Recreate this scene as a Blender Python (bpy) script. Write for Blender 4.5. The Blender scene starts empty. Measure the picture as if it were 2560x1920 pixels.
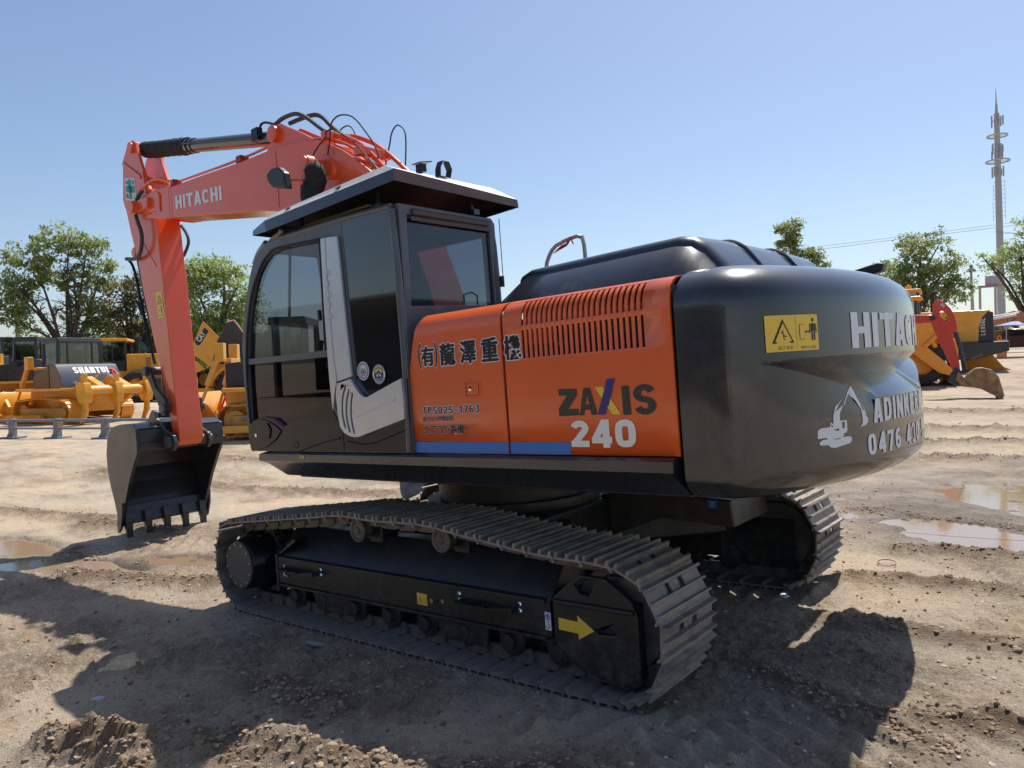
import bpy, bmesh, math, random
import numpy as np
from mathutils import Vector, Matrix, Euler
from mathutils.geometry import tessellate_polygon
random.seed(7); RNG = np.random.default_rng(7)
S = bpy.context.scene
COL = S.collection
# ------------------------------------------------------------------ camera
CAMM = [(0.772047, 0.634735, -0.032485), (0.010029, 0.03894, 0.999191), (-0.635486, 0.771748, -0.023698)]
CAMP = (4.0033, -4.89, 1.8982)
cam_data = bpy.data.cameras.new('camera'); cam = bpy.data.objects.new('camera', cam_data); COL.objects.link(cam)
cam_data.sensor_width = 36; cam_data.lens = 1889.21 / 2560 * 36
cam_data.clip_start = 0.05; cam_data.clip_end = 3000
r0, u0, f0 = [Vector(v) for v in CAMM]
mw = Matrix((( r0.x, u0.x, -f0.x, CAMP[0]), (r0.y, u0.y, -f0.y, CAMP[1]), (r0.z, u0.z, -f0.z, CAMP[2]), (0, 0, 0, 1)))
cam.matrix_world = mw
S.camera = cam
# ------------------------------------------------------------------ sky, sun, exposure
SUN = Vector((-.136, 1.717, 3.265)).normalized()
elev = math.asin(SUN.z); azi = math.atan2(SUN.x, SUN.y)
W = bpy.data.worlds.new('World'); S.world = W; W.use_nodes = True
nt = W.node_tree; nt.nodes.clear()
sky = nt.nodes.new('ShaderNodeTexSky'); sky.sky_type = 'NISHITA'; sky.sun_disc = False
sky.sun_elevation = elev; sky.sun_rotation = azi; sky.altitude = 0; sky.air_density = 1.0; sky.dust_density = 1.1; sky.ozone_density = 2.2
bg = nt.nodes.new('ShaderNodeBackground'); bg.inputs['Strength'].default_value = 0.118
wo = nt.nodes.new('ShaderNodeOutputWorld')
nt.links.new(sky.outputs[0], bg.inputs[0]); nt.links.new(bg.outputs[0], wo.inputs[0])
sl = bpy.data.lights.new('sun', 'SUN'); sl.energy = 4.9; sl.angle = math.radians(.55); sl.color = (1, .955, .88)
so = bpy.data.objects.new('sun', sl); COL.objects.link(so)
so.rotation_euler = (-SUN).to_track_quat('-Z', 'Y').to_euler(); so.location = (0, 0, 30)
S.view_settings.view_transform = 'Standard'; S.view_settings.look = 'None'; S.view_settings.exposure = 0.24; S.view_settings.gamma = 1
S.view_settings.use_curve_mapping = False
S.render.engine = 'CYCLES'
# ------------------------------------------------------------------ helpers
def setp(o, label=None, cat=None, group=None, kind=None):
    for k, v in (('label', label), ('category', cat), ('group', group), ('kind', kind)):
        if v: o[k] = v
    return o
def empty(name, loc=(0, 0, 0), rz=0, parent=None):
    o = bpy.data.objects.new(name, None); COL.objects.link(o); o.location = loc; o.rotation_euler = (0, 0, rz); o.empty_display_size = .2
    if parent: o.parent = parent
    return o
def thing(name, label, cat, loc=(0, 0, 0), rz=0, group=None):
    return setp(empty(name, loc, rz), label, cat, group)
class MB:
    """collects shapes, build() links them as one mesh object"""
    def __init__(s): s.v = []; s.f = []; s.m = []
    def add(s, vs, fs, m=0):
        n = len(s.v); s.v += [tuple(map(float, p)) for p in vs]; s.f += [tuple(i + n for i in f) for f in fs]; s.m += [m] * len(fs); return s
    def box(s, x0, x1, y0, y1, z0, z1, m=0):
        vs = [(x, y, z) for z in (z0, z1) for y in (y0, y1) for x in (x0, x1)]
        return s.add(vs, [(0, 2, 3, 1), (4, 5, 7, 6), (0, 1, 5, 4), (2, 6, 7, 3), (0, 4, 6, 2), (1, 3, 7, 5)], m)
    def prism(s, poly, a, b, ax='y', m=0):
        n = len(poly)
        def P(p, t): return {'y': (p[0], t, p[1]), 'x': (t, p[0], p[1]), 'z': (p[0], p[1], t)}[ax]
        vs = [P(p, a) for p in poly] + [P(p, b) for p in poly]
        fs = [tuple(range(n))[::-1], tuple(range(n, 2 * n))] + [(i, (i + 1) % n, n + (i + 1) % n, n + i) for i in range(n)]
        return s.add(vs, fs, m)
    def holed(s, outer, holes, a, b, ax='y', m=0):
        def P(p, t): return {'y': (p[0], t, p[1]), 'x': (t, p[0], p[1]), 'z': (p[0], p[1], t)}[ax]
        loops = [outer] + holes; flat = [p for L in loops for p in L]; n = len(flat)
        tr = tessellate_polygon([[Vector((p[0], p[1], 0)) for p in L] for L in loops])
        fs = [t for t in tr] + [tuple(i + n for i in t)[::-1] for t in tr]
        k = 0
        for L in loops:
            q = len(L)
            fs += [(k + i, k + (i + 1) % q, n + k + (i + 1) % q, n + k + i) for i in range(q)]; k += q
        return s.add([P(p, a) for p in flat] + [P(p, b) for p in flat], fs, m)
    def obox(s, p, q, w, h, m=0, up=(0, 0, 1)):
        p = Vector(p); q = Vector(q); d = (q - p).normalized(); u = Vector(up)
        sd = d.cross(u)
        if sd.length < 1e-4: sd = Vector((0, 1, 0))
        sd.normalize(); u = sd.cross(d)
        vs = [c + sd * a * w / 2 + u * b * h / 2 for c in (p, q) for a, b in ((-1, -1), (1, -1), (1, 1), (-1, 1))]
        return s.add(vs, [(3, 2, 1, 0), (4, 5, 6, 7), (0, 1, 5, 4), (1, 2, 6, 5), (2, 3, 7, 6), (3, 0, 4, 7)], m)
    def cyl(s, p, q, r, n=20, r1=None, m=0, caps=True):
        p = Vector(p); q = Vector(q); d = (q - p).normalized(); r1 = r if r1 is None else r1
        a = d.orthogonal().normalized(); b = d.cross(a)
        vs = [c + (a * math.cos(t) + b * math.sin(t)) * rr for c, rr in ((p, r), (q, r1)) for t in [2 * math.pi * i / n for i in range(n)]]
        fs = [(i, (i + 1) % n, n + (i + 1) % n, n + i) for i in range(n)]
        if caps: fs += [tuple(range(n))[::-1], tuple(range(n, 2 * n))]
        return s.add(vs, fs, m)
    def lathe(s, prof, c, axis, n=24, m=0):
        """prof: (t along axis, radius)"""
        c = Vector(c); d = Vector(axis).normalized(); a = d.orthogonal().normalized(); b = d.cross(a); k = len(prof)
        vs = [c + d * t + (a * math.cos(2 * math.pi * i / n) + b * math.sin(2 * math.pi * i / n)) * r for i in range(n) for t, r in prof]
        fs = [(i * k + j, i * k + j + 1, ((i + 1) % n) * k + j + 1, ((i + 1) % n) * k + j) for i in range(n) for j in range(k - 1)]
        return s.add(vs, fs, m)
    def tube(s, pts, r, n=8, m=0, smooth=3):
        pts = [Vector(p) for p in pts]
        if smooth and len(pts) > 2: pts = catmull(pts, smooth)
        rs = r if isinstance(r, (list, tuple)) else [r] * len(pts)
        if len(rs) != len(pts): rs = list(np.interp(np.linspace(0, 1, len(pts)), np.linspace(0, 1, len(rs)), rs))
        d = (pts[1] - pts[0]).normalized(); a = d.orthogonal().normalized(); vs = []
        for i, p in enumerate(pts):
            t = (pts[min(i + 1, len(pts) - 1)] - pts[max(i - 1, 0)]).normalized()
            a = (a - t * a.dot(t)).normalized(); b = t.cross(a)
            vs += [p + (a * math.cos(2 * math.pi * j / n) + b * math.sin(2 * math.pi * j / n)) * rs[i] for j in range(n)]
        L = len(pts)
        fs = [(i * n + j, i * n + (j + 1) % n, (i + 1) * n + (j + 1) % n, (i + 1) * n + j) for i in range(L - 1) for j in range(n)]
        fs += [tuple(range(n))[::-1], tuple(range((L - 1) * n, L * n))]
        return s.add(vs, fs, m)
    def ico(s, c, r, sub=1, jit=.25, sq=(1, 1, 1), m=0, rnd=random):
        bm = bmesh.new(); bmesh.ops.create_icosphere(bm, subdivisions=sub, radius=1)
        vs = [(c[0] + v.co.x * r * sq[0] * (1 + rnd.uniform(-jit, jit)), c[1] + v.co.y * r * sq[1] * (1 + rnd.uniform(-jit, jit)), c[2] + v.co.z * r * sq[2] * (1 + rnd.uniform(-jit, jit))) for v in bm.verts]
        fs = [tuple(v.index for v in f.verts) for f in bm.faces]; bm.free(); return s.add(vs, fs, m)
    def mesh(s, name, mats, ang=35, flat=False):
        me = bpy.data.meshes.new(name); me.from_pydata(s.v, [], s.f)
        for mt in (mats if isinstance(mats, (list, tuple)) else [mats]): me.materials.append(mt)
        me.polygons.foreach_set('material_index', s.m)
        bm = bmesh.new(); bm.from_mesh(me); bmesh.ops.recalc_face_normals(bm, faces=bm.faces); bm.to_mesh(me); bm.free()
        if not flat:
            me.polygons.foreach_set('use_smooth', [True] * len(me.polygons)); me.set_sharp_from_angle(angle=math.radians(ang))
        me.update(); return me
    def build(s, name, mats, parent=None, bev=0, rz=0, ang=35, flat=False, seg=2):
        o = bpy.data.objects.new(name, s.mesh(name, mats, ang, flat)); COL.objects.link(o)
        if parent: o.parent = parent
        if rz: o.rotation_euler = (0, 0, rz)
        if bev:
            b = o.modifiers.new('bevel', 'BEVEL'); b.width = bev; b.segments = seg; b.limit_method = 'ANGLE'; b.angle_limit = math.radians(30); b.harden_normals = True
        return o
def catmull(pts, k):
    out = []
    P = [pts[0] * 2 - pts[1]] + list(pts) + [pts[-1] * 2 - pts[-2]]
    for i in range(1, len(P) - 2):
        for j in range(k):
            t = j / k; a, b, c, d = P[i - 1], P[i], P[i + 1], P[i + 2]
            out.append(.5 * ((2 * b) + (c - a) * t + (2 * a - 5 * b + 4 * c - d) * t * t + (3 * b - a - 3 * c + d) * t ** 3))
    return out + [pts[-1]]
def link(o, parent=None):
    COL.objects.link(o)
    if parent: o.parent = parent
    return o
def inst(me, name, parent, loc=(0, 0, 0), rot=(0, 0, 0)):
    o = bpy.data.objects.new(name, me); COL.objects.link(o); o.parent = parent; o.location = loc; o.rotation_euler = rot; return o
def copy_tree(o, parent=None):
    c = o.copy(); COL.objects.link(c); c.parent = parent
    for ch in list(o.children): copy_tree(ch, c)
    return c
# ------------------------------------------------------------------ materials
def mat(name, col, rough=.5, metal=0, coat=0, coat_r=.05, noise=0, nscale=8, bump=0, bscale=60, dirt=None, dirt_amt=0, dscale=4, spec=.5, rvar=0, lowdust=None):
    m = bpy.data.materials.new(name); m.use_nodes = True; t = m.node_tree; b = t.nodes['Principled BSDF']
    b.inputs['Roughness'].default_value = rough; b.inputs['Metallic'].default_value = metal
    b.inputs['Coat Weight'].default_value = coat; b.inputs['Coat Roughness'].default_value = coat_r; b.inputs['Specular IOR Level'].default_value = spec
    base = t.nodes.new('ShaderNodeRGB'); base.outputs[0].default_value = (*col, 1); cur = base.outputs[0]
    tc = t.nodes.new('ShaderNodeTexCoord')
    def nz(sc, det=5, ro=.6):
        n = t.nodes.new('ShaderNodeTexNoise'); n.inputs['Scale'].default_value = sc; n.inputs['Detail'].default_value = det; n.inputs['Roughness'].default_value = ro
        t.links.new(tc.outputs['Object'], n.inputs['Vector']); return n.outputs['Fac']
    def ramp(src, a, b_, lo=0., hi=1.):
        r = t.nodes.new('ShaderNodeMapRange'); r.inputs[1].default_value = a; r.inputs[2].default_value = b_; r.inputs[3].default_value = lo; r.inputs[4].default_value = hi
        t.links.new(src, r.inputs[0]); return r.outputs[0]
    def mix(fac, a, c2):
        x = t.nodes.new('ShaderNodeMix'); x.data_type = 'RGBA'; t.links.new(fac, x.inputs[0]); t.links.new(a, x.inputs[6])
        if isinstance(c2, tuple): x.inputs[7].default_value = (*c2, 1)
        else: t.links.new(c2, x.inputs[7])
        return x.outputs[2]
    if noise:
        h = t.nodes.new('ShaderNodeHueSaturation'); t.links.new(cur, h.inputs['Color']); t.links.new(ramp(nz(nscale), .3, .7, 1 - noise, 1 + noise), h.inputs['Value']); cur = h.outputs[0]
    if dirt: cur = mix(ramp(nz(dscale, 8, .7), .62 - dirt_amt * .4, .78 - dirt_amt * .25, 0, .85), cur, dirt)
    if lowdust:   # mud thrown up from the ground, thins with height
        sp = t.nodes.new('ShaderNodeSeparateXYZ'); t.links.new(tc.outputs['Object'], sp.inputs[0])
        a = t.nodes.new('ShaderNodeMath'); a.operation = 'MULTIPLY'; t.links.new(ramp(sp.outputs[2], lowdust[0], lowdust[1], 1, 0), a.inputs[0]); t.links.new(ramp(nz(14, 8, .7), .45, .70, 0, .5), a.inputs[1])
        cur = mix(a.outputs[0], cur, (.23, .175, .12))
    t.links.new(cur, b.inputs['Base Color'])
    if rvar: t.links.new(ramp(nz(nscale * .7, 6, .7), .3, .7, max(0.02, rough - rvar), min(1, rough + rvar)), b.inputs['Roughness'])
    if bump:
        bp = t.nodes.new('ShaderNodeBump'); bp.inputs['Strength'].default_value = bump; bp.inputs['Distance'].default_value = .01
        t.links.new(nz(bscale, 4), bp.inputs['Height']); t.links.new(bp.outputs[0], b.inputs['Normal'])
    return m
def glassmat(name, tint, refl=.06, rough=.01):
    m = bpy.data.materials.new(name); m.use_nodes = True; t = m.node_tree; t.nodes.clear()
    o = t.nodes.new('ShaderNodeOutputMaterial'); tr = t.nodes.new('ShaderNodeBsdfTransparent'); tr.inputs[0].default_value = (*tint, 1)
    g = t.nodes.new('ShaderNodeBsdfGlossy'); g.inputs['Roughness'].default_value = rough; g.inputs[0].default_value = (1, 1, 1, 1)
    fr = t.nodes.new('ShaderNodeLayerWeight'); fr.inputs[0].default_value = .5; pw = t.nodes.new('ShaderNodeMath'); pw.operation = 'POWER'; pw.inputs[1].default_value = 4.5; t.links.new(fr.outputs['Facing'], pw.inputs[0])
    ad = t.nodes.new('ShaderNodeMath'); ad.operation = 'MULTIPLY_ADD'; ad.inputs[1].default_value = .8; ad.inputs[2].default_value = refl; ad.use_clamp = True
    mx = t.nodes.new('ShaderNodeMixShader'); t.links.new(pw.outputs[0], ad.inputs[0]); t.links.new(ad.outputs[0], mx.inputs[0])
    t.links.new(tr.outputs[0], mx.inputs[1]); t.links.new(g.outputs[0], mx.inputs[2]); t.links.new(mx.outputs[0], o.inputs[0]); return m
ORANGE = mat('orange_paint', (.74, .092, .018), .32, coat=.6, coat_r=.08, noise=.07, nscale=1.6, rvar=.06)
ORANGE_D = mat('orange_panel_paint', (.74, .12, .022), .35, coat=.5, coat_r=.12, noise=.06, nscale=1.3, rvar=.06)
BLACK = mat('charcoal_paint', (.017, .020, .027), .28, coat=.6, coat_r=.10, noise=.2, nscale=3, rvar=.1, dirt=(.12, .11, .10), dirt_amt=.0, dscale=2.5)
BLACKG = mat('gloss_black_paint', (.009, .010, .012), .25, spec=.15, coat=.30, coat_r=.05, noise=.2, rvar=.06)
BLACKM = mat('matt_black_paint', (.013, .016, .018), .42, noise=.35, nscale=6, rvar=.12, dirt=(.10, .08, .06), dirt_amt=.03, dscale=5, lowdust=(.0, .55))
BUCKET = mat('bucket_black_paint', (.026, .027, .03), .38, coat=.3, coat_r=.2, noise=.3, nscale=3, rvar=.1, dirt=(.16, .12, .09), dirt_amt=.06, dscale=4)
STEEL = mat('muddy_track_steel', (.19, .18, .175), .55, .15, noise=.35, nscale=9, dirt=(.36, .28, .20), dirt_amt=.6, dscale=7, rvar=.15, bump=.35, bscale=45)
GREYM = mat('dusty_grey_steel', (.10, .10, .105), .5, .3, noise=.3, dirt=(.25, .2, .15), dirt_amt=.35)
SILVER = mat('satin_silver_trim', (.56, .58, .61), .32, .55, noise=.05, rvar=.06)
CHROME = mat('chrome', (.7, .7, .72), .12, 1)
RUBBER = mat('black_rubber', (.018, .018, .019), .65, noise=.3, bump=.2)
WRAPM = mat('black_cloth_wrap', (.010, .010, .011), .8, noise=.3, bump=1, bscale=35)
WHITE = mat('white_print', (.72, .74, .78), .45)
WHITED = mat('cream_white_print', (.80, .80, .74), .45)
INKB = mat('black_print', (.012, .012, .018), .4)
INKZ = mat('charcoal_print', (.035, .038, .028), .4)
INKNAVY = mat('navy_print', (.035, .03, .20), .4)
INKBLUE = mat('blue_print', (.02, .16, .50), .35)
INKYEL = mat('yellow_print', (.82, .55, .06), .4)
INKGREEN = mat('green_print', (.02, .26, .25), .4)
INKRED = mat('red_print', (.55, .03, .04), .5)
GLASS = glassmat('tinted_glass', (.56, .585, .61), .055)
GLASSD = glassmat('dark_tinted_glass', (.20, .205, .21), .03)
CLEAR = glassmat('clear_glass', (.75, .8, .78), .07)
PLASTIC = mat('black_plastic', (.02, .021, .023), .45, noise=.15)
CANOPYM = mat('canopy_grey_sheet', (.56, .54, .50), .45, .1, noise=.12, nscale=5, rvar=.1)
INTER = mat('cab_interior_plastic', (.035, .033, .03), .6)
# ------------------------------------------------------------------ text
def text_flat(s, offs=0.0, width=1.0):
    cu = bpy.data.curves.new('t', 'FONT'); cu.body = s; cu.size = 1; cu.offset = offs; cu.resolution_u = 3; cu.space_character = width
    o = bpy.data.objects.new('t', cu); COL.objects.link(o)
    dg = bpy.context.evaluated_depsgraph_get(); me = bpy.data.meshes.new_from_object(o.evaluated_get(dg))
    vs = [(v.co.x, v.co.y) for v in me.vertices]; fs = [tuple(p.vertices) for p in me.polygons]
    bpy.data.objects.remove(o); bpy.data.curves.remove(cu); bpy.data.meshes.remove(me); return vs, fs
def put_text(mb, s, Wd, Hd, fn, m=0, offs=0.0, halo=0, hm=0, lift=.003, width=1.0, cx=0, cy=0, base=None):
    """text scaled into a Wd x Hd box centred on (cx,cy); fn(u,v,h) -> xyz"""
    vs, fs = text_flat(s, offs, width)
    b = base or (min(v[0] for v in vs), max(v[0] for v in vs), min(v[1] for v in vs), max(v[1] for v in vs))
    kx = Wd / (b[1] - b[0]); ky = Hd / (b[3] - b[2]); mx = (b[0] + b[1]) / 2; my = (b[2] + b[3]) / 2
    if halo:
        hv, hf = text_flat(s, offs + halo, width)
        mb.add([fn(cx + (x - mx) * kx, cy + (y - my) * ky, lift * .5) for x, y in hv], hf, hm)
    mb.add([fn(cx + (x - mx) * kx, cy + (y - my) * ky, lift) for x, y in vs], fs, m)
def flat_poly(mb, pts, fn, m=0, h=.002):
    mb.add([fn(u, v, h) for u, v in pts], [tuple(range(len(pts)))], m)
def ring(c, r0_, r1_, n=36, a0=0, a1=2 * math.pi, sy=1.0):
    P = [(c[0] + r1_ * math.cos(a0 + (a1 - a0) * i / n), c[1] + sy * r1_ * math.sin(a0 + (a1 - a0) * i / n)) for i in range(n + 1)]
    Q = [(c[0] + r0_ * math.cos(a0 + (a1 - a0) * i / n), c[1] + sy * r0_ * math.sin(a0 + (a1 - a0) * i / n)) for i in range(n + 1)]
    return P, Q
def put_ring(mb, c, r0_, r1_, fn, m=0, h=.003, **k):
    P, Q = ring(c, r0_, r1_, **k)
    for i in range(len(P) - 1): mb.add([fn(*P[i], h), fn(*P[i + 1], h), fn(*Q[i + 1], h), fn(*Q[i], h)], [(0, 1, 2, 3)], m)
def disc(c, r, n=28): return [(c[0] + r * math.cos(2 * math.pi * i / n), c[1] + r * math.sin(2 * math.pi * i / n)) for i in range(n)]
# stroke lettering in a heavy grotesque
def arcp(cx, cy, rx, ry, a0, a1, n=10): return [(cx + rx * math.cos(math.radians(a0 + (a1 - a0) * i / n)), cy + ry * math.sin(math.radians(a0 + (a1 - a0) * i / n))) for i in range(n + 1)]
def glyph(c, w, t):
    l, r, b, tp, h = t / 2, w - t / 2, t / 2, 1 - t / 2, .5; rx = (w - t) / 2; c0 = w / 2
    o = lambda a0, a1, n=14: [(c0 + math.copysign(abs(math.cos(math.radians(a0 + (a1 - a0) * i / n))) ** .65, math.cos(math.radians(a0 + (a1 - a0) * i / n))) * rx, .5 + math.copysign(abs(math.sin(math.radians(a0 + (a1 - a0) * i / n))) ** .65, math.sin(math.radians(a0 + (a1 - a0) * i / n))) * (.5 - t / 2)) for i in range(n + 1)]
    G = {'H': [[(l, 0), (l, 1)], [(r, 0), (r, 1)], [(l, .5), (r, .5)]], 'I': [[(l, 0), (l, 1)]], 'T': [[(c0, 0), (c0, 1)], [(0, tp), (w, tp)]],
         'A': [[(l * .9, 0), (c0 - t * .12, 1)], [(w - l * .9, 0), (c0 + t * .12, 1)], [(l * 1.8, .27), (w - l * 1.8, .27)]], 'C': [o(38, 322, 20)], 'O': [o(0, 360, 22)], '0': [o(0, 360, 22)],
         'Z': [[(0, tp), (r, tp), (l, b), (w, b)]], 'N': [[(l, 0), (l, 1)], [(r, 0), (r, 1)], [(l, 1), (r, 0)]], 'K': [[(l, 0), (l, 1)], [(w - l, 1), (l, .42)], [(l + t * .6, .55), (w - l * .8, 0)]],
         'E': [[(l, 0), (l, 1)], [(l, tp), (w, tp)], [(l, .5), (w * .92, .5)], [(l, b), (w, b)]], 'L': [[(l, 0), (l, 1)], [(l, b), (w, b)]], 'F': [[(l, 0), (l, 1)], [(l, tp), (w, tp)], [(l, .5), (w * .9, .5)]],
         'D': [[(l, 0), (l, 1)], [(0, tp)] + arcp(c0, .5, rx, .5 - t / 2, 90, -90, 14) + [(0, b)]], 'R': [[(l, 0), (l, 1)], [(0, tp)] + arcp(c0, .74, rx, .26 - t / 2, 90, -90) + [(0, .48 + t / 2)], [(c0, .45), (w - l * .8, 0)]],
         'P': [[(l, 0), (l, 1)], [(0, tp)] + arcp(c0, .72, rx, .28 - t / 2, 90, -90) + [(0, .44 + t / 2)]], 'U': [[(l, 1), (l, .35)] + arcp(c0, .5 * (w - t) + b, rx, rx, 180, 360) + [(r, 1)]],
         'S': [arcp(c0, .75 - t / 6, rx, .25 - t / 6, 15, 255, 14) + arcp(c0, .25 + t / 6, rx, .25 - t / 6, 75, -165, 14)],
         '1': [[(c0 + l * .3, 0), (c0 + l * .3, 1)], [(c0 + l * .3, .86), (0, .74)]], '2': [arcp(c0, .70, rx, .30 - t / 2, 170, -25, 12) + [(l * 1.1, t * .55)], [(0, b), (w, b)]], '3': [arcp(c0, .75 - t / 6, rx, .25 - t / 6, 150, -80, 12), arcp(c0, .25 + t / 6, rx, .25 - t / 6, 80, -155, 12)],
         '4': [[(w * .72, 0), (w * .72, 1)], [(w * .68, .95), (l * .8, .27)], [(0, .27), (w, .27)]], '5': [[(w * .95, tp), (l * 1.2, tp), (l, .5)] + arcp(c0, .32, rx, .32 - t / 2, 120, -155, 12)], '6': [arcp(c0, .32, rx, .32 - t / 2, 0, 360, 16), arcp(c0 + rx * .1, .5, rx * 1.1, .5 - t / 2, 55, 190, 8)],
         '7': [[(0, tp), (w, tp)], [(r, 1 - t * .6), (w * .36, 0)]], '9': [arcp(c0, .68, rx, .32 - t / 2, 0, 360, 16), arcp(c0, .5, rx, .5 - t / 2, -140, 10, 8)], '-': [[(0, .42), (w, .42)]], 'G': [o(38, 330, 18) + [(w - l, .42), (c0, .42)]], 'V': [[(0 + l, 1), (c0, 0)], [(w - l, 1), (c0, 0)]], 'o': [[(c0 + rx * math.cos(a * .5236), .34 + (.34 - t / 2) * math.sin(a * .5236)) for a in range(13)]], 't': [[(c0, 0), (c0, .95)], [(0, .62), (w, .62)]], 'a': [[(c0 + rx * math.cos(a * .5236), .34 + (.34 - t / 2) * math.sin(a * .5236)) for a in range(13)], [(r, 0), (r, .68)]],
         'Y': [[(c0, 0), (c0, .45)], [(l, 1), (c0, .45)], [(w - l, 1), (c0, .45)]]}
    return G.get(c, [])
def stroke_text(mb, s, x0, z0, Wd, Hd, fn, t=.2, w=.62, gap=.14, m=0, h=.003, wmap=None, grow=0.):
    ws = [((wmap or {}).get(c, t if c == 'I' else (w * .6 if c == ' ' else (w * .7 if c == '1' else w)))) for c in s]; tot = sum(ws) + gap * (len(s) - 1); k = Wd / tot; x = 0
    for c, wc in zip(s, ws):
        for gi, line in enumerate(glyph(c, wc, t)):
            P = [((x + p[0]) * k, p[1] * Hd) for p in line]; P = [p for i, p in enumerate(P) if i == 0 or math.hypot(p[0] - P[i - 1][0], p[1] - P[i - 1][1]) > 1e-6]
            tx, tz = t * k / 2 + grow, t * Hd / 2 * (.85 if Hd < k else .62) + grow; closed = len(P) > 3 and math.hypot(P[0][0] - P[-1][0], P[0][1] - P[-1][1]) < 1e-5
            if closed: P = P[:-1]
            L = len(P); Q = []; R_ = []
            for i in range(L):
                a = P[i - 1] if (i > 0 or closed) else None; b = P[(i + 1) % L] if (i < L - 1 or closed) else None; p = P[i]; ns = []
                for u, v in ((a, p), (p, b)):
                    if u and v: d = math.hypot(v[0] - u[0], v[1] - u[1]); ns.append((-(v[1] - u[1]) / d, (v[0] - u[0]) / d))
                nx = sum(n[0] for n in ns) / len(ns); nz = sum(n[1] for n in ns) / len(ns); q = max(nx * nx + nz * nz, .3); nx /= q; nz /= q
                ex = (0, 0)
                if grow and not closed and (i == 0 or i == L - 1): o_ = P[1] if i == 0 else P[-2]; d = math.hypot(p[0] - o_[0], p[1] - o_[1]); ex = ((p[0] - o_[0]) / d * grow, (p[1] - o_[1]) / d * grow)
                Q.append((p[0] + nx * tx + ex[0], p[1] + nz * tz + ex[1])); R_.append((p[0] - nx * tx + ex[0], p[1] - nz * tz + ex[1]))
            n = L if closed else L - 1; hh = h + gi * .00025
            for i in range(n):
                j = (i + 1) % L; mb.add([fn(x0 + u[0], z0 + u[1], hh) for u in (Q[i], Q[j], R_[j], R_[i])], [(0, 1, 2, 3)], m)
        x += wc + gap
# ------------------------------------------------------------------ ground height (world, metres)
TILT = Matrix(((0.999145, -0.000761, -0.041336), (0.000345, 0.999949, -0.010076), (0.041342, 0.010053, 0.999094)))
def sstep(a, b, x): t = np.clip((x - a) / (b - a), 0, 1); return t * t * (3 - 2 * t)
def _h(ix, iy, s):
    n = (ix.astype(np.int64) * 374761393 + iy.astype(np.int64) * 668265263 + s * 974634777) & 0x7fffffff
    n = ((n ^ (n >> 13)) * 1274126177) & 0x7fffffff
    return ((n ^ (n >> 16)) & 0xffff) / 65535.0
def vn(x, y, s=0):
    ix = np.floor(x); iy = np.floor(y); fx = x - ix; fy = y - iy; fx = fx * fx * (3 - 2 * fx); fy = fy * fy * (3 - 2 * fy)
    a = _h(ix, iy, s); b = _h(ix + 1, iy, s); c = _h(ix, iy + 1, s); d = _h(ix + 1, iy + 1, s)
    return (a + (b - a) * fx) * (1 - fy) + (c + (d - c) * fx) * fy - .5
def fbm(x, y, o, s=0, g=.5):
    r = 0; a = 1.
    for i in range(o): r = r + a * vn(x, y, s + i); x = x * 2.03 + 11.3; y = y * 2.03 - 7.7; a *= g
    return r
HC = np.array([(-30.2, 7.8, .15), (-27.3, 7.4, .15), (-24.6, 3.9, .03), (-20.5, 5.35, .05), (-16.5, 6.7, .02), (-32.9, 11.4, .75), (-23.9, 11, .6), (.7, 19.6, .59), (-2.8, 24.4, .82), (-1.1, 31, 1.12), (-1.4, 49, 1.72),
               (-45, 13, 1.0), (-64, 17, 1.3), (-17, 56, 1.8), (10, 60, 1.9), (15, 20, .8), (30, -10, .6), (-40, -20, 0), (0, -40, 0), (9, 10, .48), (-10, 20, .7), (-14, 11, .25), (-12, 4, -.15), (-120, 40, 1.6), (0, 150, 1.9), (120, 60, 1.6)])
def hbase(x, y):
    plane = .0413 * x + .0101 * y
    num = 0; den = 0
    for cx, cy, cz in HC:
        w = 1 / (((x - cx) ** 2 + (y - cy) ** 2) + 4.) ** 1.5; num = num + w * cz; den = den + w
    w = 1 - sstep(6.5, 17, np.hypot(x, y))
    return plane * w + (num / den) * (1 - w)
# puddles: (cx, cy, rx, ry, angle, water level)
PUD = [(2.55, 5.4, 2.1, 1.5, .25, .118), (5.3, 6.6, 2.9, 2.1, -.2, .118), (3.0, 3.35, 1.4, .45, -.45, .118),
       (-5.35, -1.45, .95, .28, .42, -.252), (-4.15, -.62, .62, .20, .35, -.196), (-7.6, -1.35, 1.1, .33, .2, -.345)]
def pudd(x, y, p):
    c, s = math.cos(p[4]), math.sin(p[4]); u = (x - p[0]) * c + (y - p[1]) * s; v = -(x - p[0]) * s + (y - p[1]) * c
    return np.sqrt((u / p[2]) ** 2 + (v / p[3]) ** 2)
# old grouser imprints: centre, half length along travel, half width, travel angle, pitch
IMP = [(-.35, -2.65, 1.25, .62, -.78, .105), (.35, -2.95, .9, .62, -.78, .105), (-2.2, -3.25, 1.3, .55, -.78, .11), (.9, -2.2, .6, .4, -.85, .11), (1.1, -2.3, .9, .35, -.1, .19), (3.6, .95, 2.2, .34, .02, .19), (-1.1, -2.2, 1.0, .5, -.78, .12),
       (2.9, -1.35, 1.1, .5, 1.0, .15), (2.3, -1.9, 1.0, .45, -.35, .19), (-2.6, -2.5, 1.5, .5, -.3, .14), (-2.2, -3.9, 1.2, .6, -.5, .15), (4.4, 2.6, 1.6, .35, .5, .16), (3.2, -2.3, .8, .4, .3, .15),
       (-4.2, 1.2, 2.4, .4, .9, .2), (2.0, 9.5, 3.5, .4, .25, .2), (-9, 3, 4, .5, .1, .2), (.9, -1.75, .9, .22, 0, .19)]
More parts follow.
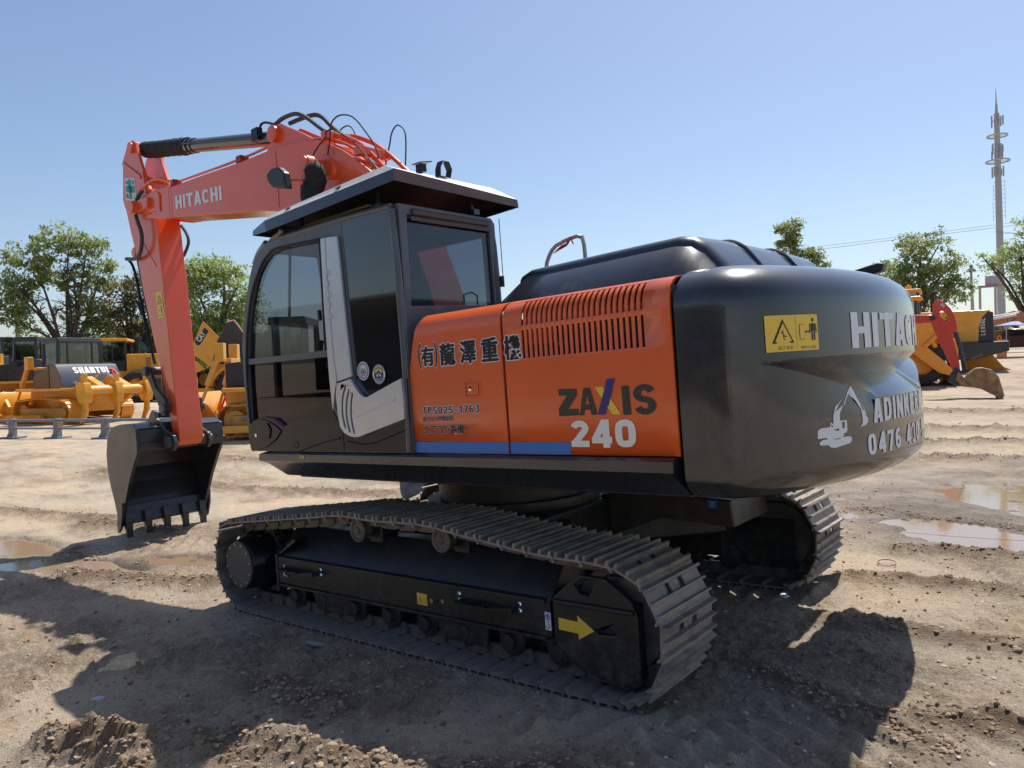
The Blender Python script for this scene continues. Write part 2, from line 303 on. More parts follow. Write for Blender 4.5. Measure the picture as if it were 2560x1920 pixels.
def height(x, y, fine=True):
    z = hbase(x, y)
    d = np.hypot(x - 4, y + 4.9); lod = 1 - sstep(14, 40, d)
    wx = x + .25 * vn(x * 1.3, y * 1.3, 40); wy = y + .25 * vn(x * 1.3, y * 1.3, 41)
    z = z + .05 * fbm(x * .35, y * .35, 3, 3) * (1 - np.exp(-(np.hypot(x, y) / 4) ** 4))
    rough = sstep(-.12, .3, fbm(wx * .45 + 3, wy * .6, 3, 9))          # patches of churned mud
    z = z + lod * (.010 * fbm(wx * 1.8, wy * 2.6, 4, 12) + .020 * rough * fbm(wx * 4.5, wy * 6, 4, 20, .6))
    if fine:
        z = z + lod * (.012 * fbm(x * 14, y * 17, 4, 30, .7) * (.5 + rough) + .020 * rough * np.maximum(fbm(x * 11, y * 14, 4, 36, .65), 0) - .010 * np.clip(1 - 9 * np.abs(fbm(x * 5, y * 7, 3, 95, .6)), 0, 1) * sstep(-.1, .25, fbm(x * .9, y * .9, 2, 99)))
    # ridges of thrown-up clods beside ruts
    for (x0, y0, x1, y1, hh, ww) in RIDGE:
        L = math.hypot(x1 - x0, y1 - y0); ux, uy = (x1 - x0) / L, (y1 - y0) / L
        t = (x - x0) * ux + (y - y0) * uy; n = -(x - x0) * uy + (y - y0) * ux + .10 * vn(t * 2.2, t * 0, 50)
        m = np.exp(-(n / ww) ** 2) * sstep(-.15, .15, t) * (1 - sstep(L - .15, L + .15, t))
        z = z + m * hh * (.55 + .75 * np.clip(.5 + fbm(x * 7, y * 7, 4, 55, .55), 0, 1.2))
    for (cx, cy, hl, hw, an, pt) in IMP:
        c, s = math.cos(an), math.sin(an); u = (x - cx) * c + (y - cy) * s; v = -(x - cx) * s + (y - cy) * c + .05 * vn(u * 1.5, u * 0, 60)
        m = (1 - sstep(hl - .2, hl, abs(u))) * (1 - sstep(hw - .06, hw, abs(v))) * np.clip(.7 + 1.3 * vn(x * 1.7, y * 1.7, 61), 0, 1)
        ph = (u / pt) % 1.0; prof = np.clip(np.minimum(ph, 1 - ph) * 2.6, 0, 1)
        z = z + m * (-.020 + .062 * (1 - prof) * (.7 + vn(x * 9, y * 9, 63)))
    for p in PUD:
        q = pudd(x, y, p) + .55 * fbm(x * 1.1, y * 1.6, 4, 70, .6); m = 1 - sstep(.62, 1.25, q)
        lvl = p[5] - .046 + .085 * fbm(x * 2.1, y * 3.2, 5, 74, .58) + .03 * sstep(.4, 1.1, q)
        z = z * (1 - m) + lvl * m
        qq = pudd(x, y, p); rim = sstep(1.12, 1.28, qq) * (1 - sstep(1.6, 2.1, qq)); z = z + rim * np.maximum(0, p[5] + .012 + .01 * fbm(x * 3, y * 3, 2, 90) - z)
    # flat bed under the tracks of the excavator
    for s0 in (-1.215, 1.215):
        m = (1 - sstep(.27, .36, abs(y - s0))) * (1 - sstep(1.85, 2.15, abs(x)))
        z = z * (1 - m) + (.0413 * x + .0101 * y - .012 + .006 * vn(x * 9, y * 9, 5)) * m
    return z
RIDGE = [(-.55, -3.42, .18, -3.18, .15, .11), (.18, -3.3, .45, -3.45, .06, .10), (.15, -2.95, 1.35, -2.6, .07, .13), (-.2, -2.35, .6, -2.3, .05, .12), (1.3, -2.75, 2.2, -2.1, .04, .16),
         (2.1, 1.45, 6.2, 1.75, .06, .14), (2.35, .42, 5.2, .25, .05, .13), (-6.7, -1.0, -4.6, -1.75, .05, .14), (-4.9, -1.75, -2.9, -1.0, .05, .14), (-8.5, -.2, -6.2, .2, .07, .15), (-6, 1.6, -3.2, .9, .05, .15), (1.4, 4.25, 3.6, 4.0, .05, .12), (1.2, 8.6, 5.5, 8.2, .10, .2), (.5, 10.2, 5, 10.8, .10, .2), (-3.2, -.1, -2.4, -.6, .06, .15), (-14, 2.2, -5.5, 3.6, .07, .22), (-13, -1.2, -7.2, .5, .07, .2), (0, 12.2, 9, 11.2, .10, .25), (-2, 14.2, 8, 15.5, .10, .3), (2.3, 2.5, 5.6, 2.9, .05, .12), (-9, 5, -2.8, 4.2, .07, .22), (-16, 4.2, -8, 6.5, .08, .25), (3.0, -.9, 4.6, -.35, .03, .12), (2.3, -.6, 3.4, -1.2, .02, .1)]
# polar sheet round the place where the photographer stands, finer close by
def ground_mesh():
    cx, cy = 4.0033, -4.89
    rs = [.0]; r = .7
    while r < 5.5: rs.append(r); r *= 1.0048
    while r < 11: rs.append(r); r *= 1.0075
    while r < 60: rs.append(r); r *= 1.014
    while r < 2600: rs.append(r); r *= 1.12
    rs = np.array(rs)
    v0 = math.atan2(.7717, -.6355)
    a = list(np.arange(-42, 42, .13)) + list(np.arange(42, 318, 3.0))
    A = v0 + np.radians(np.array(a)); na = len(A); nr = len(rs)
    X = cx + rs[:, None] * np.cos(A)[None]; Y = cy + rs[:, None] * np.sin(A)[None]; Z = height(X, Y)
    co = np.stack([X, Y, Z], -1).reshape(-1, 3).astype(np.float32)
    i = np.arange(nr - 1)[:, None] * na; j = np.arange(na)[None]; j2 = (j + 1) % na
    q = np.stack([i + j, i + j2, i + na + j2, i + na + j], -1).reshape(-1, 4)
    me = bpy.data.meshes.new('ground'); me.vertices.add(len(co)); me.vertices.foreach_set('co', co.ravel())
    me.loops.add(q.size); me.loops.foreach_set('vertex_index', q[:, ::-1].ravel().astype(np.int32)); me.polygons.add(len(q))
    me.polygons.foreach_set('loop_start', np.arange(0, q.size, 4, dtype=np.int32)); me.polygons.foreach_set('loop_total', np.full(len(q), 4, dtype=np.int32))
    me.update(calc_edges=True); me.polygons.foreach_set('use_smooth', [True] * len(q))
    me.flip_normals() if me.polygons[len(q) // 2].normal.z < 0 else None
    wet = np.zeros_like(X)
    for p in PUD: wet = np.maximum(wet, 1 - sstep(.75, 1.7, pudd(X, Y, p) + .7 * fbm(X * 1.1, Y * 1.6, 4, 70, .6)))
    at = me.attributes.new('wet', 'FLOAT', 'POINT'); at.data.foreach_set('value', wet.ravel().astype(np.float32))
    cl = np.zeros_like(X)
    for (x0, y0, x1, y1, hh, ww) in RIDGE:
        L = math.hypot(x1 - x0, y1 - y0); ux, uy = (x1 - x0) / L, (y1 - y0) / L; t = (X - x0) * ux + (Y - y0) * uy; n = -(X - x0) * uy + (Y - y0) * ux
        cl = np.maximum(cl, np.exp(-(n / (ww * 1.3)) ** 2) * sstep(-.2, .1, t) * (1 - sstep(L - .1, L + .2, t)))
    rgh = sstep(-.05, .35, fbm((X + .25 * vn(X * 1.3, Y * 1.3, 40)) * .45 + 3, (Y + .25 * vn(X * 1.3, Y * 1.3, 41)) * .6, 3, 9)) * (1 - .6 * sstep(15, 40, np.hypot(X, Y)))
    at = me.attributes.new('rough', 'FLOAT', 'POINT'); at.data.foreach_set('value', rgh.ravel().astype(np.float32))
    at = me.attributes.new('clod', 'FLOAT', 'POINT'); at.data.foreach_set('value', cl.ravel().astype(np.float32))
    return me
def ground_material():
    m = bpy.data.materials.new('yard_soil'); m.use_nodes = True; t = m.node_tree; b = t.nodes['Principled BSDF']; L = t.links.new
    tc = t.nodes.new('ShaderNodeTexCoord')
    def nz(sc, det=6, ro=.62, sy=1.0, dist=0):
        mp = t.nodes.new('ShaderNodeMapping'); mp.inputs['Scale'].default_value = (1, sy, 1); L(tc.outputs['Object'], mp.inputs[0])
        n = t.nodes.new('ShaderNodeTexNoise'); n.inputs['Scale'].default_value = sc; n.inputs['Detail'].default_value = det; n.inputs['Roughness'].default_value = ro; n.inputs['Distortion'].default_value = dist
        L(mp.outputs[0], n.inputs['Vector']); return n.outputs['Fac']
    def mr(src, a, b_, lo=0., hi=1.):
        r = t.nodes.new('ShaderNodeMapRange'); r.inputs[1].default_value = a; r.inputs[2].default_value = b_; r.inputs[3].default_value = lo; r.inputs[4].default_value = hi; L(src, r.inputs[0]); return r.outputs[0]
    def mix(fac, a, c2, bl='MIX'):
        x = t.nodes.new('ShaderNodeMix'); x.data_type = 'RGBA'; x.blend_type = bl
        if isinstance(fac, float): x.inputs[0].default_value = fac
        else: L(fac, x.inputs[0])
        for k, c in ((6, a), (7, c2)):
            if isinstance(c, tuple): x.inputs[k].default_value = (*c, 1)
            else: L(c, x.inputs[k])
        return x.outputs[2]
    def mul(a, c):
        x = t.nodes.new('ShaderNodeMath'); x.operation = 'MULTIPLY'; L(a, x.inputs[0])
        if isinstance(c, float): x.inputs[1].default_value = c
        else: L(c, x.inputs[1])
        return x.outputs[0]
    def att(n): x = t.nodes.new('ShaderNodeAttribute'); x.attribute_name = n; return x.outputs['Fac']
    sand = (.56, .43, .29); brown = (.26, .18, .115); grey = (.42, .36, .285); dark = (.12, .082, .055)
    c = mix(mr(nz(.55, 8, .65, 1.5), .40, .62), sand, grey); rg_ = att('rough'); c = mix(mul(rg_, mr(nz(3, 6, .7), .35, .6, .2, .85)), c, (.20, .135, .085))
    c = mix(mul(mr(nz(1.1, 9, .7, 1.8, .3), .50, .66), .8), c, brown)
    c = mix(mr(nz(7, 8, .75, 1.6), .55, .75, 0, .6), c, dark)
    c = mix(mr(nz(38, 5, .7), .52, .66, 0, .7), c, (.60, .52, .40))
    c = mix(mr(nz(60, 4, .7), .56, .70, 0, .6), c, (.15, .11, .075))
    vo = t.nodes.new('ShaderNodeTexVoronoi'); vo.inputs['Scale'].default_value = 55; L(tc.outputs['Object'], vo.inputs['Vector'])
    peb = mul(mr(vo.outputs['Distance'], .26, .16), mr(nz(2.2, 6), .42, .52))
    sep = t.nodes.new('ShaderNodeSeparateColor'); L(vo.outputs['Color'], sep.inputs[0])
    c = mix(peb, c, mix(sep.outputs[0], (.28, .25, .22), (.62, .57, .5)))
    c = mix(mul(att('clod'), mr(nz(5, 5), .35, .55, .35, .92)), c, (.175, .115, .072))
    wet = att('wet'); wetn = mul(wet, mr(nz(2.6, 7, .65, 1.5), .25, .60, .35, 1.))
    c = mix(mul(wetn, .72), c, (.105, .07, .045))
    L(c, b.inputs['Base Color'])
    r = t.nodes.new('ShaderNodeMath'); r.operation = 'SUBTRACT'; r.inputs[0].default_value = .95; L(mul(wetn, .66), r.inputs[1]); L(r.outputs[0], b.inputs['Roughness'])
    b.inputs['Specular IOR Level'].default_value = .35
    bp = t.nodes.new('ShaderNodeBump'); bp.inputs['Strength'].default_value = 1.; bp.inputs['Distance'].default_value = .03
    L(nz(30, 8, .75, 1.3), bp.inputs['Height'])
    b2 = t.nodes.new('ShaderNodeBump'); b2.inputs['Strength'].default_value = .8; b2.inputs['Distance'].default_value = .012; L(mr(vo.outputs['Distance'], .0, .35, 1, 0), b2.inputs['Height']); L(bp.outputs[0], b2.inputs['Normal'])
    b3 = t.nodes.new('ShaderNodeBump'); b3.inputs['Strength'].default_value = .6; b3.inputs['Distance'].default_value = .05; L(nz(3.5, 8, .7, 1.6), b3.inputs['Height']); L(b2.outputs[0], b3.inputs['Normal'])
    L(b3.outputs[0], b.inputs['Normal']); return m
SOIL = ground_material()
gm = ground_mesh(); gm.materials.append(SOIL)
ground = bpy.data.objects.new('ground', gm); COL.objects.link(ground); setp(ground, 'churned tan and brown yard soil with ruts and tyre marks', None, None, 'structure')
wm = bpy.data.materials.new('muddy_water'); wm.use_nodes = True; wb = wm.node_tree.nodes['Principled BSDF']
wb.inputs['Base Color'].default_value = (.30, .205, .125, 1); wb.inputs['Roughness'].default_value = .03; wb.inputs['Specular IOR Level'].default_value = .75
_n = wm.node_tree.nodes.new('ShaderNodeTexNoise'); _n.inputs['Scale'].default_value = 14; _n.inputs['Detail'].default_value = 4
_t = wm.node_tree.nodes.new('ShaderNodeTexCoord'); wm.node_tree.links.new(_t.outputs['Object'], _n.inputs['Vector'])
_b = wm.node_tree.nodes.new('ShaderNodeBump'); _b.inputs['Strength'].default_value = .05; _b.inputs['Distance'].default_value = .01
wm.node_tree.links.new(_n.outputs['Fac'], _b.inputs['Height']); wm.node_tree.links.new(_b.outputs[0], wb.inputs['Normal'])
WL = ['wide muddy puddle behind the counterweight reflecting the sky', None, None, 'small puddle in the shadow of the bucket', 'brown puddle between the bucket and the left track', 'shallow wet rut at the left edge']
def pud_sheet(name, ps, lvl, label):
    mb = MB()
    for k, p in enumerate(ps):
        P = []
        for i in range(48):
            a = 2 * math.pi * i / 48; u, v = math.cos(a) * p[2] * 1.33, math.sin(a) * p[3] * 1.33; c, s = math.cos(p[4]), math.sin(p[4])
            P.append((p[0] + u * c - v * s, p[1] + u * s + v * c, lvl - k * .0009))
        mb.add(P, [tuple(range(48))])
    o = mb.build(name, wm, flat=True); setp(o, label, None, None, 'structure')
pud_sheet('puddle', PUD[:3], .118, WL[0]); pud_sheet('puddle', PUD[3:4], -.252, WL[3]); pud_sheet('puddle', PUD[4:5], -.196, WL[4]); pud_sheet('puddle', PUD[5:], -.345, WL[5])
# loose stones and clods
def scatter(name, n, place, size, mt, label, seed, jit=.3, sub=1):
    rg = np.random.default_rng(seed); rn = random.Random(seed); bm = bmesh.new(); bmesh.ops.create_icosphere(bm, subdivisions=sub, radius=1)
    V = np.array([v.co[:] for v in bm.verts]); F = np.array([[v.index for v in f.verts] for f in bm.faces]); bm.free()
    x, y = place(rg, n); z = height(x, y); s = size(rg, n)
    vs = V[None] * (1 + rg.uniform(-jit, jit, (n, len(V), 1))) * (s[:, None, None] * np.stack([rg.uniform(.7, 1.3, n), rg.uniform(.7, 1.3, n), rg.uniform(.45, .9, n)], -1)[:, None])
    a = rg.uniform(0, 6.28, n); c, sn = np.cos(a)[:, None], np.sin(a)[:, None]
    vx = vs[..., 0] * c - vs[..., 1] * sn; vy = vs[..., 0] * sn + vs[..., 1] * c
    co = np.stack([vx + x[:, None], vy + y[:, None], vs[..., 2] + (z + s * .18)[:, None]], -1).reshape(-1, 3)
    f = (F[None] + (np.arange(n) * len(V))[:, None, None]).reshape(-1, 3)
    me = bpy.data.meshes.new(name); me.from_pydata(co.tolist(), [], f.tolist()); me.materials.append(mt)
    at = me.attributes.new('tone', 'FLOAT', 'POINT'); at.data.foreach_set('value', np.repeat(rg.uniform(0, 1, n), len(V)).astype(np.float32))
    o = bpy.data.objects.new(name, me); COL.objects.link(o); setp(o, label, None, None, 'stuff'); return o
def tonemat(name, c0, c1, rough=.85):
    m = mat(name, c0, rough, bump=.6, bscale=90); t = m.node_tree; b = t.nodes['Principled BSDF']
    a = t.nodes.new('ShaderNodeAttribute'); a.attribute_name = 'tone'; x = t.nodes.new('ShaderNodeMix'); x.data_type = 'RGBA'
    x.inputs[6].default_value = (*c0, 1); x.inputs[7].default_value = (*c1, 1); t.links.new(a.outputs['Fac'], x.inputs[0]); t.links.new(x.outputs[2], b.inputs['Base Color']); return m
def near(rg, n):
    r = .9 + 11 * rg.uniform(0, 1, n) ** 1.7; a = math.atan2(.7717, -.6355) + np.radians(rg.uniform(-40, 40, n)); return 4.0 + r * np.cos(a), -4.89 + r * np.sin(a)
def alongridge(rg, n):
    k = rg.integers(0, len(RIDGE), n); R = np.array(RIDGE)[k]; t = rg.uniform(0, 1, n); L = np.hypot(R[:, 2] - R[:, 0], R[:, 3] - R[:, 1])
    o = rg.normal(0, 1, n) * R[:, 5] * .9; return R[:, 0] + (R[:, 2] - R[:, 0]) * t - (R[:, 3] - R[:, 1]) / L * o, R[:, 1] + (R[:, 3] - R[:, 1]) * t + (R[:, 2] - R[:, 0]) / L * o
scatter('gravel', 5200, near, lambda rg, n: .0035 + .012 * rg.uniform(0, 1, n) ** 3, tonemat('gravel', (.22, .19, .16), (.55, .50, .43)), 'small loose stones strewn over the yard soil', 3)
scatter('large_dirt_clods', 900, alongridge, lambda rg, n: .008 + .020 * rg.uniform(0, 1, n) ** 2.2, tonemat('dirt_clod_large', (.19, .13, .082), (.40, .30, .20), .95), 'lumpy larger clods of dried mud heaped along the ruts', 6, .17, 2)
scatter('dirt_clods', 8000, alongridge, lambda rg, n: .004 + .014 * rg.uniform(0, 1, n) ** 2, tonemat('dirt_clod', (.17, .115, .072), (.37, .28, .19), .95), 'crumbly clods of dried mud along the ruts', 4)
scatter('mud_crumbs', 6500, near, lambda rg, n: .004 + .014 * rg.uniform(0, 1, n) ** 4, tonemat('mud_crumb', (.16, .11, .07), (.34, .25, .17), .95), 'crumbs of brown mud over the flattened soil', 5)
# ------------------------------------------------------------------ the big orange excavator (x to its counterweight, -y to the cab side)
EX = thing('excavator', 'large orange and charcoal crawler excavator with its bucket resting on the yard soil', 'excavator')
EX.rotation_euler = Matrix(((0.999145, -0.000761, -0.041336), (0.000345, 0.999949, -0.010076), (0.041342, 0.010053, 0.999094))).to_euler()
UY = -0.02874
# ---- tracks
def track_path():
    tip = [(-2.19, .40), (-2.16, .56), (-2.07, .69), (-1.95, .765), (-1.37, .83), (-.82, .885), (-.42, .925), (.0, .915), (.45, .918), (.9, .866), (1.4, .813), (1.8, .795),
           (1.98, .752), (2.09, .672), (2.155, .57), (2.19, .45), (2.195, .38), (2.18, .27), (2.13, .155), (2.04, .06), (1.88, -.008), (1.75, -.02), (1.0, -.022), (0, -.022), (-1.0, -.022), (-1.70, -.02), (-1.86, .0), (-2.0, .06), (-2.11, .165), (-2.17, .28)]
    P = [Vector((a, 0, b)) for a, b in tip]; P = catmull(P + [P[0]], 8)[:-1]
    n = len(P); off = []
    for i in range(n):
        d = (P[(i + 1) % n] - P[i - 1]).normalized(); nrm = Vector((-d.z, 0, d.x))      # outward (path runs clockwise seen from -y)
        off.append(P[i] - nrm * .042)
    L = [0]
    for i in range(n): L.append(L[-1] + (off[(i + 1) % n] - off[i]).length)
    N = round(L[-1] / .19); out = []
    for k in range(N):
        s = L[-1] * k / N; i = max(j for j in range(n) if L[j] <= s); t = (s - L[i]) / (L[i + 1] - L[i]); p = off[i].lerp(off[(i + 1) % n], t)
        q = off[(i + 2) % n] - off[i - 1]; out.append((p, math.atan2(q.z, q.x)))
    return out
TP = track_path()
def shoe_mesh():
    m = MB(); W2 = .293
    prof = [(-.100, -.014), (-.088, .0), (.074, .0), (.094, -.022), (.103, -.016), (.088, .012), (.079, .013), (.074, .040), (.062, .040), (.056, .012), (.006, .012), (.003, .040), (-.009, .040), (-.012, .012), (-.066, .012), (-.071, .042), (-.085, .042), (-.090, .010), (-.106, -.006)]
    a = [(-W2, -.105), (-.045, .045), (.105, W2)]
    for y0, y1 in a: m.prism(prof, y0, y1)
    cut = [(-.100, -.014), (-.088, .0), (-.066, .0), (-.066, .012), (-.071, .042), (-.085, .042), (-.090, .010), (-.106, -.006)]
    cut2 = [(-.014, .0), (.074, .0), (.094, -.022), (.103, -.016), (.088, .012), (.079, .013), (.074, .040), (.062, .040), (.056, .012), (.006, .012), (.003, .040), (-.009, .040), (-.014, .012)]
    for y0, y1 in ((-.105, -.045), (.045, .105)): m.prism(cut, y0, y1); m.prism(cut2, y0, y1)
    return m.mesh('track_shoe', STEEL, 30)
def link_mesh():
    m = MB()
    for y in (-.085, .06): m.prism([(-.10, -.085), (-.075, -.098), (.06, -.098), (.10, -.08), (.10, -.035), (.07, -.012), (.05, -.002), (-.07, -.002), (-.10, -.03)], y, y + .025)
    m.cyl((-.09, -.1, -.055), (-.09, .1, -.055), .026, 10)
    return m.mesh('chain_link', GREYM, 30)
SHOE, LINK = shoe_mesh(), link_mesh()
for yc in (-1.215, 1.215):
    core = MB()                                           # track frame with its guards
    bx0, bx1 = -1.38, 1.35; sg = 1 if yc > 0 else -1
    def Y(v): return yc + sg * v                          # v outwards
    core.prism([(Y(-.22), .20), (Y(.165), .25), (Y(.185), .27), (Y(.185), .46), (Y(.165), .485), (Y(-.02), .70), (Y(-.16), .70), (Y(-.22), .62)], bx0, bx1 + .03, 'x')
    tr = core.build('track_frame', BLACKM, EX, bev=.008)
    m = MB()                                              # ledges
    m.prism([(Y(.16), .462), (Y(.197), .462), (Y(.197), .484), (Y(.16), .492)], bx0 + .02, bx1, 'x'); m.prism([(Y(.16), .246), (Y(.197), .246), (Y(.197), .266), (Y(.16), .262)], bx0 + .02, bx1, 'x')
    m.box(bx0 - .03, bx0, min(Y(-.15), Y(.19)), max(Y(-.15), Y(.19)), .20, .50)
    m.prism([(bx0 - .03, .49), (bx0, .49), (-1.14, .62), (-1.16, .64)], min(Y(.02), Y(.17)), max(Y(.02), Y(.17)))
    m.build('frame_ledge', BLACKM, tr, bev=.004)
    gd = MB()                                             # rounded end guard over the idler
    gp = [(1.40, .245), (1.40, .50), (1.44, .535), (1.60, .66), (1.78, .655), (1.93, .55), (1.965, .47), (1.965, .10), (1.90, .06), (1.76, .075), (1.60, .10), (1.50, .15)]
    gd.holed(gp, [[(1.56, .60), (1.61, .635), (1.72, .635), (1.66, .545), (1.60, .55)], [(1.69, .345), (1.70, .36), (1.81, .37), (1.83, .36), (1.82, .345), (1.71, .335)]] if sg < 0 else [], min(Y(.15), Y(.185)), max(Y(.15), Y(.185)))
    gd.box(1.42, 1.95, min(Y(-.1), Y(.15)), max(Y(-.1), Y(.15)), .12, .52)
    gd.build('idler_guard', BLACKM, tr, bev=.012)
    gd = MB(); gd.prism([(Y(.14), .47), (Y(.205), .475), (Y(.205), .50), (Y(.14), .51)], 1.42, 1.95, 'x'); gd.build('guard_rib', BLACKM, tr, bev=.008)
    idl = MB(); idl.lathe([(-.09, .0), (-.09, .26), (-.045, .27), (-.045, .32), (.045, .32), (.045, .27), (.09, .26), (.09, 0)], (1.80, yc, .385), (0, 1, 0), 36); idl.build('idler_wheel', GREYM, EX)
    sp = MB(); nT = 21                                     # sprocket + final drive
    P = []
    for i in range(nT * 2): a = math.pi * i / nT; r = .318 if i % 2 else .272; P.append((-1.81 + r * math.cos(a), .388 + r * math.sin(a)))
    sp.holed(P, [[(-1.81 + .05 * math.cos(b) + .235 * math.cos(a), .388 + .05 * math.sin(b) + .235 * math.sin(a)) for b in [i * math.pi / 4 for i in range(8)]] for a in [j * math.pi / 4 for j in range(0)]], yc - .035, yc + .035)
    spo = sp.build('sprocket', BLACKM, EX, bev=.003)
    m = MB(); m.lathe([(Y(-.2) * sg, .0), (Y(-.2) * sg, .255), (Y(.03) * sg, .255), (Y(.06) * sg, .235), (Y(.24) * sg, .212), (Y(.262) * sg, .200), (Y(.262) * sg, 0)], (-1.82, 0, .390), (0, sg, 0), 48)
    fd = m.build('final_drive', BLACKG, spo, ang=30)
    m = MB(); m.lathe([(Y(.255) * sg, .196), (Y(.276) * sg, .194), (Y(.276) * sg, 0)], (-1.82, 0, .390), (0, sg, 0), 48); m.build('hub_cover', mat('hub_cover_paint', (.055, .058, .055), .5, noise=.15), spo)
    bm_ = MB(); bm_.lathe([(0, .0095), (.008, .0095), (.011, .007), (.011, 0)], (0, 0, 0), (0, sg, 0), 8); BLT = bm_.mesh('hub_bolt', mat('zinc_bolt', (.42, .42, .40), .35, .7))
    for i in range(12):
        a = 2 * math.pi * (i + .3) / 12; inst(BLT, 'hub_bolt', spo, (-1.82 + .174 * math.cos(a), Y(.276), .390 + .174 * math.sin(a)))
    for x in (-.42, .45):
        m = MB(); m.lathe([(Y(-.12) * sg, 0), (Y(-.12) * sg, .062), (Y(-.02) * sg, .062), (Y(.0) * sg, .085), (Y(.02) * sg, .062), (Y(.10) * sg, .062), (Y(.10) * sg, .085), (Y(.12) * sg, .085), (Y(.125) * sg, .06), (Y(.118) * sg, .055), (Y(.118) * sg, .03), (Y(.126) * sg, .026), (Y(.126) * sg, 0)], (x, 0, .748), (0, sg, 0), 24)
        r_ = m.build('carrier_roller', GREYM, EX)
        m = MB(); m.box(x + .02, x + .16, min(Y(-.14), Y(.02)), max(Y(-.14), Y(.02)), .62, .78); m.build('roller_bracket', BLACKM, r_, bev=.01)
    rm = MB(); rm.lathe([(-.15, 0), (-.15, .05), (-.11, .055), (-.10, .10), (-.075, .10), (-.07, .075), (.07, .075), (.075, .10), (.10, .10), (.11, .055), (.15, .05), (.15, 0)], (0, 0, 0), (0, 1, 0), 20); RM = rm.mesh('track_roller', mat('dark_roller', (.035, .034, .033), .5, .2, noise=.3, dirt=(.12, .09, .06), dirt_amt=.2))  # rollers get a darker steel than the other wheels
    for i in range(8): inst(RM, 'track_roller', EX, (-1.25 + i * .375, yc, .165))
    for x in (-.75, .62): m = MB(); m.prism([(x - .2, .10), (x + .2, .10), (x + .24, .25), (x - .24, .25)], min(Y(.12), Y(.145)), max(Y(.12), Y(.145))); m.build('roller_guard', BLACKM, tr, bev=.005)
    chain = empty('track_chain', (0, 0, 0), 0, EX)
    for (p, a) in TP:
        inst(SHOE, 'track_shoe', chain, (p.x, yc, p.z), (0, -a, 0)); inst(LINK, 'chain_link', chain, (p.x, yc, p.z), (0, -a, 0))
    if sg < 0:
        for x in (-1.30, .66):                            # boarding steps
            m = MB(); w = .50; yy = -1.40
            m.box(x, x + w, yy - .085, yy - .005, .395, .402)
            for i in range(9): m.box(x + .02 + i * .03, x + .034 + i * .03, yy - .088, yy - .02, .402, .410)
            m.prism([(x + .30, .402), (x + w, .43), (x + w, .402)], yy - .088, yy - .08); m.build('boarding_step', BLACKM, tr)
            for bx in ((x + .50,) if x < 0 else (x, x + .50)):
                for z in (.435, .395): m = MB(); m.lathe([(0, .0165), (.010, .0165), (.016, .010), (.016, 0)], (bx, -1.40, z), (0, -1, 0), 6); m.build('step_bolt', CHROME, tr, flat=True)
        for bx in (.395, .50):
            m = MB(); m.lathe([(0, .015), (.006, .015), (.006, 0)], (bx, -1.40, .352 + (bx - .39) * .1), (0, -1, 0), 12); m.build('plug', mat('brass_plug', (.35, .30, .18), .4, .5), tr)
        m = MB(); m.tube([(-1.285, -1.405, .425), (-1.285, -1.412, .345), (-1.245, -1.412, .338)], .007, 6, smooth=0); m.build('step_hook', WHITE, tr)
        fn = lambda u, v, h: (u, -1.4005 - h, v)
        m = MB(); flat_poly(m, [(.255, .315), (.352, .312), (.352, .390), (.255, .393)], fn, 0); flat_poly(m, [(.267, .325), (.303, .325), (.285, .372)], fn, 1, .003); flat_poly(m, [(.2755, .330), (.2945, .330), (.285, .358)], fn, 0, .004)
        put_text(m, '!', .003, .018, fn, 1, .03, cx=.285, cy=.342, lift=.005)
        for a, b in (((.312, .330), (.340, .332)), ((.312, .358), (.340, .358))): flat_poly(m, [a, (b[0], a[1]), (b[0], a[1] + .003), (a[0], a[1] + .003)], fn, 1, .003)
        flat_poly(m, [(.312, .33), (.314, .33), (.314, .36), (.312, .36)], fn, 1, .003); flat_poly(m, [(.338, .33), (.34, .33), (.34, .36), (.338, .36)], fn, 1, .003)
        m.build('warning_sticker', [INKYEL, mat('faint_print', (.35, .24, .03), .5)], tr, flat=True)
        m = MB(); flat_poly(m, [(1.342, .31), (1.385, .307), (1.385, .412), (1.342, .415)], fn, 0)
        put_ring(m, (1.3635, .386), .012, .019, fn, 1, n=20); flat_poly(m, [(1.358, .378), (1.369, .378), (1.369, .388), (1.374, .388), (1.3635, .399), (1.353, .388), (1.358, .388)], fn, 1, .003)
        flat_poly(m, [(1.3605, .345), (1.3665, .345), (1.3665, .37), (1.3605, .37)], fn, 1, .003); put_ring(m, (1.362, .333), .010, .016, fn, 1, n=18, a0=-math.pi * 1.05, a1=.5 * math.pi)
        m.build('lifting_hook_sticker', [WHITE, INKBLUE], tr, flat=True)
        m = MB(); fy = lambda u, v, h: (u, -1.4005 - h, v); flat_poly(m, [(1.44, .325), (1.575, .322), (1.575, .288), (1.685, .352), (1.575, .425), (1.575, .388), (1.44, .395)], fy, 0); m.build('yellow_arrow', INKYEL, tr, flat=True)
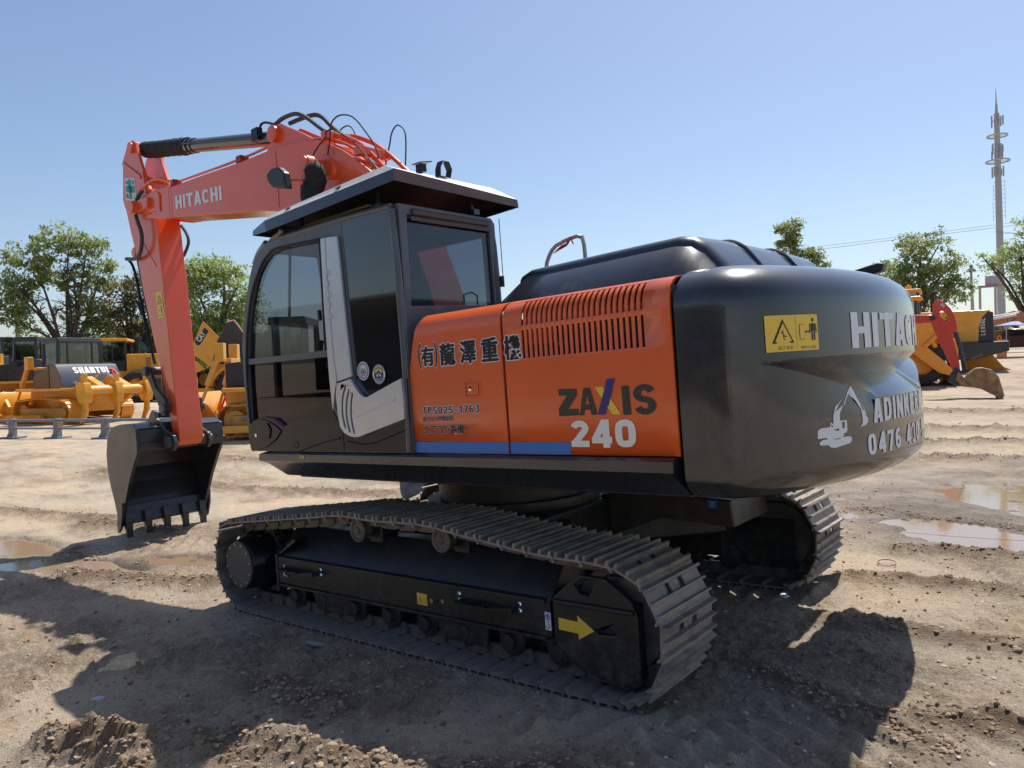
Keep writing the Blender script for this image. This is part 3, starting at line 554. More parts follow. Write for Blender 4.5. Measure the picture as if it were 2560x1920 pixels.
# ---- centre frame and swing bearing
m = MB(); m.box(-.75, .75, -.72, .72, .47, .78)
for sx in (-1, 1):
    for sy in (-1, 1):
        a = [(sx * .45, sy * .62), (sx * .78, sy * .30), (sx * 1.45, sy * .98), (sx * .95, sy * 1.02)]
        m.prism(a, .40, .73, 'z')
cf = m.build('car_body', BLACKM, EX, bev=.03)
m = MB()
LEGM = mat('dusty_black_leg', (.085, .074, .058), .5, noise=.3)
for lp_ in ([(.62, .42), (.66, .80), (1.1, .84), (1.78, .80), (1.80, .60), (1.2, .64)], [(-.62, .42), (-.66, .70), (-1.1, .685), (-1.6, .62), (-1.65, .5), (-1.2, .5)]): m = MB(); m.prism(lp_, .30, .96); m.build('frame_leg', LEGM, cf, bev=.02)
m = MB(); m.lathe([(.76, .70), (.80, .72), (.85, .72), (.85, .62), (1.10, .62), (1.14, .66)], (0, 0, 0), (0, 0, 1), 64); m.build('swing_bearing', mat('bearing_dusty', (.07, .062, .055), .5, .2, noise=.3), EX)
fn = lambda u, v, h: (u, .296 - h, v)
m = MB(); flat_poly(m, [(1.60, .735), (1.68, .735), (1.68, .795), (1.60, .795)], fn, 0); put_ring(m, (1.64, .762), .010, .015, fn, 1, n=16); flat_poly(m, [(1.61, .783), (1.67, .783), (1.67, .787), (1.61, .787)], fn, 1, .003); m.build('tie_down_sticker', [INKBLUE, WHITE], cf, flat=True)
# ---- upper structure
m = MB(); m.box(-1.30, 2.30, -1.20, 1.20, 1.10, 1.33); m.box(-1.9, -.1, -.34, .34, 1.12, 1.35); up = m.build('upper_frame', BLACKM, EX, bev=.01, rz=UY)
m = MB(); m.box(-1.3, .2, .45, 1.38, 1.33, 2.2); m.box(.2, 2.3, .5, 1.38, 1.33, 2.12); m.build('right_side_boxes', BLACKG, EX, bev=.05, rz=UY)
def loft(secs, m, mb, close=False):
    n = len(secs[0]); k = len(secs); vs = [p for s_ in secs for p in s_]
    mb.add(vs, [(i * n + j, i * n + j + 1, (i + 1) * n + j + 1, (i + 1) * n + j) for i in range(k - 1) for j in range(n - 1)], m)
m = MB()      # skirt under the cab and doors
pr_ = [(-1.15, 1.335), (-1.405, 1.335), (-1.435, 1.318), (-1.435, 1.262), (-1.385, 1.236), (-1.30, 1.13), (-1.10, 1.115)]
X0 = [-1.36, -1.45, -1.515, -1.525, -1.47, -1.33, -1.30]; X1 = [2.335, 2.335, 2.335, 2.335, 2.31, 2.355, 2.36]
secs = []
for t in (0, .02, .25, .5, .75, .98, 1): secs.append([(a + (b - a) * t, p[0], p[1]) for p, a, b in zip(pr_, X0, X1)])
loft(secs, 0, m)
for sc_ in (secs[0], secs[-1]): m.add(sc_, [tuple(range(len(sc_)))], 0)
sk = m.build('deck_skirt', BLACK, EX, rz=UY, ang=25)
fn = lambda u, v, h: (u, -1.4365 - h, v)
m = MB(); flat_poly(m, [(-.92, 1.29), (-.865, 1.292), (-.862, 1.312), (-.915, 1.312)], fn, 0); flat_poly(m, [(-.905, 1.295), (-.89, 1.295), (-.885, 1.309), (-.90, 1.309)], fn, 1, .003); m.build('skirt_sticker', [INKYEL, INKB], sk, flat=True)
# side doors; profile runs from bottom edge up over the shoulder
def door_prof():
    P = [(-1.384, 1.34), (-1.384, 1.60), (-1.384, 1.89), (-1.384, 1.902), (-1.384, 2.03), (-1.384, 2.066), (-1.384, 2.094), (-1.382, 2.12)]
    for i in range(1, 9):
        a = math.pi / 2 * i / 9; P.append((-1.384 + .135 * (1 - math.cos(a)) ** 1.0, 2.12 + .135 * math.sin(a)))
    return P + [(-1.235, 2.256), (-1.15, 2.264), (-.95, 2.272)]
DP = door_prof()
def door(name, x0, x1, slots=False, frontround=False):
    mb = MB(); xs = [x0, x0 + .004]
    if slots:
        s0, pitch, w = 1.372, .03655, .0185
        for i in range(23): xs += [s0 + i * pitch, s0 + i * pitch + w]
        if xs[2] < xs[1]: xs.pop(1)
    xs += [x1 - .004, x1]; n = len(DP); vs = []; 
    for i, x in enumerate(xs):
        for (y, z) in DP:
            xx = x
            if frontround and i < 2: xx = x - (.0 if z < 1.9 else 0) + max(0, (z - 1.9)) * .28 + (.012 if i == 0 else 0)
            vs.append((xx, y + (.012 if i in (0, len(xs) - 1) else 0), z - (0.008 if (i in (0, len(xs) - 1) and z > 2.2) else 0)))
    fs = []
    for i in range(len(xs) - 1):
        cut = slots and 2 <= i < len(xs) - 3 and i % 2 == 0
        for j in range(n - 1):
            zc0, zc1 = DP[j][1], DP[j + 1][1]
            if cut and ((1.895 < zc0 and zc1 < 2.07) or (2.09 < zc0 and zc1 <= 2.246)): continue
            fs.append((i * n + j, i * n + j + 1, (i + 1) * n + j + 1, (i + 1) * n + j))
    mb.add(vs, fs)
    o = mb.build(name, ORANGE_D, EX, rz=UY, ang=40); sd = o.modifiers.new('thick', 'SOLIDIFY'); sd.thickness = .014; sd.offset = -1; return o
fd_ = door('front_side_door', .372, 1.212, frontround=True); rd = door('rear_side_door', 1.226, 2.352, slots=True)
m = MB(); m.box(1.212, 1.226, -1.372, -1.0, 1.34, 2.10); m.box(2.352, 2.37, -1.36, -1.0, 1.34, 2.2); m.box(1.24, 2.34, -1.30, -1.0, 1.36, 2.06, 0); m.box(1.24, 2.34, -1.27, -1.0, 2.06, 2.14, 0); m.box(1.24, 2.34, -1.20, -1.0, 2.14, 2.235, 0); m.build('bay_light_stop', RUBBER, EX, rz=UY)  # added black boxes fill the door gaps and stop sun leaking through the louvres
m = MB()
for i in range(26): m.box(1.76, 2.2, -1.318, -1.302, 1.80 + i * .0105, 1.804 + i * .0105, 0)
m.build('radiator_fins', GREYM, rd); 
m = MB(); m.box(1.38, 2.24, -1.35, -1.335, 2.10, 2.135); m.box(1.38, 1.60, -1.345, -1.335, 1.98, 2.14); m.build('inner_rail', ORANGE_D, rd)
m = MB(); m.tube([(1.58, -1.33, 1.86), (1.585, -1.33, 1.95), (1.60, -1.33, 1.97), (1.615, -1.33, 1.94), (1.62, -1.33, 1.86)], .006, 6); m.tube([(1.66, -1.33, 1.86), (1.66, -1.33, 1.98)], .006, 6); m.build('engine_pipe', CHROME, rd)
fs_ = lambda u, v, h: (u, -1.3845 - h, v)
def stickers(name, parent, build, mats):
    mb = MB(); build(mb); return mb.build(name, mats, parent, flat=True)
stickers('blue_stripe', fd_, lambda b: flat_poly(b, [(.376, 1.343), (1.21, 1.343), (1.21, 1.412), (.376, 1.412)], fs_, 0, .0015), INKBLUE)
stickers('blue_stripe', rd, lambda b: flat_poly(b, [(1.229, 1.343), (1.675, 1.343), (1.675, 1.412), (1.229, 1.412)], fs_, 0, .0015), INKBLUE)
def kj(b, s_, w_, h_, c, cz, off=.006):   # brush-heavy character: the same outline struck several times
    for dx, dz in ((-.0062, 0), (.0062, 0), (0, .0035), (0, -.0035), (0, 0)): put_text(b, s_, w_, h_, fs_, 0, off, cx=c + dx, cy=cz + dz, lift=.0030 + dx * .02)
    for i in range(10): a = i * .628; put_text(b, s_, w_, h_, fs_, 1, off, cx=c + .0115 * math.cos(a), cy=cz + .0090 * math.sin(a), lift=.0012 + i * .00008)
def kanji_l(b):
    put_text(b, '(', .030, .165, fs_, 0, .035, .03, 1, cx=.486, cy=1.980); put_text(b, ')', .030, .165, fs_, 0, .035, .03, 1, cx=.640, cy=1.980)
    for s_, c in (('有', .562), ('龍', .748), ('澤', .930), ('重', 1.115)): kj(b, s_, .132 if s_ != '有' else .118, .140 if s_ != '有' else .125, c, 1.975)
stickers('company_lettering', fd_, kanji_l, [INKB, WHITE]); stickers('company_lettering', rd, lambda b: kj(b, '機', .122, .140, 1.298, 1.972), [INKB, WHITE])
def tps(b):
    stroke_text(b, 'TPSO25-1763', .480, 1.595, .515, .049, fs_, t=.19, w=.58, gap=.17, m=1, h=.0015, grow=.004); stroke_text(b, 'TPSO25-1763', .480, 1.595, .515, .049, fs_, t=.19, w=.58, gap=.17, m=0, h=.003); put_text(b, '排出ガス対策型車', .285, .034, fs_, 0, .012, .03, 1, cx=.617, cy=1.564, lift=.0035); put_text(b, 'エアコン装備', .375, .062, fs_, 0, .028, .03, 1, cx=.665, cy=1.495)
stickers('spec_lettering', fd_, tps, [INKB, WHITE])
def zax(b):
    flat_poly(b, [(1.617, 1.711), (1.742, 1.708), (1.743, 1.672), (1.676, 1.597), (1.748, 1.596), (1.746, 1.560), (1.612, 1.559), (1.610, 1.600), (1.674, 1.673), (1.617, 1.674)], fs_, 0, .003)
    b.add([fs_(u, v, .003) for u, v in [(1.752, 1.560), (1.790, 1.710), (1.832, 1.710), (1.868, 1.578), (1.865, 1.560), (1.834, 1.560), (1.826, 1.590), (1.789, 1.590), (1.784, 1.560), (1.796, 1.618), (1.822, 1.618), (1.811, 1.672)]], [(0, 1, 11, 9, 7, 8), (1, 2, 10, 11), (2, 3, 4, 5, 6, 10), (9, 10, 6, 7)], 0)
    flat_poly(b, [(1.888, 1.560), (1.945, 1.560), (2.035, 1.750), (1.985, 1.750)][:0] or [(1.872, 1.560), (1.921, 1.560), (2.043, 1.752), (1.992, 1.752)][:0] or [(1.872, 1.560), (1.924, 1.560), (1.940, 1.610), (1.947, 1.605), (1.998, 1.752), (1.946, 1.750), (1.930, 1.700)], fs_, 1, .0045)
    flat_poly(b, [(1.866, 1.710), (1.918, 1.710), (2.022, 1.560), (1.968, 1.560)], fs_, 2, .003)
    flat_poly(b, [(2.034, 1.708), (2.079, 1.708), (2.085, 1.556), (2.036, 1.556)], fs_, 0, .003); stroke_text(b, 'S', 2.104, 1.553, .132, .160, fs_, t=.31, w=.88, gap=0)
stickers('model_lettering', rd, zax, [INKZ, INKNAVY, INKYEL])
stickers('model_number', rd, lambda b: [stroke_text(b, s_, c - w_ / 2, 1.383, w_, .152, fs_, t=.27, w=.78, gap=0) for s_, w_, c in (('2', .122, 1.745), ('4', .130, 1.890), ('0', .128, 2.040))], WHITED)
m = MB(); m.holed([(.868, 1.690), (1.018, 1.690), (1.018, 1.796), (.868, 1.796)], [[(.888, 1.70), (1.006, 1.70), (1.006, 1.785), (.888, 1.785)]], -1.388, -1.383); ha = m.build('door_latch', ORANGE_D, fd_, bev=.002)
m = MB(); m.box(.905, 1.0, -1.394, -1.384, 1.704, 1.78); m.build('latch_paddle', ORANGE_D, ha, bev=.003); m = MB(); m.lathe([(0, .015), (.003, .015), (.004, 0)], (.935, -1.394, 1.745), (0, -1, 0), 16); m.build('lock_cylinder', CHROME, ha)
m = MB(); m.box(.888, .905, -1.3855, -1.3845, 1.70, 1.785); m.build('latch_recess_shade', mat('recess_shade_orange', (.35, .04, .01), .5), ha)  # flat darker orange strip paints the shade of the latch recess
# counterweight
def cw_plan():
    P = [(2.37, -1.384), (2.44, -1.384), (2.50, -1.384)]
    for i in range(1, 10):
        t = i / 10; P.append(((1 - t) ** 2 * 2.5 + 2 * t * (1 - t) * 2.742 + t * t * 2.866, (1 - t) ** 2 * -1.384 + 2 * t * (1 - t) * -1.384 + t * t * -1.043))
    R = 3.05
    for i in range(49):
        a = math.radians(20 - 40 * i / 48); P.append((R * math.cos(a), -R * math.sin(a)))
    return P + [(x, -y) for x, y in P[:12][::-1]]
CWP = cw_plan()
def cw_n(i):
    a = CWP[max(i - 1, 0)]; b = CWP[min(i + 1, len(CWP) - 1)]; dx, dy = b[0] - a[0], b[1] - a[1]; L = math.hypot(dx, dy); return dy / L, -dx / L
def cw_off(phi, z):
    o = 0
    if z > 2.08: t = min(1, (z - 2.08) / .20); o -= .26 * (1 - math.sqrt(max(0, 1 - t * t)))
    if z < 1.25: t = min(1, (1.25 - z) / .14); o -= .18 * (1 - math.sqrt(max(0, 1 - t * t)))
    g = min(1, max(0, (24.6 - abs(phi)) / 16)); zt = 1.787; zb = 1.772 - .20 * g; za = zt - .012 - .095 * g; dep = .115 * g ** .8
    if zb < z < zt and dep > 0: o -= dep * ((zt - z) / (zt - za) if z > za else (z - zb) / (za - zb))
    if z <= 1.572: o += .02 * min(1, (1.572 - z) / .02) * (1 if g else 0) * g
    return o
def cw_zs(phi):
    g = min(1, max(0, (24.6 - abs(phi)) / 16)); zt = 1.787; zb = 1.772 - .20 * g; za = zt - .012 - .095 * g
    lo = [1.11 + .14 * math.sin(math.pi / 2 * i / 9) for i in range(10)]
    hi = [2.08 + .20 * math.sin(math.pi / 2 * i / 10) for i in range(11)]
    return lo + [1.25 + (zb - .021 - 1.25) * t for t in (.25, .5, .75, 1)] + [zb - .001, zb + (za - zb) * .5, za, za + (zt - za) * .5, zt + .001, zt + .012, 1.85, 1.95, 2.03] + hi
m = MB(); cols = []
for i, (x, y) in enumerate(CWP):
    phi = math.degrees(math.atan2(-y, x)) if math.hypot(x, y) > 2.9 or x > 2.6 else 30; phi = 30 if i < 4 or i > len(CWP) - 5 else phi
    nx, ny = cw_n(i); cols.append([(x + nx * cw_off(phi, z), y + ny * cw_off(phi, z), z) for z in cw_zs(phi)])
loft(cols, 0, m); n_ = len(cols[0])
m.add([c[-1] for c in cols] + [(2.35, 0, 2.30)], [(i, i + 1, len(cols)) for i in range(len(cols) - 1)], 0)
m.add([c[0] for c in cols] + [(2.35, 0, 1.11)], [(i + 1, i, len(cols)) for i in range(len(cols) - 1)], 0)
for c in (cols[0], cols[-1]):
    yy = c[0][1]; m.add(c + [(2.37, yy * .0, c[-1][2]), (2.37, 0, c[0][2])], [tuple(range(len(c) + 2))], 0)
CWM = mat('counterweight_paint', (.020, .022, .027), .26, coat=.75, coat_r=.07, noise=.22, nscale=1.6, rvar=.10, dirt=(.075, .070, .066), dirt_amt=.22, dscale=1.4)
cw = m.build('counterweight', CWM, EX, rz=UY, ang=16)
def fcw(u, v, h):       # u = metres along the arc, 0 = straight behind
    a = u / 3.05; R = 3.05 + cw_off(-math.degrees(a), v) + h; return (R * math.cos(a), R * math.sin(a), v)
def A(deg): return -math.radians(deg) * 3.05
def warn_cw(b):
    x0, x1, z0, z1 = A(24.2), A(17.8), 1.824, 1.999
    def f2(u, v, h):
        a = math.radians(24.2 - (u - x0) / (x1 - x0) * 6.4); R = 3.052 + h
        if a > math.radians(20):
            k = np.interp(math.degrees(a), [math.degrees(math.atan2(-p[1], p[0])) for p in CWP[2:13]][::-1], [math.hypot(*p) for p in CWP[2:13]][::-1]); R = k + h + .003
        return (R * math.cos(a), -R * math.sin(a), v)
    n = 10
    for i in range(n):
        ua, ub = x0 + (x1 - x0) * i / n, x0 + (x1 - x0) * (i + 1) / n; b.add([f2(ua, z0, .002), f2(ub, z0, .002), f2(ub, z1, .002), f2(ua, z1, .002)], [(0, 1, 2, 3)], 0)
    w = x1 - x0
    def tri(cx, cy, s_, mm, h): b.add([f2(cx - s_, cy - s_ * .62, h), f2(cx + s_, cy - s_ * .62, h), f2(cx, cy + s_ * 1.15, h)], [(0, 1, 2)], mm)
    tri(x0 + w * .29, 1.905, .066, 1, .0035); tri(x0 + w * .29, 1.9035, .050, 0, .0050)
    for p, q, t in (((-.004, .022), (.0, -.006), .005), ((.0, -.004), (.018, -.010), .005), ((-.004, .012), (-.02, .008), .004), ((-.002, -.004), (.006, -.026), .004)):
        cx, cy = x0 + w * .29, 1.905; dx, dy = q[0] - p[0], q[1] - p[1]; L = math.hypot(dx, dy); nx, ny = -dy / L * t / 2, dx / L * t / 2
        b.add([f2(cx + p[0] + nx, cy + p[1] + ny, .006), f2(cx + q[0] + nx, cy + q[1] + ny, .006), f2(cx + q[0] - nx, cy + q[1] - ny, .006), f2(cx + p[0] - nx, cy + p[1] - ny, .006)], [(0, 1, 2, 3)], 1)
    def rc(a0, b0, a1, b1, mm=1, h=.0035): b.add([f2(a0, b0, h), f2(a1, b0, h), f2(a1, b1, h), f2(a0, b1, h)], [(0, 1, 2, 3)], mm)
    rc(x0 + w * .535, z0 + .006, x0 + w * .539, z1 - .006, 1)
    rc(x0 + w * .60, 1.878, x0 + w * .70, 1.952); rc(x0 + w * .606, 1.880, x0 + w * .694, 1.950, 0, .0045)
    cx = x0 + w * .89; rc(cx - .016, 1.918, cx + .016, 1.955); rc(cx - .026, 1.91, cx - .020, 1.952); rc(cx + .020, 1.91, cx + .026, 1.952); rc(cx - .014, 1.872, cx - .003, 1.92); rc(cx + .003, 1.872, cx + .014, 1.92)
    b.add([f2(cx + x, 1.972 + y, .0035) for x, y in [(.009 * math.cos(i * .785), .010 * math.sin(i * .785)) for i in range(8)]], [tuple(range(8))], 1)
    ax = x0 + w * .775; rc(ax - .010, 1.912, ax + .010, 1.917); b.add([f2(ax - .02, 1.9145, .0035), f2(ax - .009, 1.924, .0035), f2(ax - .009, 1.905, .0035)], [(0, 1, 2)], 1); b.add([f2(ax + .02, 1.9145, .0035), f2(ax + .009, 1.924, .0035), f2(ax + .009, 1.905, .0035)], [(0, 1, 2)], 1)
    put_text(b, 'はさまれ', .095, .018, f2, 2, .01, cx=x0 + w * .33, cy=1.842); put_text(b, '旋回内立入禁止', .115, .014, f2, 2, .005, cx=x0 + w * .78, cy=1.840)
stickers('warning_sticker', cw, warn_cw, [INKYEL, INKB, mat('brown_print', (.16, .12, .04), .5)])
stickers('maker_lettering', cw, lambda b: stroke_text(b, 'HITACHI', A(12.4), 1.820, 1.30, .186, fcw, t=.22, w=.64, gap=.10, h=.003), WHITE)
stickers('phone_lettering', cw, lambda b: [stroke_text(b, 'ADINKERN', A(9.9), 1.421, .88, .125, fcw, t=.20, w=.56, gap=.13, h=.003), stroke_text(b, '0476 430 5', A(11.3), 1.257, .98, .113, fcw, t=.21, w=.56, gap=.16, h=.003)], WHITE)
def icon(b):
    def G(px, py):   # logo drawn on a small sheet; local 0..1
        return (A(19.0) + (A(10.9) - A(19.0)) * px, 1.335 + .29 * py)
    def pl(P, mm=0, h=.002): b.add([fcw(*G(*p), h) for p in P], [tuple(range(len(P)))], mm)
    pl([(.02, .07), (.06, .0), (.50, .0), (.60, .04), (.61, .10), (.57, .14), (.10, .14), (.03, .12)][:0] or [(.02, .10), (.05, .055), (.17, .05), (.22, -.005), (.30, -.02), (.58, .02), (.62, .06), (.615, .11), (.58, .14), (.08, .145)])
    pl([(.0, .175), (.14, .175), (.18, .14), (.44, .14), (.47, .175), (.46, .20), (.30, .20), (.30, .33), (.26, .345), (.07, .345), (.01, .31)])
    pl([(.30, .20), (.46, .20), (.52, .215), (.54, .25), (.54, .42), (.50, .425), (.49, .30), (.45, .29), (.44, .40), (.54, .41), (.54, .43), (.40, .43), (.38, .26), (.30, .28)])
    pl([(.28, .30), (.40, .30), (.42, .56), (.47, .66), (.68, .85), (.72, 1.0), (.69, .99), (.64, .90), (.42, .75), (.34, .68), (.30, .55)])
    pl([(.66, .86), (.69, 1.0), (.73, .985), (.80, .86), (.93, .56), (.95, .48), (.92, .44), (.86, .48), (.85, .58), (.74, .76)])
    pl([(.86, .47), (.95, .46), (.99, .40), (.98, .33), (.93, .29), (.80, .27), (.86, .32), (.87, .40)])
    pl([(.50, .70), (.52, .70), (.69, .97), (.66, .95)]); pl([(.22, .345), (.24, .42), (.26, .42), (.32, .33), (.29, .33), (.25, .395), (.245, .345)])
stickers('digger_logo', cw, icon, WHITE)
# engine hood
m = MB(); secs = []
def hood_sec(x, top, inset, zbase=2.24):
    P = [(-1.13 + inset, zbase)]; P += [(-1.10 + inset, zbase + .05), (-.97 + inset, top - .07)]
    for i in range(5): a = math.pi / 2 * i / 4; P.append((-.97 + inset + .02 + .075 * (1 - math.cos(a)), top - .06 + .06 * math.sin(a)))
    for y in (-.5, 0, .5): P.append((y, top + .01))
    P += [(.84 - inset, top), (.93 - inset, top - .05), (1.05 - inset, zbase)]
    return [(x + (.0 if True else 0), y, z) for y, z in P]
for x, tp_, ins in ((.93, 2.26, .04), (.965, 2.36, .02), (1.03, 2.47, .0), (1.10, 2.495, 0), (1.5, 2.505, 0), (1.9, 2.515, 0), (2.18, 2.52, 0), (2.26, 2.505, .02), (2.32, 2.46, .05), (2.38, 2.38, .07), (2.44, 2.30, .09), (2.46, 2.25, .1)): secs.append(hood_sec(x, tp_, ins))
loft(secs, 0, m); hood = m.build('engine_hood', BLACK, EX, rz=UY, ang=30)
for y in (-.36, .28): m = MB(); m.tube([(2.10, y, 2.535), (2.22, y, 2.53), (2.30, y, 2.49), (2.36, y, 2.42), (2.45, y, 2.29)], .014, 6); m.build('hood_rib', BLACK, hood)
m = MB(); m.box(2.30, 2.33, -.93, -.78, 2.31, 2.345); m.build('hood_catch', BLACKG, hood, bev=.01)
m = MB(); m.tube([(-.02, .62, 2.3), (.02, .62, 2.72), (.07, .62, 2.86), (.16, .62, 2.945), (.36, .62, 2.985), (.42, .62, 2.975), (.46, .62, 2.90), (.47, .62, 2.3)], .018, 10, smooth=2)
hr = m.build('hand_rail', mat('bubble_wrap', (.52, .48, .45), .5, noise=.15, bump=.8, bscale=70), EX, rz=UY)
m = MB(); m.tube([(.34, .60, 2.985), (.30, .59, 2.93), (.25, .585, 2.915), (.16, .57, 2.87)], [.008, .012, .016, .003], 5); m.tube([(.33, .60, 2.99), (.36, .59, 2.94), (.37, .585, 2.92)], .006, 5); m.build('red_tie', INKRED, hr)
# mirror folded on the counterweight
m = MB(); m.prism([(2.42, 2.345), (2.54, 2.395), (2.69, 2.425), (2.735, 2.415), (2.72, 2.36), (2.58, 2.34)], .98, 1.08, 'y'); mi = m.build('rear_mirror', PLASTIC, EX, bev=.015, rz=UY)
m = MB(); m.tube([(2.56, 1.03, 2.35), (2.56, 1.03, 2.22)], .014, 6); m.build('mirror_bracket', PLASTIC, mi)
# ---- cab
CO = [(-1.685, 1.335), (-1.715, 1.50), (-1.728, 1.75), (-1.733, 2.10), (-1.70, 2.33), (-1.63, 2.56), (-1.54, 2.76), (-1.46, 2.89), (-1.38, 2.97), (-1.27, 3.02), (-1.1, 3.035), (-.22, 3.03), (.31, 3.03), (.345, 2.6), (.368, 2.1), (.378, 1.337)]
H1 = [(-1.655, 2.115), (-1.62, 2.30), (-1.56, 2.50), (-1.47, 2.69), (-1.40, 2.79), (-1.31, 2.865), (-1.2, 2.925), (-1.07, 2.955), (-.50, 2.925), (-.512, 2.5), (-.525, 2.10)]
H2 = [(-1.66, 2.065), (-.48, 2.05), (-.505, 1.735), (-1.17, 1.535), (-1.30, 1.605), (-1.50, 1.62), (-1.665, 1.57)]
H3 = [(-.23, 3.0), (.278, 3.005), (.325, 2.3), (.340, 1.85), (-.04, 1.735), (-.20, 1.88)]
m = MB(); m.holed(CO, [H1, H2, H3], -1.402, -1.35); m.prism([(-1.66, 1.335), (-1.69, 1.5), (.36, 1.5), (.37, 1.335)], -.47, -.42)
m.holed([(-1.0, 1.5), (.34, 1.5), (.31, 3.02), (-1.0, 3.03)], [[(-.9, 1.75), (.26, 1.75), (.24, 2.9), (-.9, 2.92)]], -.44, -.40)     # far side frame
for y in (-1.36, -.45):      # front posts
    P = [(x, y, z) for x, z in CO[:10]]; m.tube(P, .035, 8, smooth=2)
m.prism([(-1.1, 3.035), (-1.27, 3.02), (-1.36, 2.97), (-1.30, 2.955), (-1.1, 2.98), (.31, 2.98), (.33, 3.03)], -1.36, -.42)      # roof
m.prism([(-1.72, 2.07), (-1.72, 2.11), (-1.68, 2.11), (-1.68, 2.07)], -1.36, -.45)
m.holed([(-1.37, 1.335), (-.41, 1.335), (-.41, 2.985), (-.45, 3.025), (-1.37, 3.025)], [[(-1.315, 2.33), (-.47, 2.36), (-.475, 2.94), (-1.30, 2.955)]], .318, .362, 'x')
m.tube([(.33, -1.39, 1.34), (.345, -1.39, 2.0), (.335, -1.39, 2.6), (.315, -1.39, 2.99)], .028, 8, smooth=0); m.tube([(.36, -.42, 1.9), (.355, -.42, 2.6), (.33, -.42, 2.95), (.27, -.43, 3.0)], .024, 8, smooth=2)
m.tube([(.30, -1.385, 3.01), (-.3, -1.385, 3.03), (-1.05, -1.385, 3.035)], .026, 8, smooth=0)
cab = m.build('cab', mat('cab_charcoal_paint', (.075, .083, .100), .42, coat=.3, coat_r=.2, noise=.15, rvar=.1, dirt=(.12, .10, .09), dirt_amt=.06), EX, bev=.006, rz=UY)
m = MB(); m.prism([(.366, 2.955), (.366, 3.0), (.385, 2.99), (.385, 2.955)], -1.26, -.48, 'y'); m.box(.362, .372, -1.27, -.47, 2.915, 2.945); m.build('rear_header', mat('brown_black_trim', (.07, .045, .042), .5), cab, bev=.004)
m = MB(); m.prism([(-1.685, 1.345), (-1.70, 1.5), (-1.705, 1.56), (-1.50, 1.622), (-1.30, 1.606), (-1.17, 1.533), (-.505, 1.733), (-.48, 1.64), (-.385, 1.50), (-.384, 1.345)], -1.408, -1.4035)
lp = m.build('lower_door_panel', BLACKG, cab, bev=.002)
m = MB(); m.prism([(-.376, 1.345), (-.37, 1.52), (-.34, 1.475), (-.193, 1.44), (.345, 1.56), (.345, 1.85), (.37, 1.84), (.374, 1.345)], -1.408, -1.4035); m.build('lower_rear_panel', BLACKG, cab, bev=.002)
m = MB(); m.tube([(-.95, -1.41, 1.345), (-.7, -1.412, 1.40), (-.42, -1.414, 1.445)], .006, 5); m.tube([(-.33, -1.412, 1.42), (-.1, -1.412, 1.40), (.1, -1.412, 1.44), (.33, -1.412, 1.50)], .005, 5); m.build('panel_crease', BLACKG, cab)
m = MB(); m.prism(H3, -1.398, -1.385); m.build('rear_quarter_panel', mat('dark_privacy_glass', (.012, .013, .015), .04, coat=1, coat_r=.02), cab)
def pane(name, poly, y, mt, par, ax='y'): m_ = MB(); m_.prism(poly, y, y + .005, ax); return m_.build(name, mt, par)
pane('upper_door_window', H1, -1.375, GLASS, cab); pane('lower_door_window', H2, -1.375, GLASSD, cab)
pane('rear_window', [(-1.32, 2.31), (-.46, 2.34), (-.47, 2.96), (-1.31, 2.97)], .335, GLASS, cab, 'x')
pane('far_side_window', [(-.9, 1.75), (.26, 1.75), (.24, 2.9), (-.9, 2.92)], -.42, GLASS, cab)
m = MB(); P = CO[2:10]
m.add([(x, y, z) for x, z in P for y in (-1.36, -.45)], [(2 * i, 2 * i + 1, 2 * i + 3, 2 * i + 2) for i in range(len(P) - 1)]); m.build('windscreen', GLASS, cab)
m = MB(); m.box(-1.66, -.5, -1.385, -1.365, 2.065, 2.105); m.build('window_rail', BLACK, cab, bev=.004)
m = MB(); m.obox((-1.085, -1.362, 2.10), (-.96, -1.362, 2.945), .012, .022); m.build('sliding_sash', mat('sash_grey', (.30, .29, .27), .5), cab)
m = MB(); m.tube([(-1.655, -1.408, 2.115), (-1.62, -1.408, 2.30), (-1.56, -1.408, 2.50), (-1.47, -1.408, 2.69), (-1.31, -1.408, 2.865), (-1.2, -1.408, 2.925), (-1.07, -1.408, 2.955), (-.50, -1.408, 2.925)], .011, 6, smooth=2); m.tube([(-1.655, -1.408, 2.115), (-1.67, -1.408, 1.9), (-1.665, -1.408, 1.57)], .011, 6); m.tube([(-.50, -1.408, 2.925), (-.512, -1.408, 2.5), (-.525, -1.408, 2.1)], .009, 6); m.build('door_seal', RUBBER, cab)
m = MB(); m.box(-.61, -.585, -1.40, -1.372, 2.33, 2.41); m.build('window_catch', PLASTIC, cab, bev=.006)
m = MB(); m.prism([(-1.70, 1.475), (-1.66, 1.55), (-1.60, 1.595), (-1.50, 1.61), (-1.38, 1.59), (-1.27, 1.55), (-1.19, 1.505), (-1.28, 1.43), (-1.42, 1.375), (-1.58, 1.345), (-1.67, 1.345)], -1.418, -1.407); hd = m.build('handle_recess', BLACKG, cab, bev=.006)
m = MB(); m.prism([(-1.50, 1.45), (-1.49, 1.55), (-1.38, 1.575), (-1.33, 1.52), (-1.36, 1.44)], -1.430, -1.418); m.build('door_handle', PLASTIC, hd, bev=.008)
m = MB(); m.lathe([(0, .016), (.006, .016), (.006, 0)], (-1.568, -1.418, 1.470), (0, -1, 0), 14); m.build('key_lock', CHROME, hd)
m = MB(); m.lathe([(0, .030), (.006, .026), (.004, 0)], (-1.0, -1.408, 1.393), (0, -1, 0), 18); m.build('round_plug', BLACKG, cab)
T1 = [(-.463, 2.925), (-.403, 2.922), (-.415, 2.7), (-.412, 2.38), (-.40, 2.0), (-.388, 1.86), (-.415, 1.80), (-.462, 1.64), (-.476, 1.88), (-.478, 2.38)]
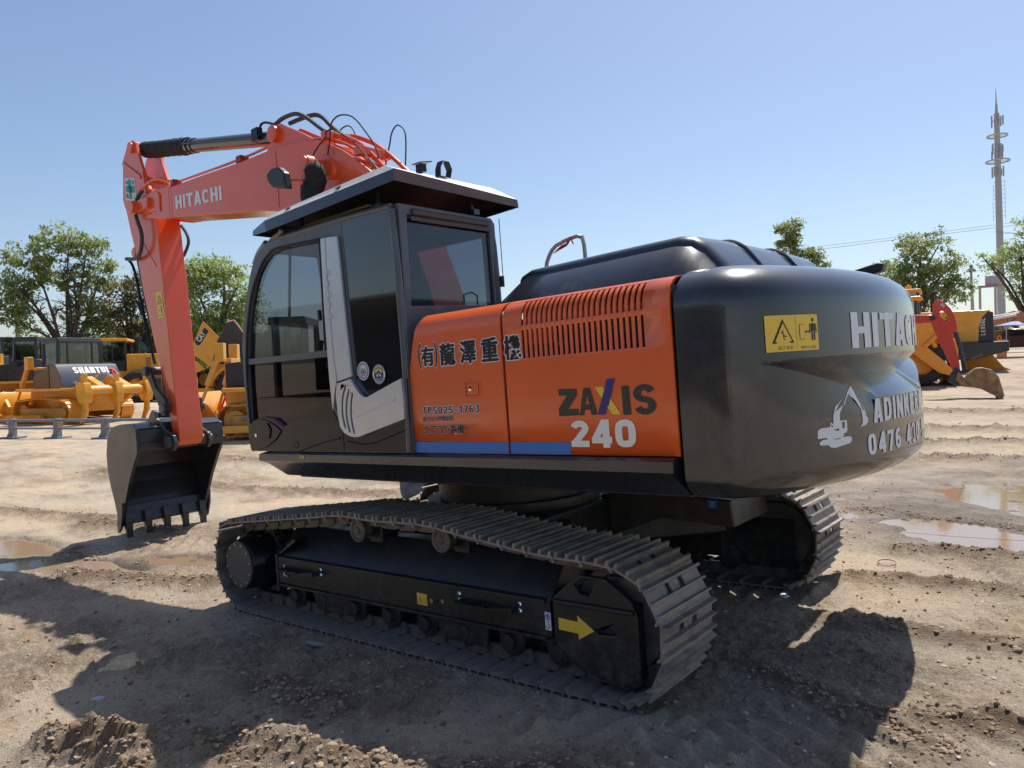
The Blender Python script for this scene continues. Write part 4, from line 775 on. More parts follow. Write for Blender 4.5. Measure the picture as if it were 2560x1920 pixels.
T2 = [(-.396, 2.922), (-.262, 2.908), (-.25, 2.7), (-.236, 2.354), (-.215, 2.0), (-.206, 1.885), (-.378, 1.858), (-.392, 2.0), (-.404, 2.38), (-.407, 2.7)]
T3 = [(-.374, 1.845), (-.206, 1.872), (-.17, 1.82), (-.12, 1.765), (-.068, 1.735), (-.03, 1.735), (.338, 1.845), (.350, 1.70), (.343, 1.57), (-.15, 1.455), (-.193, 1.449), (-.26, 1.458), (-.33, 1.485), (-.372, 1.53), (-.384, 1.60), (-.395, 1.75)]
for P in (T1, T2): m = MB(); m.prism(P, -1.432, -1.402); m.build('silver_trim', SILVER, cab, bev=.010, seg=3)
def vent(pts, w):
    L = []; R = []
    q = catmull([Vector((a, 0, b)) for a, b in pts], 5)
    for i, p in enumerate(q):
        d = (q[min(i + 1, len(q) - 1)] - q[max(i - 1, 0)]).normalized(); n = Vector((-d.z, 0, d.x)); f = w * (1 if 0 < i < len(q) - 1 else .5); L.append(p + n * f); R.append(p - n * f)
    return [(p.x, p.z) for p in L] + [(p.x, p.z) for p in R[::-1]]
V3 = [vent([(-.267, 1.829), (-.315, 1.735), (-.330, 1.62), (-.305, 1.515)], .0105), vent([(-.232, 1.80), (-.272, 1.70), (-.282, 1.59), (-.255, 1.485)], .0105), vent([(-.195, 1.77), (-.222, 1.68), (-.228, 1.58), (-.206, 1.475)], .0105)]
m = MB(); m.holed(T3, V3, -1.440, -1.405); bl = m.build('silver_blade', SILVER, cab, bev=.006, seg=3)
m = MB(); m.prism(T3[8:] + T3[:4], -1.418, -1.412); m.build('vent_backing', RUBBER, bl)
m = MB(); m.add([(-.18, -1.442, 1.600), (.25, -1.442, 1.712), (.255, -1.4415, 1.690), (-.18, -1.4415, 1.585)], [(0, 1, 2, 3)]); m.lathe([(0, .016), (.005, .014), (.002, 0)], (.262, -1.44, 1.702), (0, -1, 0), 16); m.build('blade_crease', mat('silver_crease', (.45, .50, .58), .25, .5), bl)
for z in (2.50, 2.42, 2.34, 2.66, 2.58):
    m = MB(); m.cyl((-.405, -1.437, z - .022), (-.405, -1.437, z + .022), .012, 10); m.box(-.44, -.37, -1.437, -1.431, z - .018, z + .018) if z in (2.34, 2.5, 2.66) else None; m.build('door_hinge', SILVER, cab)
fw = lambda u, v, h: (u, -1.4085 - h, v)
def pine(b):
    flat_poly(b, disc((-.091, 1.919), .066), fw, 0, .001); put_ring(b, (-.091, 1.919), .050, .059, fw, 1, h=.002)
    put_ring(b, (-.091, 1.919), .042, .046, fw, 3, h=.002)
    for x in (-.112, -.091, -.070): flat_poly(b, [(x - .009, 1.898), (x + .009, 1.898), (x, 1.945)], fw, 2, .003); flat_poly(b, [(x - .008, 1.912), (x + .008, 1.912), (x, 1.95)], fw, 2, .0034)
    flat_poly(b, [(-.115, 1.884), (-.067, 1.884), (-.074, 1.893), (-.108, 1.893)], fw, 3, .0035)
def rose(b):
    flat_poly(b, disc((.079, 1.886), .068), fw, 0, .001); flat_poly(b, disc((.079, 1.886), .051), fw, 1, .002); put_ring(b, (.079, 1.886), .058, .064, fw, 1, h=.002, n=30, a0=.3, a1=2.8); put_ring(b, (.079, 1.886), .058, .064, fw, 1, h=.002, n=30, a0=3.5, a1=5.9)
    for a in (35, 68, 104, 140): r = math.radians(a); flat_poly(b, disc((.079 + .035 * math.cos(r), 1.886 + .033 * math.sin(r)), .0105, 10), fw, 2, .003)
    put_ring(b, (.079, 1.875), .026, .030, fw, 0, h=.003, n=14, a0=3.6, a1=5.8); flat_poly(b, disc((.064, 1.878), .009, 10), fw, 0, .003); flat_poly(b, disc((.095, 1.878), .008, 10), fw, 0, .003); flat_poly(b, [(.073, 1.893), (.083, 1.893), (.09, 1.885), (.07, 1.886)], fw, 0, .003)
TG = mat('tree_green_print', (.02, .22, .05), .5)
stickers('pine_tree_sticker', cab, pine, [WHITE, INKBLUE, TG, INKRED]); stickers('round_emblem_sticker', cab, rose, [WHITE, mat('emblem_navy', (.01, .02, .10), .4), INKYEL])
m = MB(); m.box(-.75, -.3, -1.12, -.65, 1.55, 1.85); m.prism([(-.42, 1.8), (-.28, 1.8), (-.12, 2.5), (-.22, 2.52)], -1.12, -.65); m.prism([(-.26, 2.5), (-.14, 2.5), (-.10, 2.7), (-.18, 2.71)], -1.02, -.75)
seat = m.build('driver_seat', INTER, cab, bev=.03)
m = MB(); m.box(-.9, -.2, -1.28, -1.15, 1.5, 1.98); m.box(-.9, .25, -.62, -.47, 1.5, 2.02); m.box(-1.6, .3, -1.34, -.46, 1.34, 1.50); m.box(.0, .30, -1.33, -.46, 1.5, 2.28); m.box(-1.0, -.4, -.70, -.45, 2.02, 2.12); m.build('console', INTER, cab, bev=.02)
m = MB(); m.tube([(-.85, -1.2, 1.95), (-.88, -1.2, 2.12), (-.86, -1.2, 2.2)], .018, 8); m.tube([(-1.35, -.95, 1.5), (-1.25, -.95, 1.95)], .03, 8); m.build('control_lever', INTER, cab)
m = MB(); m.tube([(.34, -.78, 2.37), (.34, -.78, 2.43), (.34, -.70, 2.45), (.34, -.64, 2.43), (.34, -.64, 2.36)], .006, 5, smooth=0); m.build('grab_wire', RUBBER, cab)
m = MB(); m.tube([(.40, -.40, 2.54), (.40, -.40, 3.02)], .0035, 5); m.cyl((.385, -.40, 2.50), (.385, -.40, 2.58), .02, 10); m.build('antenna', RUBBER, EX, rz=UY)
# canopy on four posts
def canopy():
    m = MB()
    T = [(-1.24, -1.37, 3.195), (-1.08, -1.43, 3.222), (.33, -1.435, 3.270), (.27, -.30, 3.295), (-1.08, -.28, 3.222), (-1.24, -.34, 3.195)]
    Cc = [(-1.33, -1.455, 3.135), (-1.09, -1.495, 3.165), (.49, -1.495, 3.205), (.43, -.20, 3.185), (-1.09, -.20, 3.165), (-1.33, -.26, 3.140)]
    Fl = [(-1.33, -1.46, 3.095), (-1.06, -1.505, 3.075), (.49, -1.505, 3.125), (.43, -.19, 3.125), (-1.06, -.19, 3.075), (-1.33, -.25, 3.095)]
    n = 6; V = T + Cc + Fl
    m.add(V, [(0, 1, 4, 5), (1, 2, 3, 4)] + [(i, (i + 1) % n, n + (i + 1) % n, n + i) for i in range(n)], 0)
    m.add(V, [(n + i, n + (i + 1) % n, 2 * n + (i + 1) % n, 2 * n + i) for i in range(n) if i != 2], 1); m.add(V, [(n + 2, n + 3, 2 * n + 3, 2 * n + 2)], 2)
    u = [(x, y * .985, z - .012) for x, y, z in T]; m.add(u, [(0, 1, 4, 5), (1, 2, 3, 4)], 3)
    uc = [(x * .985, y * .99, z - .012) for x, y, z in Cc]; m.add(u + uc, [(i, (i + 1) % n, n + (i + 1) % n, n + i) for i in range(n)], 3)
    return m.build('canopy', [CANOPYM, BLACK, mat('brown_red_lip', (.10, .055, .05), .5, noise=.2), mat('canopy_underside_shade', (.018, .018, .018), .75)], EX, rz=UY, ang=20, flat=True)  # underside sheet is near black, its shade put into the colour
cn = canopy()
for x, y in ((-.82, -1.33), (.11, -1.33), (-.82, -.52), (.33, -.62)):
    m = MB(); m.cyl((x, y, 3.0), (x, y, 3.19), .016, 10); m.box(x - .03, x + .05, y - .03, y + .03, 3.03, 3.07); m.build('canopy_post', BLACK, cn)
for x in (-.80, -.16):
    m = MB(); m.lathe([(0, .024), (.004, .023), (.003, 0)], (x, -1.462, 3.199 + (x + 1.09) * .030), (0, -.54, .84), 16); m.build('canopy_hole', RUBBER, cn)
for (y, s_) in ((-1.16, .9), (-.965, 1.15)):
    m = MB(); hh = .095 * s_
    P = [(y - .05, 3.245), (y - .045, 3.245 + hh * .55), (y - .02, 3.25 + hh), (y + .045, 3.25 + hh), (y + .07, 3.245 + hh * .6), (y + .05, 3.245)]
    if s_ > 1:
        for i in range(len(P)): a, b = P[i], P[(i + 1) % len(P)]; m.obox((.40, a[0], a[1]), (.40, b[0], b[1]), .05, .008, up=(1, 0, 0)) if False else m.prism([a, b, (b[0] * .93 + y * .07, b[1] * .93 + 3.29 * .07), (a[0] * .93 + y * .07, a[1] * .93 + 3.29 * .07)], .37, .425, 'x')
    else:
        m.box(.38, .44, y - .045, y + .0, 3.245, 3.30); m.prism([(y - .06, 3.30), (y + .06, 3.325), (y + .06, 3.332), (y - .06, 3.307)], .36, .44, 'x')
    m.build('lamp_bracket', BLACKG, cn)
m = MB()
for i in range(9): m.obox((-1.10 + i * .115, -1.30, 3.085), (-1.22 + i * .115, -.50, 3.085), .022, .010)
m.box(-1.22, .0, -1.33, -1.30, 3.075, 3.095); m.box(-1.30, -.15, -.50, -.47, 3.075, 3.095)
m.build('roof_guard', mat('guard_bar_grey', (.13, .12, .10), .5), cab)
m = MB(); m.tube([(-1.30, -1.36, 2.99), (-1.18, -1.36, 3.05), (-1.08, -1.36, 3.07), (-1.05, -1.36, 3.10)], .028, 10); m.tube([(-1.46, -1.37, 2.89), (-1.38, -1.37, 2.97), (-1.27, -1.37, 3.03)], .034, 10); m.build('post_padding', mat('grey_foam_wrap', (.34, .31, .27), .7, noise=.2, bump=.8, bscale=60), cab)
m = MB(); m.box(-1.10, -.86, -1.37, -1.31, 3.045, 3.085); m.cyl((-1.0, -1.38, 3.065), (-1.0, -1.36, 3.065), .018, 10); m.build('guard_clamp', PLASTIC, cab)
# ---- boom
BTOP = [(-5.50, 4.577), (-5.18, 4.552), (-4.4, 4.51), (-3.59, 4.46), (-3.26, 4.45), (-2.83, 4.436), (-2.60, 4.415), (-2.37, 4.38), (-2.14, 4.325), (-1.94, 4.244), (-1.72, 4.12), (-1.51, 3.97), (-1.33, 3.83), (-1.05, 3.52), (-.82, 3.12), (-.64, 2.65), (-.50, 2.15), (-.38, 1.72)]
BBOT = [(-.62, 1.55), (-.86, 1.85), (-1.12, 2.35), (-1.42, 2.82), (-1.75, 3.20), (-2.1, 3.47), (-2.5, 3.65), (-2.9, 3.76), (-3.2, 3.825), (-4.2, 3.985), (-5.40, 4.176), (-5.50, 4.20)]
m = MB(); m.prism(BTOP + BBOT, -.205, .205); boom = m.build('boom', ORANGE, EX, bev=.012, rz=UY, ang=25)
m = MB()
for y0, y1 in ((-.215, -.165), (.165, .215)): m.prism([(-5.36, 4.165), (-5.36, 4.572), (-5.75, 4.612), (-5.95, 4.60), (-6.16, 4.62), (-6.30, 4.57), (-6.36, 4.46), (-6.33, 4.36), (-6.22, 4.31), (-5.95, 4.28), (-5.62, 4.20)], y0, y1)
m.prism([(-5.30, 4.16), (-5.30, 4.58), (-5.36, 4.58), (-5.40, 4.17)], -.21, .21); m.build('boom_nose', ORANGE, boom, bev=.008)
m = MB(); m.prism([(-5.72, 4.33), (-5.60, 4.30), (-5.585, 4.52), (-5.65, 4.57), (-5.95, 4.58), (-6.15, 4.565), (-6.28, 4.50), (-6.28, 4.42), (-6.15, 4.36)], -.235, -.214); m.prism([(-5.85, 4.40), (-5.82, 4.50), (-5.87, 4.54), (-6.1, 4.545), (-6.28, 4.51), (-6.28, 4.41), (-6.1, 4.385)], -.285, -.232); m.cyl((-6.205, -.35, 4.465), (-6.205, -.2, 4.465), .082, 24); m.cyl((-6.205, -.30, 4.465), (-6.205, -.28, 4.465), .095, 24); m.build('arm_pivot_boss', ORANGE, boom, bev=.006)
m = MB(); m.box(-2.875, -2.865, -.211, -.204, 3.80, 4.40); m.build('weld_seam', ORANGE, boom)
m = MB()
for y0, y1 in ((-.155, -.11), (.11, .155)): m.prism([(-3.15, 4.44), (-3.02, 4.55), (-2.96, 4.69), (-2.84, 4.70), (-2.46, 4.50), (-2.22, 4.36), (-2.5, 4.36)], y0, y1)
for sy in (-1, 1): m.cyl((-2.92, sy * .11, 4.60), (-2.92, sy * .21, 4.60), .090, 24)
m.build('cylinder_bracket', ORANGE, boom, bev=.006)
m = MB(); m.cyl((-2.92, -.215, 4.60), (-2.92, -.21, 4.60), .062, 20); m.build('pin_cap', ORANGE, boom)
m = MB(); m.cyl((-2.04, -.44, 4.03), (-2.04, .44, 4.03), .062, 24); m.lathe([(0, .085), (.10, .085), (.10, .075), (.125, .075), (.125, 0)], (-2.04, -.33, 4.03), (0, -1, 0), 24); m.lathe([(0, .11), (.05, .10), (.05, 0)], (-1.93, -.2, 3.98), (0, -1, 0), 24); m.build('cylinder_pin', ORANGE, boom)
m = MB(); m.box(-2.10, -1.98, -.44, -.40, 3.74, 3.96); m.tube([(-2.05, -.44, 3.86), (-2.12, -.52, 3.87), (-2.17, -.60, 3.865)], .016, 8); lb = m.build('lamp_arm', ORANGE, boom, bev=.005)
m = MB(); m.prism([(-2.33, 3.945), (-2.25, 3.985), (-2.12, 3.98), (-2.02, 3.90), (-2.00, 3.74), (-2.24, 3.80), (-2.31, 3.87)], -.68, -.60); m.build('work_lamp_cover', BLACKM, lb, bev=.02)
m = MB()
for k in range(14): a = k * .7; m.ico((-1.915 + .035 * math.cos(a), -.43 + .03 * math.sin(a), 3.90 - .035 * k), .105, 2, .12)
wrap1 = m.build('cylinder_wrap', WRAPM, boom)
for sy in (-1, 1):
    foot = Vector((-1.55, sy * .42, 1.50)); head = Vector((-2.0, sy * .40, 4.00)); mid = foot.lerp(head, .66)
    m = MB(); m.cyl(foot, mid, .085, 20); m.cyl(mid, foot.lerp(head, .69), .098, 20); m.cyl(foot.lerp(head, .69), head, .05, 16, m=1); m.build('boom_cylinder', [ORANGE, CHROME], EX, rz=UY)
# arm cylinder
a_, b_ = Vector((-6.43, 0, 5.35)), Vector((-2.92, 0, 4.60)); D = (b_ - a_)
m = MB(); m.cyl(a_.lerp(b_, .375), b_.lerp(a_, .03), .083, 28); m.cyl(a_.lerp(b_, .362), a_.lerp(b_, .385), .10, 28); m.cyl(a_.lerp(b_, .40), a_.lerp(b_, .415), .095, 28); m.cyl(b_.lerp(a_, .03) , b_, .075, 20)
ac = m.build('arm_cylinder', mat('cylinder_gunmetal', (.07, .075, .085), .18, .6, coat=.6), EX, rz=UY)
m = MB()
q = [a_.lerp(b_, .012 + .353 * i / 22) for i in range(23)]
m.tube([p + Vector((0, 0, .006 * math.sin(i * 2.1))) for i, p in enumerate(q)], [.108 + .004 * math.sin(i * 1.7) + .003 * math.sin(i * 4.1) for i in range(23)], 20, smooth=0); m.build('rod_wrap', WRAPM, ac)
m = MB(); m.tube([a_.lerp(b_, .37) + Vector((0, -.105, .01)), a_.lerp(b_, .62) + Vector((0, -.10, .012)), a_.lerp(b_, .86) + Vector((0, -.105, .01)), a_.lerp(b_, .885) + Vector((0, -.105, .03)), a_.lerp(b_, .90) + Vector((0, -.11, .13)), a_.lerp(b_, .93) + Vector((0, -.11, .155)), b_ + Vector((-.08, -.1, .14))], .014, 8, smooth=3)
m.box(a_.lerp(b_, .85).x, a_.lerp(b_, .885).x, -.13, -.06, 4.66, 4.80); m.build('cylinder_pipe', CHROME if False else BLACKG, ac)
HOSE = mat('spiral_hose', (.045, .048, .052), .5, bump=1, bscale=90)
m = MB(); m.tube([(-3.02, -.1, 4.735), (-2.84, -.1, 4.765), (-2.6, -.1, 4.745), (-2.42, -.1, 4.655), (-2.24, -.1, 4.52), (-2.12, -.1, 4.43)], .023, 8); m.build('hydraulic_hose', HOSE, boom)
m = MB(); m.tube([(-3.02, .1, 4.80), (-2.78, .1, 4.79), (-2.54, .1, 4.76), (-2.405, .1, 4.69), (-2.267, .1, 4.56), (-2.08, .1, 4.41)], .025, 8); m.build('hydraulic_hose', HOSE, boom)
for pts, r in (([(-2.13, -.1, 4.43), (-2.0, -.08, 4.37), (-1.79, -.05, 4.28), (-1.64, -.05, 4.19), (-1.47, -.05, 4.05), (-1.15, -.05, 3.72)], .022), ([(-2.08, .1, 4.41), (-1.93, .14, 4.37), (-1.71, .15, 4.26), (-1.62, .15, 4.20), (-1.40, .15, 4.03), (-1.15, .15, 3.8)], .024), ([(-2.6, -.13, 4.45), (-2.3, -.13, 4.39), (-1.9, -.13, 4.27), (-1.6, -.13, 4.10), (-1.25, -.13, 3.80)], .016), ([(-2.4, .02, 4.42), (-2.1, .02, 4.37), (-1.8, .02, 4.24), (-1.3, .02, 3.85)], .018), ([(-3.05, -.13, 4.52), (-3.65, -.13, 4.53), (-4.53, -.13, 4.575), (-5.34, -.13, 4.625)], .016)):
    m = MB(); m.tube(pts, r, 8); m.build('boom_pipe', ORANGE, boom)
for x, z in ((-2.02, 4.34), (-1.52, 4.06), (-5.30, 4.60), (-3.66, 4.50)):
    m = MB(); m.box(x - .05, x + .05, -.19, .19 if x > -3 else -.08, z - .03, z + .05); m.build('pipe_clamp', ORANGE if x > -3 else mat('dark_red_clamp', (.25, .03, .015), .5), boom, bev=.004)
for pts in ([(-2.06, -.33, 4.10), (-2.03, -.26, 4.22), (-1.96, -.215, 4.30), (-1.95, -.215, 4.345), (-1.88, -.21, 4.36), (-1.75, -.21, 4.30), (-1.5, -.21, 4.12), (-1.2, -.21, 3.80)], [(-1.91, -.24, 4.11), (-1.87, -.23, 4.25), (-1.85, -.22, 4.40), (-1.74, -.2, 4.46), (-1.60, -.15, 4.42), (-1.5, -.1, 4.28), (-1.40, -.05, 4.08), (-1.34, -.05, 3.84)], [(-2.38, .18, 4.38), (-2.33, .2, 4.49), (-2.22, .2, 4.55), (-2.10, .2, 4.54), (-2.02, .2, 4.44), (-1.99, .18, 4.27)], [(-1.56, .19, 4.00), (-1.53, .24, 4.22), (-1.50, .25, 4.32), (-1.41, .25, 4.37), (-1.31, .25, 4.28), (-1.28, .22, 4.08), (-1.30, .19, 3.78)]):
    m = MB(); m.tube(pts, .0075, 6); m.build('grease_line', RUBBER, boom)
fb = lambda u, v, h: (u, -.2065 - h, v)
def hit_boom(b):
    fb2 = lambda u, v, h: fb(-5.195 + u, 4.247 + v - .107 * u, h); stroke_text(b, 'HITACHI', 0, 0, 1.155, .168, fb2, t=.23, w=.66, gap=.11)
stickers('maker_lettering', boom, hit_boom, WHITE)
# ---- arm
AR = [(-6.50, 5.43), (-6.40, 5.45), (-6.31, 5.40), (-6.28, 5.30), (-6.20, 5.10), (-5.98, 4.68), (-5.93, 4.5), (-5.87, 4.20), (-5.80, 3.4), (-5.745, 2.58), (-5.70, 1.9), (-5.655, 1.42), (-5.66, 1.30), (-5.72, 1.225), (-5.80, 1.25), (-5.845, 1.40), (-5.90, 1.75), (-6.00, 2.09), (-6.19, 2.62), (-6.40, 3.30), (-6.52, 3.79), (-6.67, 4.20), (-6.83, 4.72), (-6.74, 5.25), (-6.60, 5.38)]
m = MB(); m.prism([p for p in AR if p[1] < 5.12 or p[0] < -6.7][:] if False else [(-6.05, 4.80), (-5.93, 4.5), (-5.87, 4.20)] + AR[8:23] + [(-6.78, 5.0)], -.165, .165); arm = m.build('arm', ORANGE, EX, bev=.010, rz=UY, ang=25)
m = MB()
for y0, y1 in ((-.175, -.13), (.13, .175)): m.prism(AR[:6] + [(-6.1, 4.60), (-6.5, 4.3), (-6.79, 4.6)] + AR[22:], y0, y1)
m.prism([(-6.05, 4.80), (-6.01, 4.86), (-6.55, 5.02), (-6.55, 4.96)], -.13, .13)
for sy in (-1, 1): m.cyl((-6.42, sy * .12, 5.345), (-6.42, sy * .215, 5.345), .075, 22)
m.build('arm_head', ORANGE, arm, bev=.006)
m = MB(); m.obox((-6.72, -.185, 5.20), (-6.18, -.19, 4.88), .022, .04); m.prism([(-6.16, 4.97), (-6.12, 4.96), (-6.05, 4.66), (-6.10, 4.65)], -.19, -.175); m.build('stiffener', ORANGE, arm)
m = MB(); m.obox((-6.40, -.168, 4.12), (-5.95, -.168, 3.63), .008, .012); m.build('weld_seam', ORANGE, arm)
m = MB(); m.cyl((-6.80, -.10, 3.97), (-6.80, .10, 3.97), .065, 20); m.prism([(-6.86, 4.02), (-6.55, 4.15), (-6.50, 3.85), (-6.80, 3.90)], -.09, .09); m.build('cylinder_lug', ORANGE, arm, bev=.005)
fa = lambda u, v, h: (u, -.1762 - h, v)
def cross(b):
    def Q(u, v, h=.002): return fa(-6.715 + u * .325 + (v) * -.01, 4.685 + v * .31 - u * .075, h)
    def rc(a, c, d, e, mm, h=.002): b.add([Q(a, c, h), Q(d, c, h), Q(d, e, h), Q(a, e, h)], [(0, 1, 2, 3)], mm)
    rc(0, 0, 1, 1, 0); rc(.34, .05, .64, .95, 1, .003); rc(.06, .35, .94, .66, 1, .003)
    for s_, cx, cy in (('安', .82, .81), ('全', .18, .81), ('第', .18, .19), ('一', .82, .19)):
        put_text(b, s_, .25 if s_ != '一' else .06, .25 if s_ != '一' else .2, lambda u, v, h: Q(cx + (-v if s_ != '一' else u), cy + (u if s_ != '一' else v), .004), 2, .01)
stickers('green_cross_sticker', arm, cross, [WHITE, INKGREEN, INKB])
fa2 = lambda u, v, h: (u, -.1665 - h, v)
def armwarn(b):
    def Q(u, v, h=.002): return fa2(-6.01 + u * .19 - (v - .0) * .035, 2.94 + v * .355, h)
    def rc(a, c, d, e, mm, h=.002): b.add([Q(a, c, h), Q(d, c, h), Q(d, e, h), Q(a, e, h)], [(0, 1, 2, 3)], mm)
    rc(0, 0, 1, 1, 0); b.add([Q(.12, .60, .003), Q(.88, .60, .003), Q(.5, .90, .003)], [(0, 1, 2)], 1); b.add([Q(.22, .625, .004), Q(.78, .625, .004), Q(.5, .85, .004)], [(0, 1, 2)], 0)
    rc(.46, .67, .54, .76, 1, .005); rc(.1, .54, .9, .56, 1, .003); rc(.62, .18, .74, .40, 1, .003); rc(.60, .41, .76, .46, 1, .003); rc(.25, .28, .5, .31, 1, .003); rc(.12, .10, .88, .12, 1, .003)
stickers('warning_sticker', arm, armwarn, [INKYEL, INKB])
m = MB(); m.tube([(-5.23, -.22, 4.60), (-5.60, -.25, 4.72), (-5.95, -.25, 4.70), (-6.02, -.25, 4.66)], .017, 8); m.build('arm_pipe', ORANGE, boom)
m = MB(); m.tube([(-6.02, -.25, 4.66), (-6.14, -.26, 4.60), (-6.22, -.27, 4.50), (-6.245, -.27, 4.42), (-6.20, -.27, 4.30), (-6.14, -.25, 4.10), (-6.20, -.24, 3.93), (-6.35, -.22, 3.84), (-6.55, -.2, 3.83), (-6.80, -.2, 3.87)], .026, 8); m.build('arm_hose', HOSE, arm)
m = MB(); m.tube([(-6.85, -.15, 3.87), (-6.80, -.12, 3.78), (-6.74, -.10, 3.55), (-6.62, -.10, 3.1), (-6.42, -.10, 2.5), (-6.36, -.10, 2.35)], .020, 8); m.tube([(-6.74, -.10, 3.25), (-6.63, -.10, 3.05)], .03, 8, smooth=0); m.build('arm_tube', BLACKG, arm)
m = MB(); m.tube([(-5.92, .2, 4.22), (-5.82, .22, 4.08), (-5.80, .22, 3.95), (-5.92, .2, 3.80)], .022, 8); m.build('arm_hose', HOSE, arm)
cyl0, cyl1 = Vector((-6.80, 0, 3.97)), Vector((-6.34, 0, 2.26))
m = MB(); m.cyl(cyl0, cyl0.lerp(cyl1, .62), .07, 20); m.cyl(cyl0.lerp(cyl1, .62), cyl1, .04, 16, m=1); m.build('bucket_cylinder', [BLACKG, CHROME], EX, rz=UY)
# linkage
for y in (-.235, .235):
    m = MB(); m.prism([(-5.76, 1.72), (-5.84, 1.62), (-5.93, 1.63), (-6.02, 1.80), (-6.26, 2.12), (-6.34, 2.18), (-6.37, 2.26), (-6.30, 2.33), (-6.20, 2.29), (-6.05, 2.02), (-5.80, 1.85)], y - .022, y + .022); m.build('bucket_link', BLACKM, EX, bev=.01, rz=UY)
m = MB()
for p, r, w in (((-5.86, 1.73), .062, .29), ((-6.30, 2.25), .062, .29), ((-6.20, 1.66), .055, .21)): m.cyl((p[0], -w, p[1]), (p[0], w, p[1]), r, 20)
m.prism([(-6.22, 1.60), (-6.15, 1.62), (-5.96, 1.60), (-5.90, 1.66), (-6.0, 1.70), (-6.18, 1.72)], -.12, .12); m.build('link_pin', GREYM, EX, rz=UY)
# ---- bucket
BK = [(-5.972, 1.19), (-5.955, 1.30), (-5.965, 1.47), (-6.12, 1.525), (-6.45, 1.535), (-6.72, 1.50), (-6.86, 1.36), (-6.93, 1.15), (-6.925, .93), (-6.86, .72), (-6.76, .50), (-6.70, .34), (-6.635, .20)]
bk = MB()
for (a, b) in zip(BK[:-1], BK[1:]):
    d = Vector((b[0] - a[0], b[1] - a[1])).normalized(); n = Vector((d.y, -d.x)) * .022
    bk.prism([a, b, (b[0] + n.x * 1, b[1] + n.y), (a[0] + n.x, a[1] + n.y)], -.555, .555)
bucket = bk.build('bucket', BUCKET, EX, rz=UY, ang=50)
for y in (-.575, .575):
    m = MB(); m.prism([(-5.95, 1.18), (-5.94, 1.31), (-5.95, 1.485), (-6.12, 1.545), (-6.45, 1.555), (-6.74, 1.515), (-6.885, 1.37), (-6.955, 1.15), (-6.95, .92), (-6.885, .70), (-6.78, .47), (-6.70, .20), (-6.62, .17), (-6.50, .40), (-6.30, .74), (-6.08, 1.03)], y - .022, y + .022); sp_ = m.build('bucket_side', BUCKET, bucket, bev=.004)
    m = MB(); m.prism([(-6.60, .44), (-6.48, .50), (-6.50, .33), (-6.585, .13), (-6.67, .08), (-6.70, .20)], y + (-.05 if y < 0 else .022), y + (-.022 if y < 0 else .05)); m.build('side_cutter', BUCKET, bucket, bev=.005)
m = MB(); m.prism([(-6.665, .44), (-6.64, .44), (-6.58, .20), (-6.625, .18)], -.55, .55); m.build('cutting_edge', BUCKET, bucket, bev=.004)
tm = MB(); tm.prism([(-.055, .17), (.04, .19), (.055, .10), (.03, -.02), (-.02, -.03), (-.05, .05)], -.048, .048); tm.prism([(-.042, .04), (.052, .04), (.024, -.175), (-.008, -.18)], -.040, .040); TM = tm.mesh('bucket_tooth', BUCKET)
for i in range(5): t_ = inst(TM, 'bucket_tooth', bucket, (-6.575, -.52 + i * .26, .165), (0, -.1, 0)); bv = t_.modifiers.new('bevel', 'BEVEL'); bv.width = .006; bv.segments = 2
for y in (-.235, .235):
    m = MB(); m.prism([(-5.60, 1.27), (-5.66, 1.17), (-5.80, 1.16), (-5.95, 1.20), (-6.10, 1.40), (-6.50, 1.53), (-6.36, 1.55), (-6.30, 1.66), (-6.22, 1.72), (-6.14, 1.70), (-6.10, 1.60), (-5.90, 1.46), (-5.64, 1.37)], y - .022, y + .022); m.build('bucket_ear', BUCKET, bucket, bev=.008)
for sy in (-1, 1): m = MB(); m.cyl((-5.745, sy * .17, 1.285), (-5.745, sy * .30, 1.285), .075, 22); m.build('bucket_pin', GREYM, bucket)
# ------------------------------------------------------------------ surroundings
def gz(x, y): return float(hbase(np.array([float(x)]), np.array([float(y)]))[0])
YEL = mat('yellow_machine_paint', (.78, .36, .035), .38, coat=.4, coat_r=.1, noise=.08, nscale=2, rvar=.08, dirt=(.40, .24, .08), dirt_amt=.15, dscale=3)
YEL2 = mat('deep_yellow_paint', (.80, .30, .015), .4, coat=.3, noise=.08)
OCH = mat('ochre_paint', (.50, .25, .05), .45, coat=.2, noise=.1)
DRK = mat('dark_machine_paint', (.022, .025, .032), .42, coat=.3, noise=.2)
SLATE = mat('slate_sheet_paint', (.055, .065, .085), .4, coat=.3, noise=.1)
TYRE = mat('tyre_rubber', (.03, .029, .028), .8, noise=.3, bump=.5, bscale=20)
REDP = mat('faded_red_paint', (.55, .045, .025), .4, coat=.3, noise=.12, dirt=(.2, .05, .03), dirt_amt=.1)
RUST = mat('rusty_steel', (.33, .20, .10), .65, .2, noise=.35, nscale=6, dirt=(.14, .07, .035), dirt_amt=.5, dscale=5)
REDR = mat('red_ribbon', (.75, .02, .03), .6)
LGREY = mat('light_grey_paint', (.42, .43, .45), .5, noise=.15)
BGLASS = glassmat('cab_glass', (.60, .66, .66), .08)
def view_yaw(x, y):      # heading of the line of sight's right-hand side at a place
    dx, dy = x - 4.0, y + 4.89; return math.atan2(-dx, dy)
